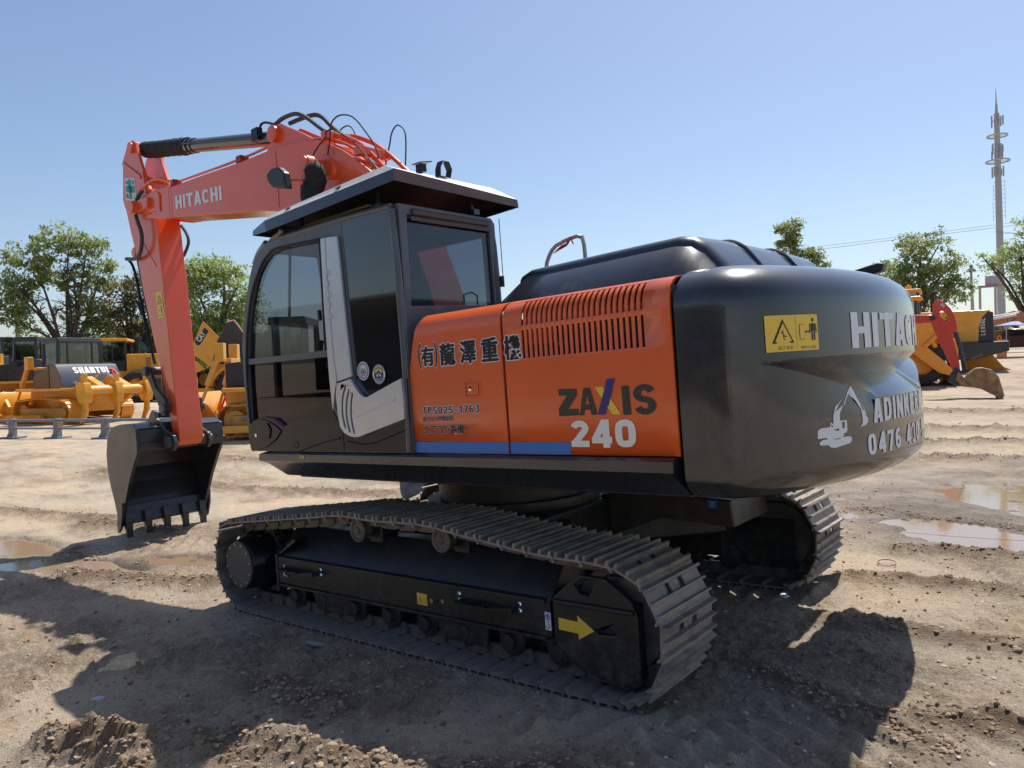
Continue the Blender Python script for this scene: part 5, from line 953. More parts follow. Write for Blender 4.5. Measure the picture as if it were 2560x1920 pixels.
def dozer(name, label, x, y, th, ripper=True, glass=BGLASS, text=True, group='tracked dozers parked in the yard', cabm=None, hoodm=None, blade=True):
    """local +x points to the rear"""
    t = thing(name, label, 'bulldozer', (x, y, gz(x, y)), view_yaw(x, y) - th, group); hm = hoodm or SLATE; cm = cabm or DRK
    m = MB(); m.prism([(-1.9, .45), (1.9, .45), (1.95, 1.2), (1.5, 1.45), (-1.7, 1.4)], -.75, .75); m.box(-1.75, 1.35, -1.35, 1.35, 1.30, 1.42); m.prism([(-1.95, .5), (-1.75, .5), (-1.75, 2.3), (-1.95, 2.3)], -.45, .45); body = m.build('hull', YEL, t, bev=.02)
    m = MB(); m.prism([(-1.9, 1.42), (-1.9, 2.15), (-.5, 2.25), (-.5, 1.42)], -.55, .55); m.build('engine_hood', cm, t, bev=.03)
    m = MB(); m.prism([(.55, 1.42), (1.35, 1.42), (1.25, 1.9), (.95, 2.35), (.55, 2.42)], -1.3, 1.3); tk = m.build('rear_tank', hm, t, bev=.02)
    m = MB(); m.prism([(-.5, 1.42), (.55, 1.42), (.55, 2.3), (-.5, 1.9)], -1.32, 1.32); m.build('side_console', cm, t, bev=.02)
    if text:
        nx, nz = .832, .555
        ft = lambda u, v, h: (1.10 + -.555 * v * .99 + nx * (h + .01), -u * -1.0, 2.125 + .832 * v + nz * (h + .01))
        m = MB(); stroke_text(m, 'SHANTUI', -.68, -.17, 1.50, .31, ft, t=.30, w=.70, gap=.10); m.build('maker_lettering', WHITE, tk, flat=True)
    cb = MB(); z0, z1 = 2.3, 3.42                                  # cab frame: posts and rails
    cx0, cx1, cy = -.45, .55, .92
    for sx, zx in ((cx0, 0), (cx1, 0)):
        for sy in (-1, 1): cb.obox((sx, sy * cy, z0), (sx * .92, sy * cy * .93, z1), .12, .12)
    for z in (z0 + .03, z1 - .12):
        for sy in (-1, 1): cb.obox((cx0, sy * cy * .97, z), (cx1, sy * cy * .97, z), .10, .12)
        for sx in (cx0, cx1): cb.obox((sx, -cy * .97, z), (sx, cy * .97, z), .10, .12)
    cb.obox((cx1, -.52, z0), (cx1, -.52, z1), .06, .06); cb.obox((cx1, .52, z0), (cx1, .52, z1), .06, .06)
    cb.prism([(cx0 - .05, z1 - .06), (cx1 + .05, z1 - .06), (cx1 + .03, z1 + .03), (cx0 - .02, z1 + .03)], -cy, cy)
    cab = cb.build('cab', cm, t, bev=.01)
    for nm, a in (('rear_window', (cx1 - .01, cx1, -.8, .8)), ('front_window', (cx0, cx0 + .01, -.8, .8))): m = MB(); m.box(*a, z0 + .1, z1 - .18); m.build(nm, glass, cab)
    for sy in (-1, 1): m = MB(); m.box(cx0 + .06, cx1 - .06, sy * .9 - .005, sy * .9 + .005, z0 + .1, z1 - .18); m.build('side_window', glass, cab)
    m = MB(); m.box(-.2, .25, -.28, .28, 2.3, 2.65); m.box(.18, .3, -.28, .28, 2.6, 2.95); m.build('seat', DRK, cab, bev=.03)
    m = MB(); m.tube([(-.9, .3, 2.2), (-.9, .3, 3.0), (-.85, .3, 3.1)], .07, 10); m.build('exhaust', cm, t)
    for sy in (-1, 1):
        yc = sy * 1.12
        P = []; 
        for i in range(40):
            s_ = i / 40 * 9.2
            if s_ < 2.9: p = (-1.45 + s_, .03, 0)
            elif s_ < 4.25: a = -math.pi / 2 + (s_ - 2.9) / 1.35 * math.pi; p = (1.45 + .43 * math.cos(a), .46 + .43 * math.sin(a), a + math.pi / 2)
            elif s_ < 7.75: k = (s_ - 4.25) / 3.5; p = (1.45 - 2.95 * k, .90 + .10 * math.sin(k * math.pi), math.pi)
            else: a = math.pi / 2 + (s_ - 7.75) / 1.45 * math.pi; p = (-1.45 + .46 * math.cos(a), .48 + .45 * math.sin(a), a + math.pi / 2)
            P.append(p)
        m = MB(); m.box(-1.5, 1.5, yc - .2, yc + .2, .2, .62); m.lathe([(-.12, 0), (-.12, .3), (.12, .3), (.12, 0)], (1.45, yc, .46), (0, 1, 0), 20); m.lathe([(-.15, 0), (-.15, .18), (.25, .16), (.25, 0)], (1.45, yc, .46), (0, sy, 0), 16); m.lathe([(-.12, 0), (-.12, .32), (.12, .32), (.12, 0)], (-1.45, yc, .46), (0, 1, 0), 20); tf = m.build('track_frame', OCH, t, bev=.02)
        m = MB(); m.box(-.15, .15, -.28, .28, -.01, .02); m.box(-.03, -.0, -.28, .28, .02, .07) if False else m.prism([(-.02, 0), (.02, 0), (.01, -.06), (-.01, -.06)], -.28, .28)
        SH = m.mesh('track_shoe', YEL if ripper else OCH)
        for (px, pz, a) in P: inst(SH, 'track_shoe', tf, (px, yc, pz), (0, -a, 0))
        m = MB(); m.prism([(-2.75, .12), (.3, .16), (.3, .36), (-2.75, .34)], sy * 1.52 - .09, sy * 1.52 + .09); m.build('push_arm', YEL, t, bev=.02)
        m = MB(); m.cyl((-2.0, sy * .62, 2.45), (-2.35, sy * .75, 1.5), .10, 12); m.cyl((-2.35, sy * .75, 1.5), (-2.65, sy * .85, .7), .05, 10); m.box(-2.12, -1.86, sy * .62 - .13, sy * .62 + .13, 2.2, 2.75); m.build('lift_cylinder', YEL, t, bev=.015)
    if blade:
        m = MB(); P = [(-2.80, .0), (-2.72, .3), (-2.70, .7), (-2.78, 1.1), (-2.9, 1.3)]; m.prism(P + [(p[0] - .09, p[1]) for p in P[::-1]], -1.9, 1.9)
        for y_ in (-1.2, 0, 1.2): m.prism([(-2.70, .1), (-2.35, .15), (-2.35, .5), (-2.72, 1.0)], y_ - .06, y_ + .06)
        m.box(-2.74, -2.6, -1.9, 1.9, .25, .4); m.build('blade', YEL, t, bev=.01)
    if ripper:
        m = MB(); m.cyl((2.75, -1.15, 1.30), (2.75, 1.15, 1.30), .19, 16)
        for sy in (-1, 1): m.prism([(1.3, 1.5), (1.55, 1.85), (1.9, 1.85), (2.85, 1.45), (2.9, 1.15), (2.6, 1.1), (1.9, 1.5), (1.8, 1.0), (1.6, .9)], sy * .55 - .16, sy * .55 + .16); m.prism([(1.9, .6), (1.9, .85), (2.7, 1.2), (2.75, 1.0)], sy * .7 - .1, sy * .7 + .1)
        rp = m.build('ripper_beam', YEL, t, bev=.03)
        for y_ in (-1.32, .0, 1.32):
            m = MB(); m.prism([(2.55, .95), (2.45, 1.5), (2.62, 1.62), (2.98, 1.60), (3.08, 1.15), (3.0, .82), (2.7, .78)], y_ - .15, y_ + .15); m.box(2.72, 2.92, y_ - .08, y_ + .08, 1.55, 1.95); m.prism([(2.72, .85), (2.95, .85), (2.92, .4), (2.62, .02), (2.45, -.02), (2.66, .42)], y_ - .06, y_ + .06); m.build('ripper_shank', YEL, rp, bev=.02)
            m = MB(); m.tube([(2.75, y_ + .1, 1.62), (2.70, y_ + .16, 1.85), (2.78, y_ + .1, 1.98)], .035, 5); m.build('red_ribbon', REDR, rp)
        m = MB()
        for k in range(3): m.tube([(1.6, -.2 + k * .05, 1.7), (1.9, -.15 + k * .06, 1.95), (2.3, .05 + k * .05, 1.9), (2.6, .15, 1.55)], .02, 5)
        m.build('ripper_hose', LGREY, rp)
        m = MB(); m.tube([(1.3, 1.1, 1.95), (1.12, 1.0, 2.15), (1.1, .85, 2.12)], .04, 5); m.tube([(1.2, .95, 2.1), (1.3, .9, 1.95)], .04, 5); m.build('red_ribbon', REDR, tk)
        m = MB(); m.box(1.24, 1.28, 1.05, 1.2, 1.5, 1.8); m.build('yellow_tag', INKYEL, tk)
    return t
D1 = dozer('bulldozer', 'yellow bulldozer with a three shank ripper and a black cab, behind the pipe rail', -30.16, 7.82, math.radians(58))
D2 = dozer('bulldozer', 'dark cabbed bulldozer just behind and left of the one with the ripper', -36.4, 8.52, math.radians(28), ripper=False, text=False, blade=False)
D3 = dozer('bulldozer', 'yellow bulldozer half hidden by the cab, a red strap on its lift cylinder', -15.73, 8.68, math.radians(14), ripper=False, text=False, cabm=DRK)
m = MB(); m.tube([(-1.98, 1.05, 2.35), (-2.2, 1.05, 1.7), (-2.6, 1.0, .75), (-2.55, .98, .6), (-2.35, 1.0, .9), (-2.1, 1.02, 1.6)], .04, 6); m.build('red_strap', REDR, D3)
D4 = dozer('bulldozer', 'yellow machine cut by the left edge of the photo', -31.96, 3.11, math.radians(30), ripper=False, text=False, cabm=YEL, hoodm=YEL)
def wheel(parent, x, y, r, w, rim=YEL):
    m = MB(); m.lathe([(-w / 2, r * .55), (-w / 2, r * .9), (-w / 2 + .06, r), (w / 2 - .06, r), (w / 2, r * .9), (w / 2, r * .55)], (x, y, r), (0, 1, 0), 28)
    for i in range(22):
        a = 2 * math.pi * i / 22; m.obox((x + r * .9 * math.cos(a), y - w / 2, r + r * .9 * math.sin(a)), (x + r * 1.02 * math.cos(a + .08), y, r + r * 1.02 * math.sin(a + .08)), .09, .07); m.obox((x + r * .9 * math.cos(a + .14), y + w / 2, r + r * .9 * math.sin(a + .14)), (x + r * 1.02 * math.cos(a + .08), y, r + r * 1.02 * math.sin(a + .08)), .09, .07)
    o = m.build('wheel', TYRE, parent); m = MB(); m.lathe([(-w * .45, r * .56), (-w * .2, r * .5), (-w * .15, r * .2), (-w * .3, r * .18), (-w * .3, 0)], (x, y, r), (0, 1, 0), 20); m.lathe([(w * .45, r * .56), (w * .2, r * .5), (w * .15, 0)], (x, y, r), (0, 1, 0), 20); m.build('rim', rim, o); return o
# wheel loader with its tail to the right (local x right, y away)
def loader(label, x, y, th=0, paint=YEL, rearm=DRK, cabtop=3.4, arms=False, text=None, beacon=True, flip=1, group='wheel loaders parked in the yard'):
    t = thing('wheel_loader', label, 'wheel loader', (x, y, gz(x, y)), view_yaw(x, y) - th + (math.pi if flip < 0 else 0), group)
    m = MB(); m.prism([(-2.7, .7), (2.3, .7), (2.3, 1.15), (-.2, 1.2), (-.3, 1.6), (-2.1, 1.6), (-2.7, 1.5)], -.75, .75); m.build('frame', paint, t, bev=.03)
    m = MB(); m.prism([(-.36, 1.15), (2.05, 1.15), (2.10, 2.25), (2.0, 2.40), (-.36, 2.42)], -.95, .95); hd_ = m.build('engine_hood', paint, t, bev=.05)
    m = MB(); m.prism([(1.62, 1.16), (1.64, 1.7), (1.75, 2.1), (1.95, 2.34), (2.13, 2.30), (2.16, 1.16)], -.965, .965); m.build('rear_cover', rearm, hd_, bev=.03)
    m = MB(); m.prism([(.2, .50), (1.4, .48), (2.60, .78), (2.60, 1.16), (.2, 1.14)], -1.42, 1.42); m.build('counterweight', rearm, t, bev=.04)
    m = MB(); m.box(2.2, 2.64, -.8, .8, 1.165, 1.175); m.build('pale_top_face', LGREY, t)  # pale grey sheet over the top face of the dark counterweight
    for i in range(9): m = MB(); z = 1.36 + i * .095; m.prism([(.52, z), (.52, z + .045), (.74, z + .125), (.74, z + .08)], -.957, -.945); m.build('vent_slot', RUBBER, hd_)
    m = MB(); m.box(.47, .475, -.956, -.95, 1.2, 2.4); m.box(.80, .805, -.956, -.95, 1.2, 2.4); m.build('panel_seam', RUBBER, hd_)
    z0, z1 = 1.6, cabtop; cb = MB()
    for sx in (-1.5, -.42):
        for sy in (-1, 1): cb.obox((sx, sy * .72, z0), (sx * .97 - .02, sy * .70, z1 - .1), .09, .09)
    cb.box(-1.55, -.38, -.76, .76, z0, z0 + .5); cb.obox((-1.0, -.72, z0), (-1.0, -.72, z1), .06, .06); cab = cb.build('cab', DRK, t, bev=.01)
    m = MB(); m.prism([(-1.7, z1 - .14), (-.26, z1 - .14), (-.30, z1), (-1.63, z1 + .02)], -.85, .85); m.build('cab_roof', paint, cab, bev=.04)
    for a in ((-1.47, -.45, -.72, -.715), (-1.47, -.45, .715, .72)): m = MB(); m.box(*a, z0 + .5, z1 - .14); m.build('side_window', BGLASS, cab)
    m = MB(); m.box(-1.1, -.7, -.3, .3, 1.9, 2.3); m.box(-.75, -.62, -.3, .3, 2.2, 2.8); m.build('seat', DRK, cab, bev=.03)
    if beacon: m = MB(); m.lathe([(0, .10), (.12, .11), (.19, .07), (.21, 0)], (-.75, -.2, z1 + .01), (0, 0, 1), 14); m.build('beacon', mat('amber_plastic', (.85, .33, .01), .25), cab)
    m = MB(); m.tube([(.1, -.45, 2.4), (.1, -.45, 2.95), (.1, -.45, 3.12), (.18, -.45, 3.2), (.27, -.45, 3.22)], .085, 12); m.build('exhaust', RUBBER, t)
    for wx in (-2.4, .15):
        for sy in (-1, 1): wheel(t, wx if not arms else wx + .9, sy * 1.1, .78, .55, paint)
    for wx, sy in ((-2.4, -1), (-2.4, 1)):
        wx = wx + (.9 if arms else 0); m = MB(); A_ = [(wx + .95 * math.cos(a), .80 + .93 * math.sin(a)) for a in np.linspace(2.6, .3, 10)]; B_ = [(wx + .90 * math.cos(a), .80 + .88 * math.sin(a)) for a in np.linspace(2.6, .3, 10)]; m.prism(A_ + B_[::-1], sy * 1.12 - .3, sy * 1.12 + .3); m.build('fender', paint, t)
    if arms:
        for sy in (-1, 1): m = MB(); m.prism([(-1.07, 2.27), (-1.64, 2.29), (-1.81, 2.14), (-2.01, 2.0), (-2.14, 1.65), (-1.89, 1.48), (-1.68, 1.27), (-2.10, .86), (-2.41, .49), (-2.35, .30), (-2.01, .41), (-1.48, .86), (-1.23, 1.11), (-1.06, 1.65)], sy * 1.45 - .06, sy * 1.45 + .06); m.build('lift_arm', paint, t, bev=.02)
        m = MB(); m.prism([(-2.14, 1.72), (-2.05, 1.80), (-1.55, 1.32), (-1.62, 1.2)], 1.52, 1.58); m.build('tilt_lever', paint, t, bev=.02)
        for y_ in (1.2, 1.32): m = MB(); m.cyl((-1.75, y_, 1.62), (-1.95, y_, 1.25), .09, 12); m.cyl((-1.95, y_, 1.25), (-2.25, y_, .7), .05, 12, m=1); m.build('lift_cylinder', [paint, CHROME], t)
        m = MB(); P = [(-3.85, .55), (-3.9, .15), (-4.15, .02), (-4.8, .05), (-4.8, .0), (-4.1, -.02), (-3.8, .10), (-3.75, .6)]; m.prism([(-2.38, .6), (-2.35, .15), (-2.5, -.02), (-3.1, .0), (-3.1, .04), (-2.55, .08), (-2.42, .25), (-2.45, .7), (-2.6, .85), (-2.55, .9), (-2.40, .8)], -1.3, 1.3); m.build('bucket', RUST, t)
    if text: m = MB(); fl = lambda u, v, h: (1.93 - v, -.9675 - h, 1.42 + u) if False else (1.86 - v * 1.0 + .0, -.9675 - h, 1.42 + u); stroke_text(m, text, 0, 0, .66, .16, fl, t=.17, w=.6, gap=.2); m.build('model_lettering', WHITED, hd_, flat=True)
    return t
L1 = loader('yellow wheel loader with a dark tail cover lettered up its side, far right', -2.42, 29.98, 0, text='LG956L')
L2 = loader('deep yellow wheel loader whose lift arms reach down behind the red digger arm', -3.33, 24.05, math.radians(-4), paint=YEL2, cabtop=3.0, arms=True, beacon=False, flip=-1)
L3 = loader('ochre wheel loader with a rounded hood behind the ripper of the bulldozer', -34.65, 12.55, math.radians(10), paint=YEL, cabtop=3.2, beacon=False)
L4 = copy_tree(L3); L4.location = (-46.56, 20.89, gz(-46.56, 20.89)); L4.rotation_euler = (0, 0, view_yaw(-46.56, 20.89) + 2.6); L4['label'] = 'yellow wheel loader far back below the trees, just left of the orange arm'
D5 = copy_tree(D2); D5.location = (-31.87, 17.43, gz(-31.87, 17.43)); D5.rotation_euler = (0, 0, view_yaw(-31.87, 17.43) - .9); D5['label'] = 'dark cabbed bulldozer in the far row, right of the tipped hood'
D6 = copy_tree(D2); D6.location = (-44.82, 9.37, gz(-44.82, 9.37)); D6.rotation_euler = (0, 0, view_yaw(-44.82, 9.37) - 2.3); D6['label'] = 'bulldozer at the far left, behind the left end of the pipe rail'
# grader-like machine with its hood tipped open, between arm and cab
gx, gy = -22.25, 9.79
t = thing('hood_up_loader', 'yellow loader with its engine hood tipped open, between the arm and the cab', 'wheel loader', (gx, gy, gz(gx, gy)), view_yaw(gx, gy), 'wheel loaders parked in the yard')
m = MB(); m.box(-1.5, 2.2, .1, 1.5, .55, 1.0); m.box(-1.2, -.75, -.1, .6, .45, 1.25); m.box(-.2, 2.2, .6, 1.3, 1.0, 1.9); fr = m.build('frame', YEL, t, bev=.03)
m = MB(); A_ = [(.75 + 1.02 * math.cos(a), .9 + 1.0 * math.sin(a)) for a in np.linspace(2.9, .8, 12)]; B_ = [(.75 + .94 * math.cos(a), .9 + .92 * math.sin(a)) for a in np.linspace(2.9, .8, 12)]; m.prism(A_ + B_[::-1], -.25, .45); m.build('fender', YEL, t)
wheel(t, .75, .1, .85, .6); wheel(t, .9, 1.6, .85, .6)
P = [(-.42, 3.45), (.10, 2.85), (-.16, 1.86), (-.40, 1.72), (-.85, 1.52), (-1.08, 1.85), (-1.02, 2.15), (-.72, 2.75)]
m = MB(); m.holed(P, [[(-.84, 2.30), (-.56, 2.12), (-.28, 1.86), (-.36, 1.72), (-.60, 1.95), (-.86, 2.20)]], .0, .05); m.prism([(-.42, 3.45), (-.38, 3.5), (.16, 2.88), (.10, 2.85)], .0, 1.4); hp = m.build('tipped_hood', YEL, t, bev=.01)
m = MB(); m.prism([(.10, 2.85), (.16, 2.9), (.45, 3.5), (.70, 3.55), (1.0, 3.10), (1.02, 2.5), (.5, 2.3), (.14, 2.2)], .6, 1.2); m.build('hood_inside', DRK, t, bev=.02)
m = MB(); m.tube([(.45, .58, 3.50), (.70, .58, 3.56), (1.02, .58, 3.08)], .03, 6, smooth=0); m.build('hood_edge', mat('pink_edge', (.6, .35, .3), .4), t)
fc = lambda u, v, h: (-.74 + u * .62 - v * .50 + .0, -.004 - h, 2.70 + u * .60 + v * .62)
m = MB(); flat_poly(m, [(-.02, -.10), (.60, -.02), (.60, .38), (.30, .40), (-.02, .10)][:0] or [(.0, -.28), (.0, .0), (.58, .0), (.62, -.36), (.1, -.40)], lambda u, v, h: (-.70 + u * .62 - v * .3, -.004 - h, 2.74 + u * .9 + v * .5) , 0)
put_text(m, 'CAT', .38, .20, lambda u, v, h: (-.48 + u * .58 - v * .7, -.008 - h, 2.92 + u * .82 + v * .5), 1, .03); m.build('maker_sticker', [mat('dark_blue_label', (.015, .02, .05), .4), WHITE], hp, flat=True)
m = MB(); flat_poly(m, [(-.98, 1.95), (-.88, 2.05), (-.68, 1.80), (-.78, 1.68)], lambda u, v, h: (u, -.004 - h, v), 0); put_text(m, 'CAT', .14, .09, lambda u, v, h: (-.83 + u * .6 - v * .3, -.008 - h, 1.86 - u * .6 + v * .9), 1, .03); m.build('maker_sticker', [WHITE, INKB], hp, flat=True)
m = MB(); m.box(-1.9, -.9, .5, 1.6, .6, 2.1); m.box(.1, 1.8, .7, 1.7, 1.6, 3.1); m.build('engine_block', DRK, t, bev=.1)
m = MB(); m.box(.95, 1.12, .2, .4, 1.9, 2.6); m.build('post', OCH, t, bev=.02)
# teal and orange machine far behind
tx, ty = -42.6, 16.37; t = thing('teal_machine', 'teal machine far off under the trees, left of the orange arm', 'machine', (tx, ty, gz(tx, ty)), view_yaw(tx, ty))
m = MB(); m.box(-.6, .5, -.5, .5, .9, 2.4); m.prism([(-.5, 2.2), (.0, 3.2), (.25, 3.1), (.6, 2.0)], -.3, .3); m.build('body', mat('teal_paint', (.03, .25, .28), .4), t, bev=.05)
m = MB(); m.box(-1.9, -.6, -.6, .6, 1.2, 2.2); m.obox((-1.9, 0, 2.5), (.3, 0, 2.7), .5, .08); m.build('dark_cab', DRK, t, bev=.05); m = MB(); m.tube([(-.3, 0, 2.6), (.4, 0, 3.0), (1.2, 0, 2.9), (1.6, 0, 2.0)], .08, 6); m.build('boom', YEL2, t); m = MB(); m.box(-1.6, .9, -.6, .6, .1, .9); m.build('chassis', DRK, t)
# red mini excavator behind the counterweight
kx, ky = .15, 19.14; K = thing('mini_excavator', 'red mini excavator showing its arm and rusty bucket beside the counterweight', 'excavator', (kx, ky, gz(kx, ky)), view_yaw(kx, ky))
def kp(pts): return [((a - 1000) / 622, (2025 - b) / 622) for a, b in pts]
m = MB(); m.prism(kp([(205, 545), (300, 540), (700, 570), (745, 640), (700, 700), (240, 700), (-200, 760), (-700, 1100), (-900, 1300), (-1050, 1250), (-800, 900), (-300, 600)]), -.13, .13); kb = m.build('boom', REDP, K, bev=.02)
m = MB(); m.holed(kp([(775, 308), (720, 335), (690, 390), (690, 540), (650, 620), (680, 760), (770, 1010), (880, 1290), (1000, 1610), (1060, 1625), (1085, 1560), (1080, 1430), (1040, 1200), (975, 930), (1000, 890), (1058, 850), (1055, 760), (1020, 600), (960, 470), (850, 340)]), [kp([(795, 520), (830, 490), (900, 560), (950, 670), (930, 690), (870, 670), (800, 590)])], -.10, .10); ka = m.build('arm', REDP, K, bev=.012)
m = MB(); m.cyl((kp([(690, 625)])[0][0], -.2, kp([(690, 625)])[0][1]), (kp([(690, 625)])[0][0], .2, kp([(690, 625)])[0][1]), .07, 14); q0, q1, q2 = kp([(1030, 880), (1095, 1150), (1140, 1380)]); m.cyl((q0[0], 0, q0[1]), (q1[0], 0, q1[1]), .06, 12); m.cyl((q1[0], 0, q1[1]), (q2[0], 0, q2[1]), .045, 12); m.build('bucket_cylinder', DRK, ka)
m = MB(); m.prism(kp([(800, 385), (850, 370), (885, 430), (850, 450)]), -.104, -.101); m.build('pale_sticker', LGREY, ka); m = MB(); stroke_text(m, 'ota', (235 - 1000) / 622, (2025 - 655) / 622, .15, .065, lambda u, v, h: (u, -.132 - h, v), t=.2, w=.6, gap=.2); m.build('maker_lettering', WHITED, kb, flat=True)
def kf(pts): return [((a - 2384.7) / 90, (993 - b) / 90) for a, b in pts]
m = MB(); m.prism(kf([(2392, 925), (2406, 942), (2414, 930), (2430, 918), (2444, 917), (2464, 923), (2477, 940), (2485, 972), (2488, 987), (2477, 996), (2468, 985), (2455, 978), (2441, 969), (2426, 965), (2400, 962), (2388, 945)]), -.38, .38); m.build('bucket', RUST, K, bev=.02)
for y_ in (-.3, 0, .3): m = MB(); m.prism(kf([(2470, 985), (2486, 985), (2480, 999), (2474, 999)]), y_ - .05, y_ + .05); m.build('bucket_tooth', RUST, K)
m = MB(); m.prism(kf([(2370, 950), (2376, 930), (2388, 915), (2398, 922), (2402, 950), (2388, 962)]), -.2, .2); m.prism(kf([(2398, 895), (2406, 893), (2414, 925), (2402, 930)]), -.1, .1); m.prism(kf([(2418, 896), (2422, 898), (2444, 888), (2444, 884)]), -.3, -.25); m.build('bucket_hitch', DRK, K, bev=.02)
m = MB(); m.box(-5.2, -3.2, -.9, .9, .6, 1.4); m.box(-5.0, -3.7, -.6, .6, 1.4, 2.1); m.build('house', REDP, K, bev=.08); 
for sy in (-1, 1): m = MB(); m.prism([(-5.4, .25), (-5.2, .05), (-3.2, .05), (-3.0, .25), (-3.2, .55), (-5.2, .55)], sy * .75 - .2, sy * .75 + .2); m.build('rubber_track', TYRE, K, bev=.03)
# loose loader bucket on the ground
bx, by = -.66, 31.0; t = thing('loader_bucket', 'orange yellow loader bucket lying on the ground under the lettered tail', 'bucket', (bx, by, gz(bx, by)), view_yaw(bx, by))
m = MB(); m.prism([(-.75, .0), (.75, .0), (.62, .14), (.35, .5), (.2, .75), (-.7, .62)], -.5, .7); m.build('shell', YEL2, t, bev=.02); m = MB(); m.prism([(.55, .0), (.95, -.02), (.6, .14)], -.55, .75); m.build('cutting_edge', YEL2, t)
# car, parasol, ochre digger at the right edge
cx_, cy_ = -1.15, 50.45; t = thing('car', 'dark maroon car at the right edge behind the lettered loader', 'car', (cx_, cy_, gz(cx_, cy_)), view_yaw(cx_, cy_))
MRN = mat('maroon_car_paint', (.055, .008, .02), .2, coat=1)
m = MB(); m.prism([(-2.2, .3), (-2.3, .75), (-2.05, .98), (-1.3, 1.38), (-.4, 1.46), (.6, 1.35), (1.3, 1.0), (2.2, .8), (2.35, .35)], -.88, .88); m.build('body', MRN, t, bev=.08, seg=3); m = MB(); m.prism([(-1.75, 1.02), (-1.25, 1.30), (-.4, 1.39), (.5, 1.30), (1.05, 1.02)], -.888, .888); m.build('window', mat('car_dark_glass', (.01, .01, .015), .05, coat=1), t)
for wx in (-1.4, 1.4): 
    for sy in (-1, 1): wheel(t, wx, sy * .80, .33, .24, DRK)
ux, uy = -1.83, 48.6; t = thing('parasol', 'blue and violet parasol over the maroon car', 'parasol', (ux, uy, gz(ux, uy)), view_yaw(ux, uy))
m = MB(); n_ = 8; V = [(0, 0, 2.25)] + [(1.15 * math.cos(i * math.pi / 4), 1.15 * math.sin(i * math.pi / 4), 1.62) for i in range(8)]; m.add(V, [(0, i + 1, (i + 1) % 8 + 1) for i in range(8)]); m.build('canopy', mat('parasol_cloth', (.30, .33, .62), .8, noise=.25, nscale=5), t); m = MB(); m.cyl((0, 0, 0), (0, 0, 2.25), .03, 8); m.build('pole', LGREY, t)
sx_, sy_ = -1.2, 43.29; t = thing('ochre_excavator', 'ochre excavator boom lying low above the parasol at the right edge', 'excavator', (sx_, sy_, gz(sx_, sy_)), view_yaw(sx_, sy_))
def sf(pts): return [((a - 2520) / 48.5, (867 - b) / 48.5) for a, b in pts]
OCB = mat('brown_orange_paint', (.42, .17, .05), .4, coat=.3, noise=.12)
m = MB(); m.prism(sf([(2450, 781), (2453, 768), (2456, 761), (2462, 770), (2478, 768), (2495, 762), (2510, 758), (2533, 751), (2550, 753), (2566, 766), (2590, 800), (2600, 850), (2580, 850), (2562, 790), (2545, 778), (2530, 778), (2505, 784), (2486, 788)]), -.3, .3); bmm = m.build('boom', OCB, t, bev=.03)
m = MB(); a, b = sf([(2473, 769), (2546, 758)]); m.cyl((a[0], -.35, a[1] + .08), (b[0], -.35, b[1] + .02), .05, 8); a, b = sf([(2486, 770), (2540, 762)]); m.cyl((a[0], -.42, a[1]), (b[0], -.42, b[1]), .07, 8); m.build('boom_cylinder', mat('pale_pipe', (.75, .7, .68), .3, .3), t)
m = MB(); flat_poly(m, sf([(2518, 776), (2521, 772), (2537, 770), (2536, 775), (2532, 778)]), lambda u, v, h: (u, -.302 - h, v), 0); put_text(m, 'SANY', .26, .06, lambda u, v, h: (u, -.304 - h, v + .1 * (u - .15)), 1, .02, cx=sf([(2528, 774)])[0][0], cy=sf([(2528, 774)])[0][1]); m.build('maker_sticker', [INKB, WHITED], bmm, flat=True)
m = MB(); m.box(1.3, 3.5, -1, 1, .9, 2.2); m.build('house', OCB, t, bev=.1); m = MB(); m.box(1.0, 3.8, -1.3, 1.3, .0, .8); m.build('track', DRK, t, bev=.2)
ox, oy = -1.41, 42.47; t = thing('orange_barrier', 'small orange barrier between the loader tail and the car', 'barrier', (ox, oy, gz(ox, oy)), view_yaw(ox, oy)); m = MB(); m.box(-.2, .25, -.2, .2, .0, .95); m.tube([(-.12, 0, .9), (-.12, 0, 1.12), (.0, 0, 1.12), (.0, 0, .9)], .03, 6); m.build('body', mat('orange_plastic', (.8, .25, .04), .4), t, bev=.04)
# pipe rail
t = thing('pipe_rail', 'low grey two pipe rail in front of the bulldozers', 'guard rail', (-22.73, 4.53, gz(-22.73, 4.53)), math.atan2(.70, 2.05))
GREYP = mat('rail_grey_paint', (.20, .215, .235), .5, noise=.15)
for z in (.30, .56):
    m = MB(); m.cyl((-6.2, 0, z), (11.0, 0, z), .048 if z > .5 else .034, 12); m.build('rail', GREYP, t)
for i in range(-3, 6):
    m = MB(); m.box(-.09 + i * 2.05, .09 + i * 2.05, -.09, .09, 0, .62); m.prism([(-.3 + i * 2.05, -.28), (.3 + i * 2.05, -.28), (.3 + i * 2.05, .28), (-.3 + i * 2.05, .28)], -.02, .03, 'z'); m.prism([(-.09 + i * 2.05, 0), (-.09 + i * 2.05, .25), (-.25 + i * 2.05, .03)], -.05, .05); m.build('post', GREYP, t, bev=.01)
m = MB(); m.box(.16, .38, -.13, -.1, .36, .52); m.build('cardboard_tag', mat('cardboard', (.45, .30, .16), .8), t)
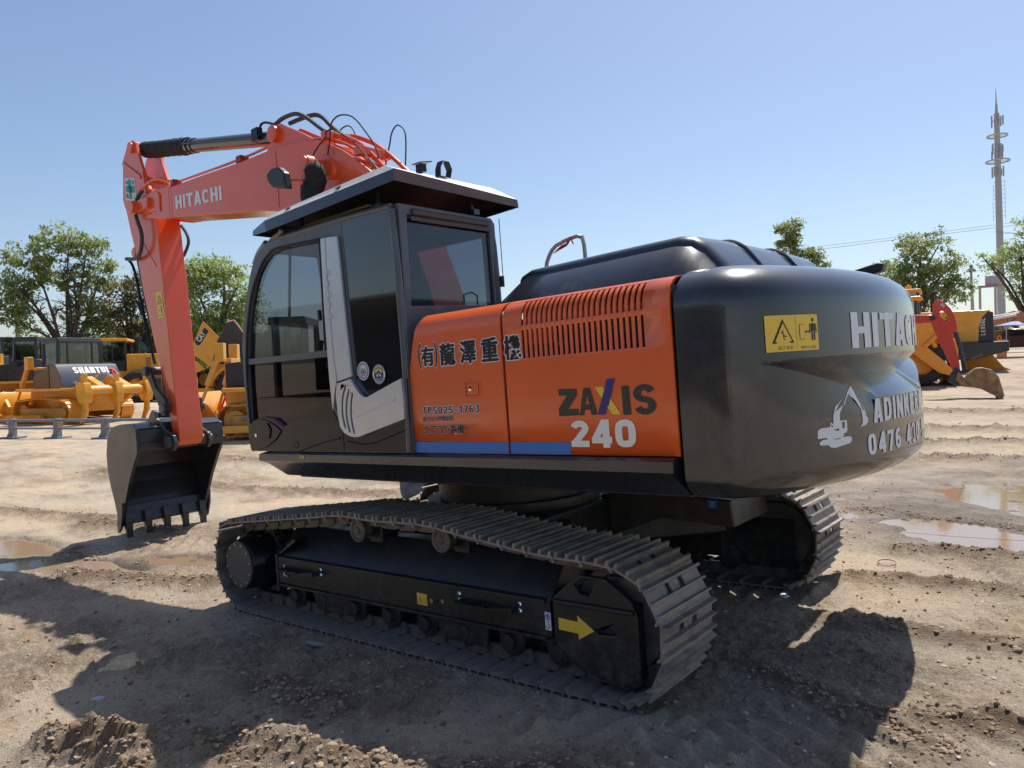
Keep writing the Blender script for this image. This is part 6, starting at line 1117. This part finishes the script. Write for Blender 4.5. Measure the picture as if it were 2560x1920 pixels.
# lamp post, poles, water tower, telecom mast, wires
def at_(n, l, c, x, y): return thing(n, l, c, (x, y, gz(x, y)), view_yaw(x, y))
t = at_('street_lamp', 'slender lamp post standing left of the water tower', 'lamp post', -5.76, 64.79); CON = mat('concrete_pale', (.42, .40, .40), .7, noise=.1)
m = MB(); m.cyl((0, 0, 0), (-.12, 0, 6.6), .17, 12, r1=.09); m.build('post', CON, t); m = MB(); m.lathe([(0, .05), (.05, .38), (.22, .30), (.34, .10), (.6, .08), (.62, 0)], (-.12, 0, 6.5), (0, 0, 1), 14); m.build('lamp_head', mat('dark_lamp', (.10, .10, .11), .5), t)
t = at_('water_tower', 'round grey water tank on a tall concrete stand', 'water tower', -12.28, 124.19)
m = MB(); m.lathe([(0, 0), (0, .9), (1.35, .9), (1.35, .0)], (.6, 0, 9.7), (0, 0, 1), 24); 
for k in range(5): m.lathe([(0, .93), (.05, .93)], (.6, 0, 9.9 + k * .26), (0, 0, 1), 24)
m.build('tank', mat('grey_tank', (.38, .37, .38), .6, noise=.2), t); m = MB(); m.box(-1.2, 1.9, -1.2, 1.2, 9.5, 9.68); m.build('platform', mat('brown_slab', (.25, .18, .17), .7), t)
for x, y in ((-.95, -.9), (.95, -.9), (-.95, .9), (.95, .9)): m = MB(); m.box(x - .16 - (.45 if y > 0 else 0) * 0, x + .16, y - .16, y + .16, -1, 9.5); m.build('leg', mat('pinkish_column', (.42, .34, .33), .7), t)
t = at_('telecom_mast', 'tall grey telecom mast with ring platforms and a spike', 'mast', -17.4, 184.75); MST = mat('mast_grey', (.34, .345, .37), .6)
m = MB(); m.cyl((0, 0, -1), (-.35, 0, 50), .82, 20, r1=.50); m.cyl((-.35, 0, 50), (-.45, 0, 55.4), .25, 8, r1=.02); m.cyl((-.35, 0, 48), (-.38, 0, 52), .4, 8, r1=.2); m.build('pole', MST, t)
for z in (45.3, 40.0):
    m = MB(); R_ = 1.9 if z > 42 else 2.2
    for i in range(28): a, b = 2 * math.pi * i / 28, 2 * math.pi * (i + 1) / 28; m.obox((-.3 + R_ * math.cos(a), R_ * math.sin(a), z), (-.3 + R_ * math.cos(b), R_ * math.sin(b), z), .14, .30)
    for i in range(6): a = math.pi / 3 * i; m.obox((-.3, 0, z), (-.3 + R_ * math.cos(a), R_ * math.sin(a), z), .10, .10)
    m.build('ring_platform', mat('pale_ring', (.45, .43, .42), .6), t)
rr = random.Random(5)
for k, (z, n, R_) in enumerate(((48.5, 7, 1.05), (42.6, 7, .95), (41.2, 5, 1.0), (37.8, 6, 1.0))):
    for i in range(n): a = 2 * math.pi * i / n + k; hgt = rr.uniform(1.2, 2.4); m = MB(); m.box(-.3 + R_ * math.cos(a) - .15, -.3 + R_ * math.cos(a) + .15, R_ * math.sin(a) - .12, R_ * math.sin(a) + .12, z - hgt / 2, z + hgt / 2); m.obox((-.3, 0, z), (-.3 + R_ * math.cos(a), R_ * math.sin(a), z), .08, .08); m.build('antenna_panel', MST, t)
m = MB()
for z in np.arange(28.5, 36, .9): m.obox((-1.2, -.2, z), (.9, -.2, z), .06, .06)
m.obox((-1.25, -.2, 27.5), (-1.25, -.2, 31.5), .07, .07); m.obox((-1.1, -.2, 31.8), (-1.1, -.2, 35), .07, .07); m.obox((.9, -.2, 27.8), (.9, -.2, 36), .07, .07); m.build('ladder', MST, t)
t = at_('utility_pole', 'dark utility pole behind the left trees', 'pole', -58.64, 14.84); m = MB(); m.cyl((0, 0, 0), (0, 0, 5.3), .17, 10, r1=.13); m.build('post', mat('dark_pole', (.12, .10, .09), .8), t)
m = MB(); m.tube([(-35.1, 105.9, 17.4), (-23.2, 115.8, 18.75), (-8.1, 128.2, 20.55), (20, 151, 24.2)], .03, 5, smooth=6); o = m.build('power_line', MST); setp(o, 'upper thin power line crossing the sky on the right', 'cable', 'power lines across the sky')
m = MB(); m.tube([(-35.1, 105.9, 16.9), (-23.3, 115.6, 18.37), (-8.1, 128.2, 20.14), (20, 151, 23.8)], .035, 5, smooth=6); o = m.build('power_line', MST); setp(o, 'lower thin power line crossing the sky on the right', 'cable', 'power lines across the sky')
m = MB(); m.tube([(-80, 20, 9.1), (-52, 13.2, 6.3), (-45, 12, 6.2)], .04, 5); o = m.build('power_line', DRK); setp(o, 'dark wire running to the pole at the left edge', 'cable')
# ------------------------------------------------------------------ trees
def leafmat(name, c0, c1, c2):
    m = bpy.data.materials.new(name); m.use_nodes = True; t = m.node_tree; b = t.nodes['Principled BSDF']; b.inputs['Roughness'].default_value = .55
    a = t.nodes.new('ShaderNodeAttribute'); a.attribute_name = 'tone'; r = t.nodes.new('ShaderNodeValToRGB'); t.links.new(a.outputs['Fac'], r.inputs[0])
    r.color_ramp.elements[0].color = (*c0, 1); r.color_ramp.elements[1].color = (*c1, 1); e = r.color_ramp.elements.new(.93); e.color = (*c1, 1); r.color_ramp.elements[-1].color = (*c2, 1); r.color_ramp.elements[-1].position = 1.0
    t.links.new(r.outputs[0], b.inputs['Base Color']); tr = t.nodes.new('ShaderNodeBsdfTranslucent'); t.links.new(r.outputs[0], tr.inputs[0]); mx = t.nodes.new('ShaderNodeMixShader'); mx.inputs[0].default_value = .5
    o = t.nodes['Material Output']; t.links.new(b.outputs[0], mx.inputs[1]); t.links.new(tr.outputs[0], mx.inputs[2]); t.links.new(mx.outputs[0], o.inputs[0]); return m
LEAF = leafmat('olive_leaves', (.19, .24, .07), (.36, .41, .16), (.38, .22, .13)); LEAF2 = leafmat('fresh_leaves', (.26, .35, .09), (.44, .52, .19), (.46, .42, .18)); LEAF3 = leafmat('dark_leaves', (.07, .115, .035), (.17, .22, .07), (.25, .2, .08)); LEAFB = leafmat('brownish_leaves', (.14, .10, .05), (.20, .20, .08), (.25, .09, .06))
BARK = mat('grey_brown_bark', (.10, .08, .065), .85, noise=.3, bump=.5)
def tree(label, x, y, H, lobes, n, lm, seed, stems=5, lsz=.11, trunk_h=.22, name='broadleaf_tree', fill=.45, group='trees behind the yard', bare=0, clump=.42, zoff=0):
    """lobes: (dx right of the trunk as seen from the yard, dy away, z, rx, rz) in metres"""
    rg = np.random.default_rng(seed); rn = random.Random(seed)
    t = thing(name, label, 'tree', (x, y, gz(x, y) + zoff), view_yaw(x, y), group)
    m = MB(); base = Vector((0, 0, -.2)); th_ = H * trunk_h; tips = []
    L_ = np.array([(l[0], l[1], l[2], l[3], l[3] * .85, l[4]) for l in lobes])
    for s_ in range(stems):
        l = L_[s_ % len(L_)]; a = rn.uniform(0, 6.28); b0 = Vector((rn.uniform(-.12, .12), rn.uniform(-.12, .12), th_ * rn.uniform(.5, 1)))
        tgt = Vector((l[0] + rn.uniform(-.4, .4) * l[3], l[1] + rn.uniform(-.4, .4) * l[4], l[2] + rn.uniform(-.1, .5) * l[5])); mid = b0.lerp(tgt, .45) + Vector((rn.uniform(-.3, .3), rn.uniform(-.3, .3), .1 * H * rn.uniform(0, 1)))
        r_ = H * .0125 * rn.uniform(.7, 1.1); m.tube([base + Vector((b0.x, b0.y, 0)) * .5, b0, mid, tgt], [r_ * 1.5, r_ * 1.2, r_ * .8, r_ * .22], 6, smooth=3)
        for k in range(6 + bare):
            f = rn.uniform(.25, .95); p = b0.lerp(mid, f * 2) if f < .5 else mid.lerp(tgt, f * 2 - 1); l2 = L_[rn.randrange(len(L_))] if rn.random() < .3 else l
            v = Vector((rn.gauss(0, 1), rn.gauss(0, 1), abs(rn.gauss(0, .8)) + .3)).normalized(); e = p + v * l2[3] * rn.uniform(.5, 1.0); m.tube([p, p.lerp(e, .5) + Vector((rn.uniform(-.1, .1), rn.uniform(-.1, .1), .08)), e], [r_ * .45, r_ * .28, r_ * .09], 4, smooth=2)
            for j in range(3 + bare // 3): f2 = rn.uniform(.3, 1); q = p.lerp(e, f2); w_ = (v + Vector((rn.gauss(0, .6), rn.gauss(0, .6), rn.gauss(0, .5)))).normalized(); m.tube([q, q + w_ * l2[3] * rn.uniform(.2, .45)], [r_ * .14, r_ * .05], 3, smooth=0)
    m.build('trunk', BARK, t)
    vol = L_[:, 3] * L_[:, 4] * L_[:, 5]; nc = max(40, n // 34); k = rg.choice(len(L_), nc, p=vol / vol.sum()); d = rg.normal(0, 1, (nc, 3)); d /= np.linalg.norm(d, axis=1)[:, None]; rad = rg.uniform(0, 1, nc) ** fill
    C = L_[k, :3] + d * rad[:, None] * L_[k, 3:6]; C[:, 2] = np.maximum(C[:, 2], th_ * .6)
    per = n // nc; cs = clump * rg.uniform(.5, 1.25, nc); P = (C[:, None] + rg.normal(0, 1, (nc, per, 3)) * cs[:, None, None] * np.array([.55, .55, .38])).reshape(-1, 3); N = len(P)
    u = rg.normal(0, 1, (N, 3)); u /= np.linalg.norm(u, axis=1)[:, None]; w = rg.normal(0, 1, (N, 3)) + np.array([0, 0, 1.2]); v = np.cross(u, w); v /= np.linalg.norm(v, axis=1)[:, None] + 1e-9
    s_ = lsz * rg.uniform(.6, 1.35, N)[:, None]; V = np.stack([P - u * s_, P + v * s_ * .5, P + u * s_, P - v * s_ * .5], 1).reshape(-1, 3)
    me = bpy.data.meshes.new('crown'); me.from_pydata(V.tolist(), [], np.arange(N * 4).reshape(-1, 4).tolist()); me.materials.append(lm)
    ct = np.repeat(rg.uniform(0, .75, nc), per) + rg.uniform(0, .25, N); at = me.attributes.new('tone', 'FLOAT', 'POINT'); at.data.foreach_set('value', np.repeat(ct, 4).astype(np.float32))
    o = bpy.data.objects.new('crown', me); COL.objects.link(o); o.parent = t; return t
tree('large spreading tree with bare dark limbs and leaves round its rim, left of the arm', -44.99, 13.11, 10, [(-2.6, 0, 6.2, 1.2, 1.6), (-1.7, 0, 8.2, 1.3, 1.1), (-.2, 0, 9.2, 1.4, .9), (1.3, 0, 8.9, 1.2, .9), (-2.5, .5, 4.4, 1.1, 1.0), (2.0, 0, 6.8, 1.0, 1.6), (1.2, .4, 5.0, 1.4, 1.3), (.6, 0, 6.6, .8, 1.4), (1.9, 0, 3.8, 1.4, 1.0), (-.4, .3, 7.2, 1.5, 1.0)], 11500, LEAF, 11, stems=11, bare=7, fill=.35, lsz=.115)
tree('lower leafy tree in front of the trunk of the large spreading tree', -46.5, 14.2, 4.6, [(-2.6, 0, 2.8, 1.5, 1.2), (-.8, .5, 2.6, 1.4, 1.3), (1.0, 0, 2.6, 1.6, 1.3), (2.8, 0, 2.9, 1.6, 1.4), (4.0, 0, 3.5, 1.4, 1.7)], 9000, LEAF, 12, stems=6)
tree('mid height tree between the large spreading tree and the orange arm', -42.79, 16.22, 8, [(-.3, 0, 6.4, 1.3, 1.2), (.9, 0, 5.5, 1.3, 1.6), (-.8, 0, 4.6, 1.2, 1.4), (1.6, 0, 3.6, 1.5, 1.5), (.2, 0, 2.4, 1.6, 1.2)], 8000, LEAFB, 13, stems=7, bare=3)
tree('rounded light green tree between the orange arm and the cab', -36.31, 17.66, 9, [(-1.0, 0, 6.7, 1.3, 1.2), (.1, 0, 7.4, 1.4, .9), (1.2, 0, 6.5, 1.2, 1.2), (-1.6, 0, 5.6, .8, 1.2), (-.6, 0, 4.6, 1.5, 1.4), (1.2, 0, 4.2, 1.5, 1.4), (.3, 0, 3.0, 1.8, 1.2), (2.0, 0, 5.0, .9, 1.2)], 13000, LEAF2, 14, stems=8, fill=.42)
tree('green shrubby tree cut by the left edge of the photo', -50.5, 9.6, 4, [(0, 0, 2.2, 1.6, 1.2), (-1.4, 0, 2.4, 1.5, 1.3), (.9, 0, 1.4, 1.1, .9)], 5000, LEAF2, 15, stems=4)
tree('dark green thicket tree behind the black bulldozer cab', -50.5, 17.7, 4.5, [(-1, 0, 2.2, 2.2, 1.6), (2, 0, 2.4, 2.2, 1.7), (5, 0, 2.2, 2.0, 1.5)], 8000, LEAF3, 16, stems=4)
tree('slim sparse tree rising just behind the black engine hood', -16.08, 56.31, 12, [(-1.0, 0, 10.4, 1.1, .95), (-1.2, 0, 9.2, .9, .7), (.6, 0, 8.0, .9, .6), (-.4, 0, 8.2, .8, .6), (1.5, 0, 7.2, .7, .5), (.4, 0, 6.6, 1.0, .6)], 4600, LEAF, 17, stems=6, bare=9, trunk_h=.3, lsz=.12, clump=.36)
tree('broad airy tree behind the counterweight and the loader cab', -6.91, 50.89, 8.8, [(-1.5, 0, 5.6, 1.3, 1.2), (-.3, 0, 7.2, 1.3, 1.0), (1.0, 0, 7.6, .9, .8), (1.6, 0, 5.8, 1.3, 1.3), (0, 0, 5.4, 1.4, 1.2), (-2.3, 0, 4.2, 1.2, .9), (.6, 0, 3.8, 1.6, 1.1), (2.0, 0, 4.2, 1.1, 1.0)], 9500, LEAF, 18, stems=9, bare=4, fill=.4, lsz=.11)
tree('low dark bush tree left of the lamp post', -8.06, 73.26, 4.4, [(1.2, 0, 2.4, 1.3, 1.2), (2.5, 0, 1.9, 1.0, .9), (-.3, 0, 2.2, 1.2, 1.2)], 4500, LEAF3, 19, stems=4, lsz=.13)
tree('yellow green tree at the right edge in front of the telecom mast', -1.82, 61.55, 11, [(.6, 0, 9.0, 2.0, 1.4), (-.8, 0, 7.0, 1.7, 1.2), (-2.2, 0, 6.6, 1.0, .7), (.9, 0, 5.8, 2.2, 1.4), (2.4, 0, 7.8, 2.3, 2.1), (-.6, 0, 4.6, 1.2, .8), (-2.7, 0, 7.3, .7, .5)], 12000, LEAF2, 20, stems=8, bare=4, fill=.45, lsz=.10)
tree('small palm like bush at the foot of the telecom mast', -8.02, 99.2, 4.5, [(0, 0, 3.0, 1.2, 1.1), (1.0, 0, 2.6, 1.2, 1.0)], 2600, LEAF3, 21, stems=3, lsz=.16)
tree('broad low hedge like tree filling the gap under the left trees', -58.11, 16.57, 4.8, [(-6, 0, 1.8, 2.4, 1.5), (-2.5, 0, 2.2, 2.4, 1.7), (1, 0, 2.0, 2.4, 1.6), (4.5, 0, 2.4, 2.4, 1.8), (8, 0, 2.2, 2.4, 1.6)], 14000, LEAF, 22, stems=6, lsz=.14)
tree('second low green tree behind the tipped hood and the cab', -42.47, 21.66, 5.5, [(-3, 0, 2.4, 2.2, 1.6), (0, 0, 2.8, 2.2, 1.8), (3, 0, 2.6, 2.2, 1.6)], 9000, LEAF2, 23, stems=5, lsz=.13)
# crouching worker beyond the machine
def skin_fig(name, V, E, R, mt, parent, sub=2):
    me = bpy.data.meshes.new(name); me.from_pydata(V, E, []); me.materials.append(mt); o = bpy.data.objects.new(name, me); COL.objects.link(o); o.parent = parent
    sk_ = o.modifiers.new('skin', 'SKIN'); 
    for i, r in enumerate(R): me.skin_vertices[0].data[i].radius = (r, r) if not isinstance(r, tuple) else r
    me.skin_vertices[0].data[0].use_root = True; sb = o.modifiers.new('sub', 'SUBSURF'); sb.levels = 2; sb.render_levels = sub
    for p in me.polygons: p.use_smooth = True
    return o
px_, py_ = -4.51, 2.81; t = thing('person', 'person in faded blue jeans crouching behind the machine, seen under the deck', 'person', (px_, py_, gz(px_, py_)), view_yaw(px_, py_))
JEAN = mat('faded_jeans', (.12, .145, .18), .85, noise=.2, nscale=10, bump=.6, bscale=25); SHIRT = mat('navy_shirt', (.03, .04, .08), .85); SKINM = mat('tan_skin', (.42, .24, .15), .55); SHOE2 = mat('dark_shoe', (.03, .03, .03), .6); HAIRM = mat('black_hair', (.012, .01, .009), .6)
def body():
    V = [(0, 0, .24), (.06, 0, .46), (.16, 0, .62), (.26, 0, .80), (.33, 0, .90), (.37, 0, .98)]; E = [(0, 1), (1, 2), (2, 3), (3, 4), (4, 5)]; R = [(.17, .17), .145, .15, (.17, .15), .055, .05]
    for sy in (-1, 1):
        i = len(V); V += [(.02, sy * .10, .22), (.22, sy * .15, .29), (.46, sy * .17, .42), (.34, sy * .16, .28), (.26, sy * .16, .09), (.42, sy * .17, .04)]; E += [(0, i), (i, i + 1), (i + 1, i + 2), (i + 2, i + 3), (i + 3, i + 4), (i + 4, i + 5)]; R += [.12, .10, .075, .065, .045, .035]
        i = len(V); V += [(.27, sy * .19, .80), (.42, sy * .22, .62), (.62, sy * .16, .60)]; E += [(3, i), (i, i + 1), (i + 1, i + 2)]; R += [.06, .045, .032]
    return V, E, R
V, E, R = body(); bo = skin_fig('body', V, E, R, JEAN, t)
V2 = [(.05, 0, .44), (.16, 0, .62), (.26, 0, .80), (.33, 0, .89)]; sh = skin_fig('shirt', V2 + [(.27, -.20, .81), (.42, -.225, .63), (.27, .20, .81), (.42, .225, .63)], [(0, 1), (1, 2), (2, 3), (2, 4), (4, 5), (2, 6), (6, 7)], [.165, .172, .185, .07, .078, .062, .078, .062], SHIRT, t)
m = MB(); m.lathe([(-.115, 0), (-.10, .05), (-.05, .075), (.0, .085), (.06, .082), (.10, .05), (.115, 0)], (.42, 0, 1.06), (.2, 0, 1), 20); m.prism([(.49, 1.02), (.525, 1.03), (.50, 1.07)], -.015, .015); m.ico((.43, -.085, 1.05), .022, 1, .05); m.ico((.43, .085, 1.05), .022, 1, .05); m.build('head', SKINM, t); m = MB(); m.lathe([(-.02, .0), (-.02, .088), (.03, .092), (.09, .065), (.115, 0)], (.405, 0, 1.07), (-.1, 0, 1), 18); m.build('hair', HAIRM, t)
for sy in (-1, 1):
    m = MB(); b0 = Vector((.63, sy * .155, .60)); m.tube([b0, b0 + Vector((.05, 0, -.005)), b0 + Vector((.09, 0, -.01))], [.028, .036, .030], 8, smooth=2)
    for f in range(4): q = b0 + Vector((.085, (f - 1.5) * .018, -.01)); m.tube([q, q + Vector((.03, 0, -.008)), q + Vector((.045, 0, -.03)), q + Vector((.04, 0, -.045))], [.0095, .009, .008, .006], 6, smooth=2)
    q = b0 + Vector((.03, -sy * .028, 0)); m.tube([q, q + Vector((.03, -sy * .02, -.01)), q + Vector((.05, -sy * .015, -.025))], [.011, .010, .007], 6, smooth=2); m.build('hand', SKINM, t)
    m = MB(); m.prism([(.18, .0), (.18, .09), (.27, .10), (.36, .06), (.46, .045), (.47, .0)], sy * .16 - .045, sy * .16 + .045); m.build('shoe', SHOE2, t, bev=.015)
# bits on the ground
def bit(name, label, cat, x, y, build, mt, rz=0):
    z = float(height(np.array([x]), np.array([y]))[0]); o = MB(); build(o); ob = o.build(name, mt); ob.location = (x, y, z); ob.rotation_euler = (0, 0, rz); setp(ob, label, cat); return ob
bit('flat_stone', 'flat grey sole shaped stone beside the near track', 'stone', -.53, -1.68, lambda o: o.lathe([(-.006, 0), (-.004, .05), (.012, .062), (.022, .045), (.025, 0)], (0, 0, .008), (.1, .15, 1), 14), mat('pale_grey_stone', (.30, .28, .25), .8, noise=.2), .4).scale = (1.5, .75, 1)
bit('white_litter', 'white scrap of litter on the sunlit soil at the lower left', 'litter', -3.05, -3.12, lambda o: o.ico((0, 0, .012), .05, 2, .35, (1.6, .6, .25)), WHITE, .4)
bit('plaster_lump', 'bluish white lump half in the shadow edge at the lower left', 'litter', -.92, -3.0, lambda o: o.ico((0, 0, .012), .03, 3, .12, (1.4, 1, .5)), mat('blue_white_lump', (.42, .45, .50), .8), .8)
bit('white_stone', 'small white stone in the shadow under the rear of the deck', 'stone', 1.95, .75, lambda o: o.ico((0, 0, .015), .03, 2, .25, (1.2, 1, .6)), WHITE)
bit('wire_ring', 'thin brown wire ring on the wet ground beside the right track', 'ring', 2.38, 1.97, lambda o: o.tube([(.07 * math.cos(a), .07 * math.sin(a), .02 + .01 * math.sin(a)) for a in np.linspace(0, 6.28, 20)], .004, 5), mat('rusty_wire', (.12, .05, .03), .6))
bit('dark_stick', 'short dark stick just outside the shadow of the counterweight', 'stick', 3.42, -.55, lambda o: o.cyl((-.04, 0, .012), (.04, 0, .012), .008, 8), DRK, .5)
# shed that the cab glass mirrors
t = thing('open_shed', 'low dark open shed mirrored in the side glass of the cab', 'shed', (-12, -19.5, gz(-12, -19.5)))
m = MB(); m.box(-26, 22, -6, -5.8, 0, 3.9); m.build('back_wall', mat('shed_inside_shade', (.03, .032, .035), .7, noise=.2), t)  # near-black colour stands in for the shade inside the open shed
m = MB(); m.prism([(-6.2, 3.9), (.6, 4.5), (.6, 4.62), (-6.2, 4.02)], -26.4, 22.4, 'x'); m.build('roof', mat('shed_roof_sheet', (.10, .10, .11), .6), t)
for i in range(9): m = MB(); m.box(-26 + i * 6 - .15, -26 + i * 6 + .15, .2, .5, 0, 4.45); m.build('column', DRK, t)
for i in range(4):
    tree(('dense tree behind the shed mirrored in the glass', 'second dense tree behind the mirrored shed', 'third dense tree behind the mirrored shed', 'fourth dense tree behind the mirrored shed')[i], -30 + i * 14, -31 - (i % 2) * 3, 7, [(0, 0, 4.5, 3, 2.2), (2, 0, 5, 2.4, 1.8), (-2, 0, 4.6, 2.4, 1.9)], 1500, LEAF3, 30 + i, stems=3, lsz=.4, clump=.9)
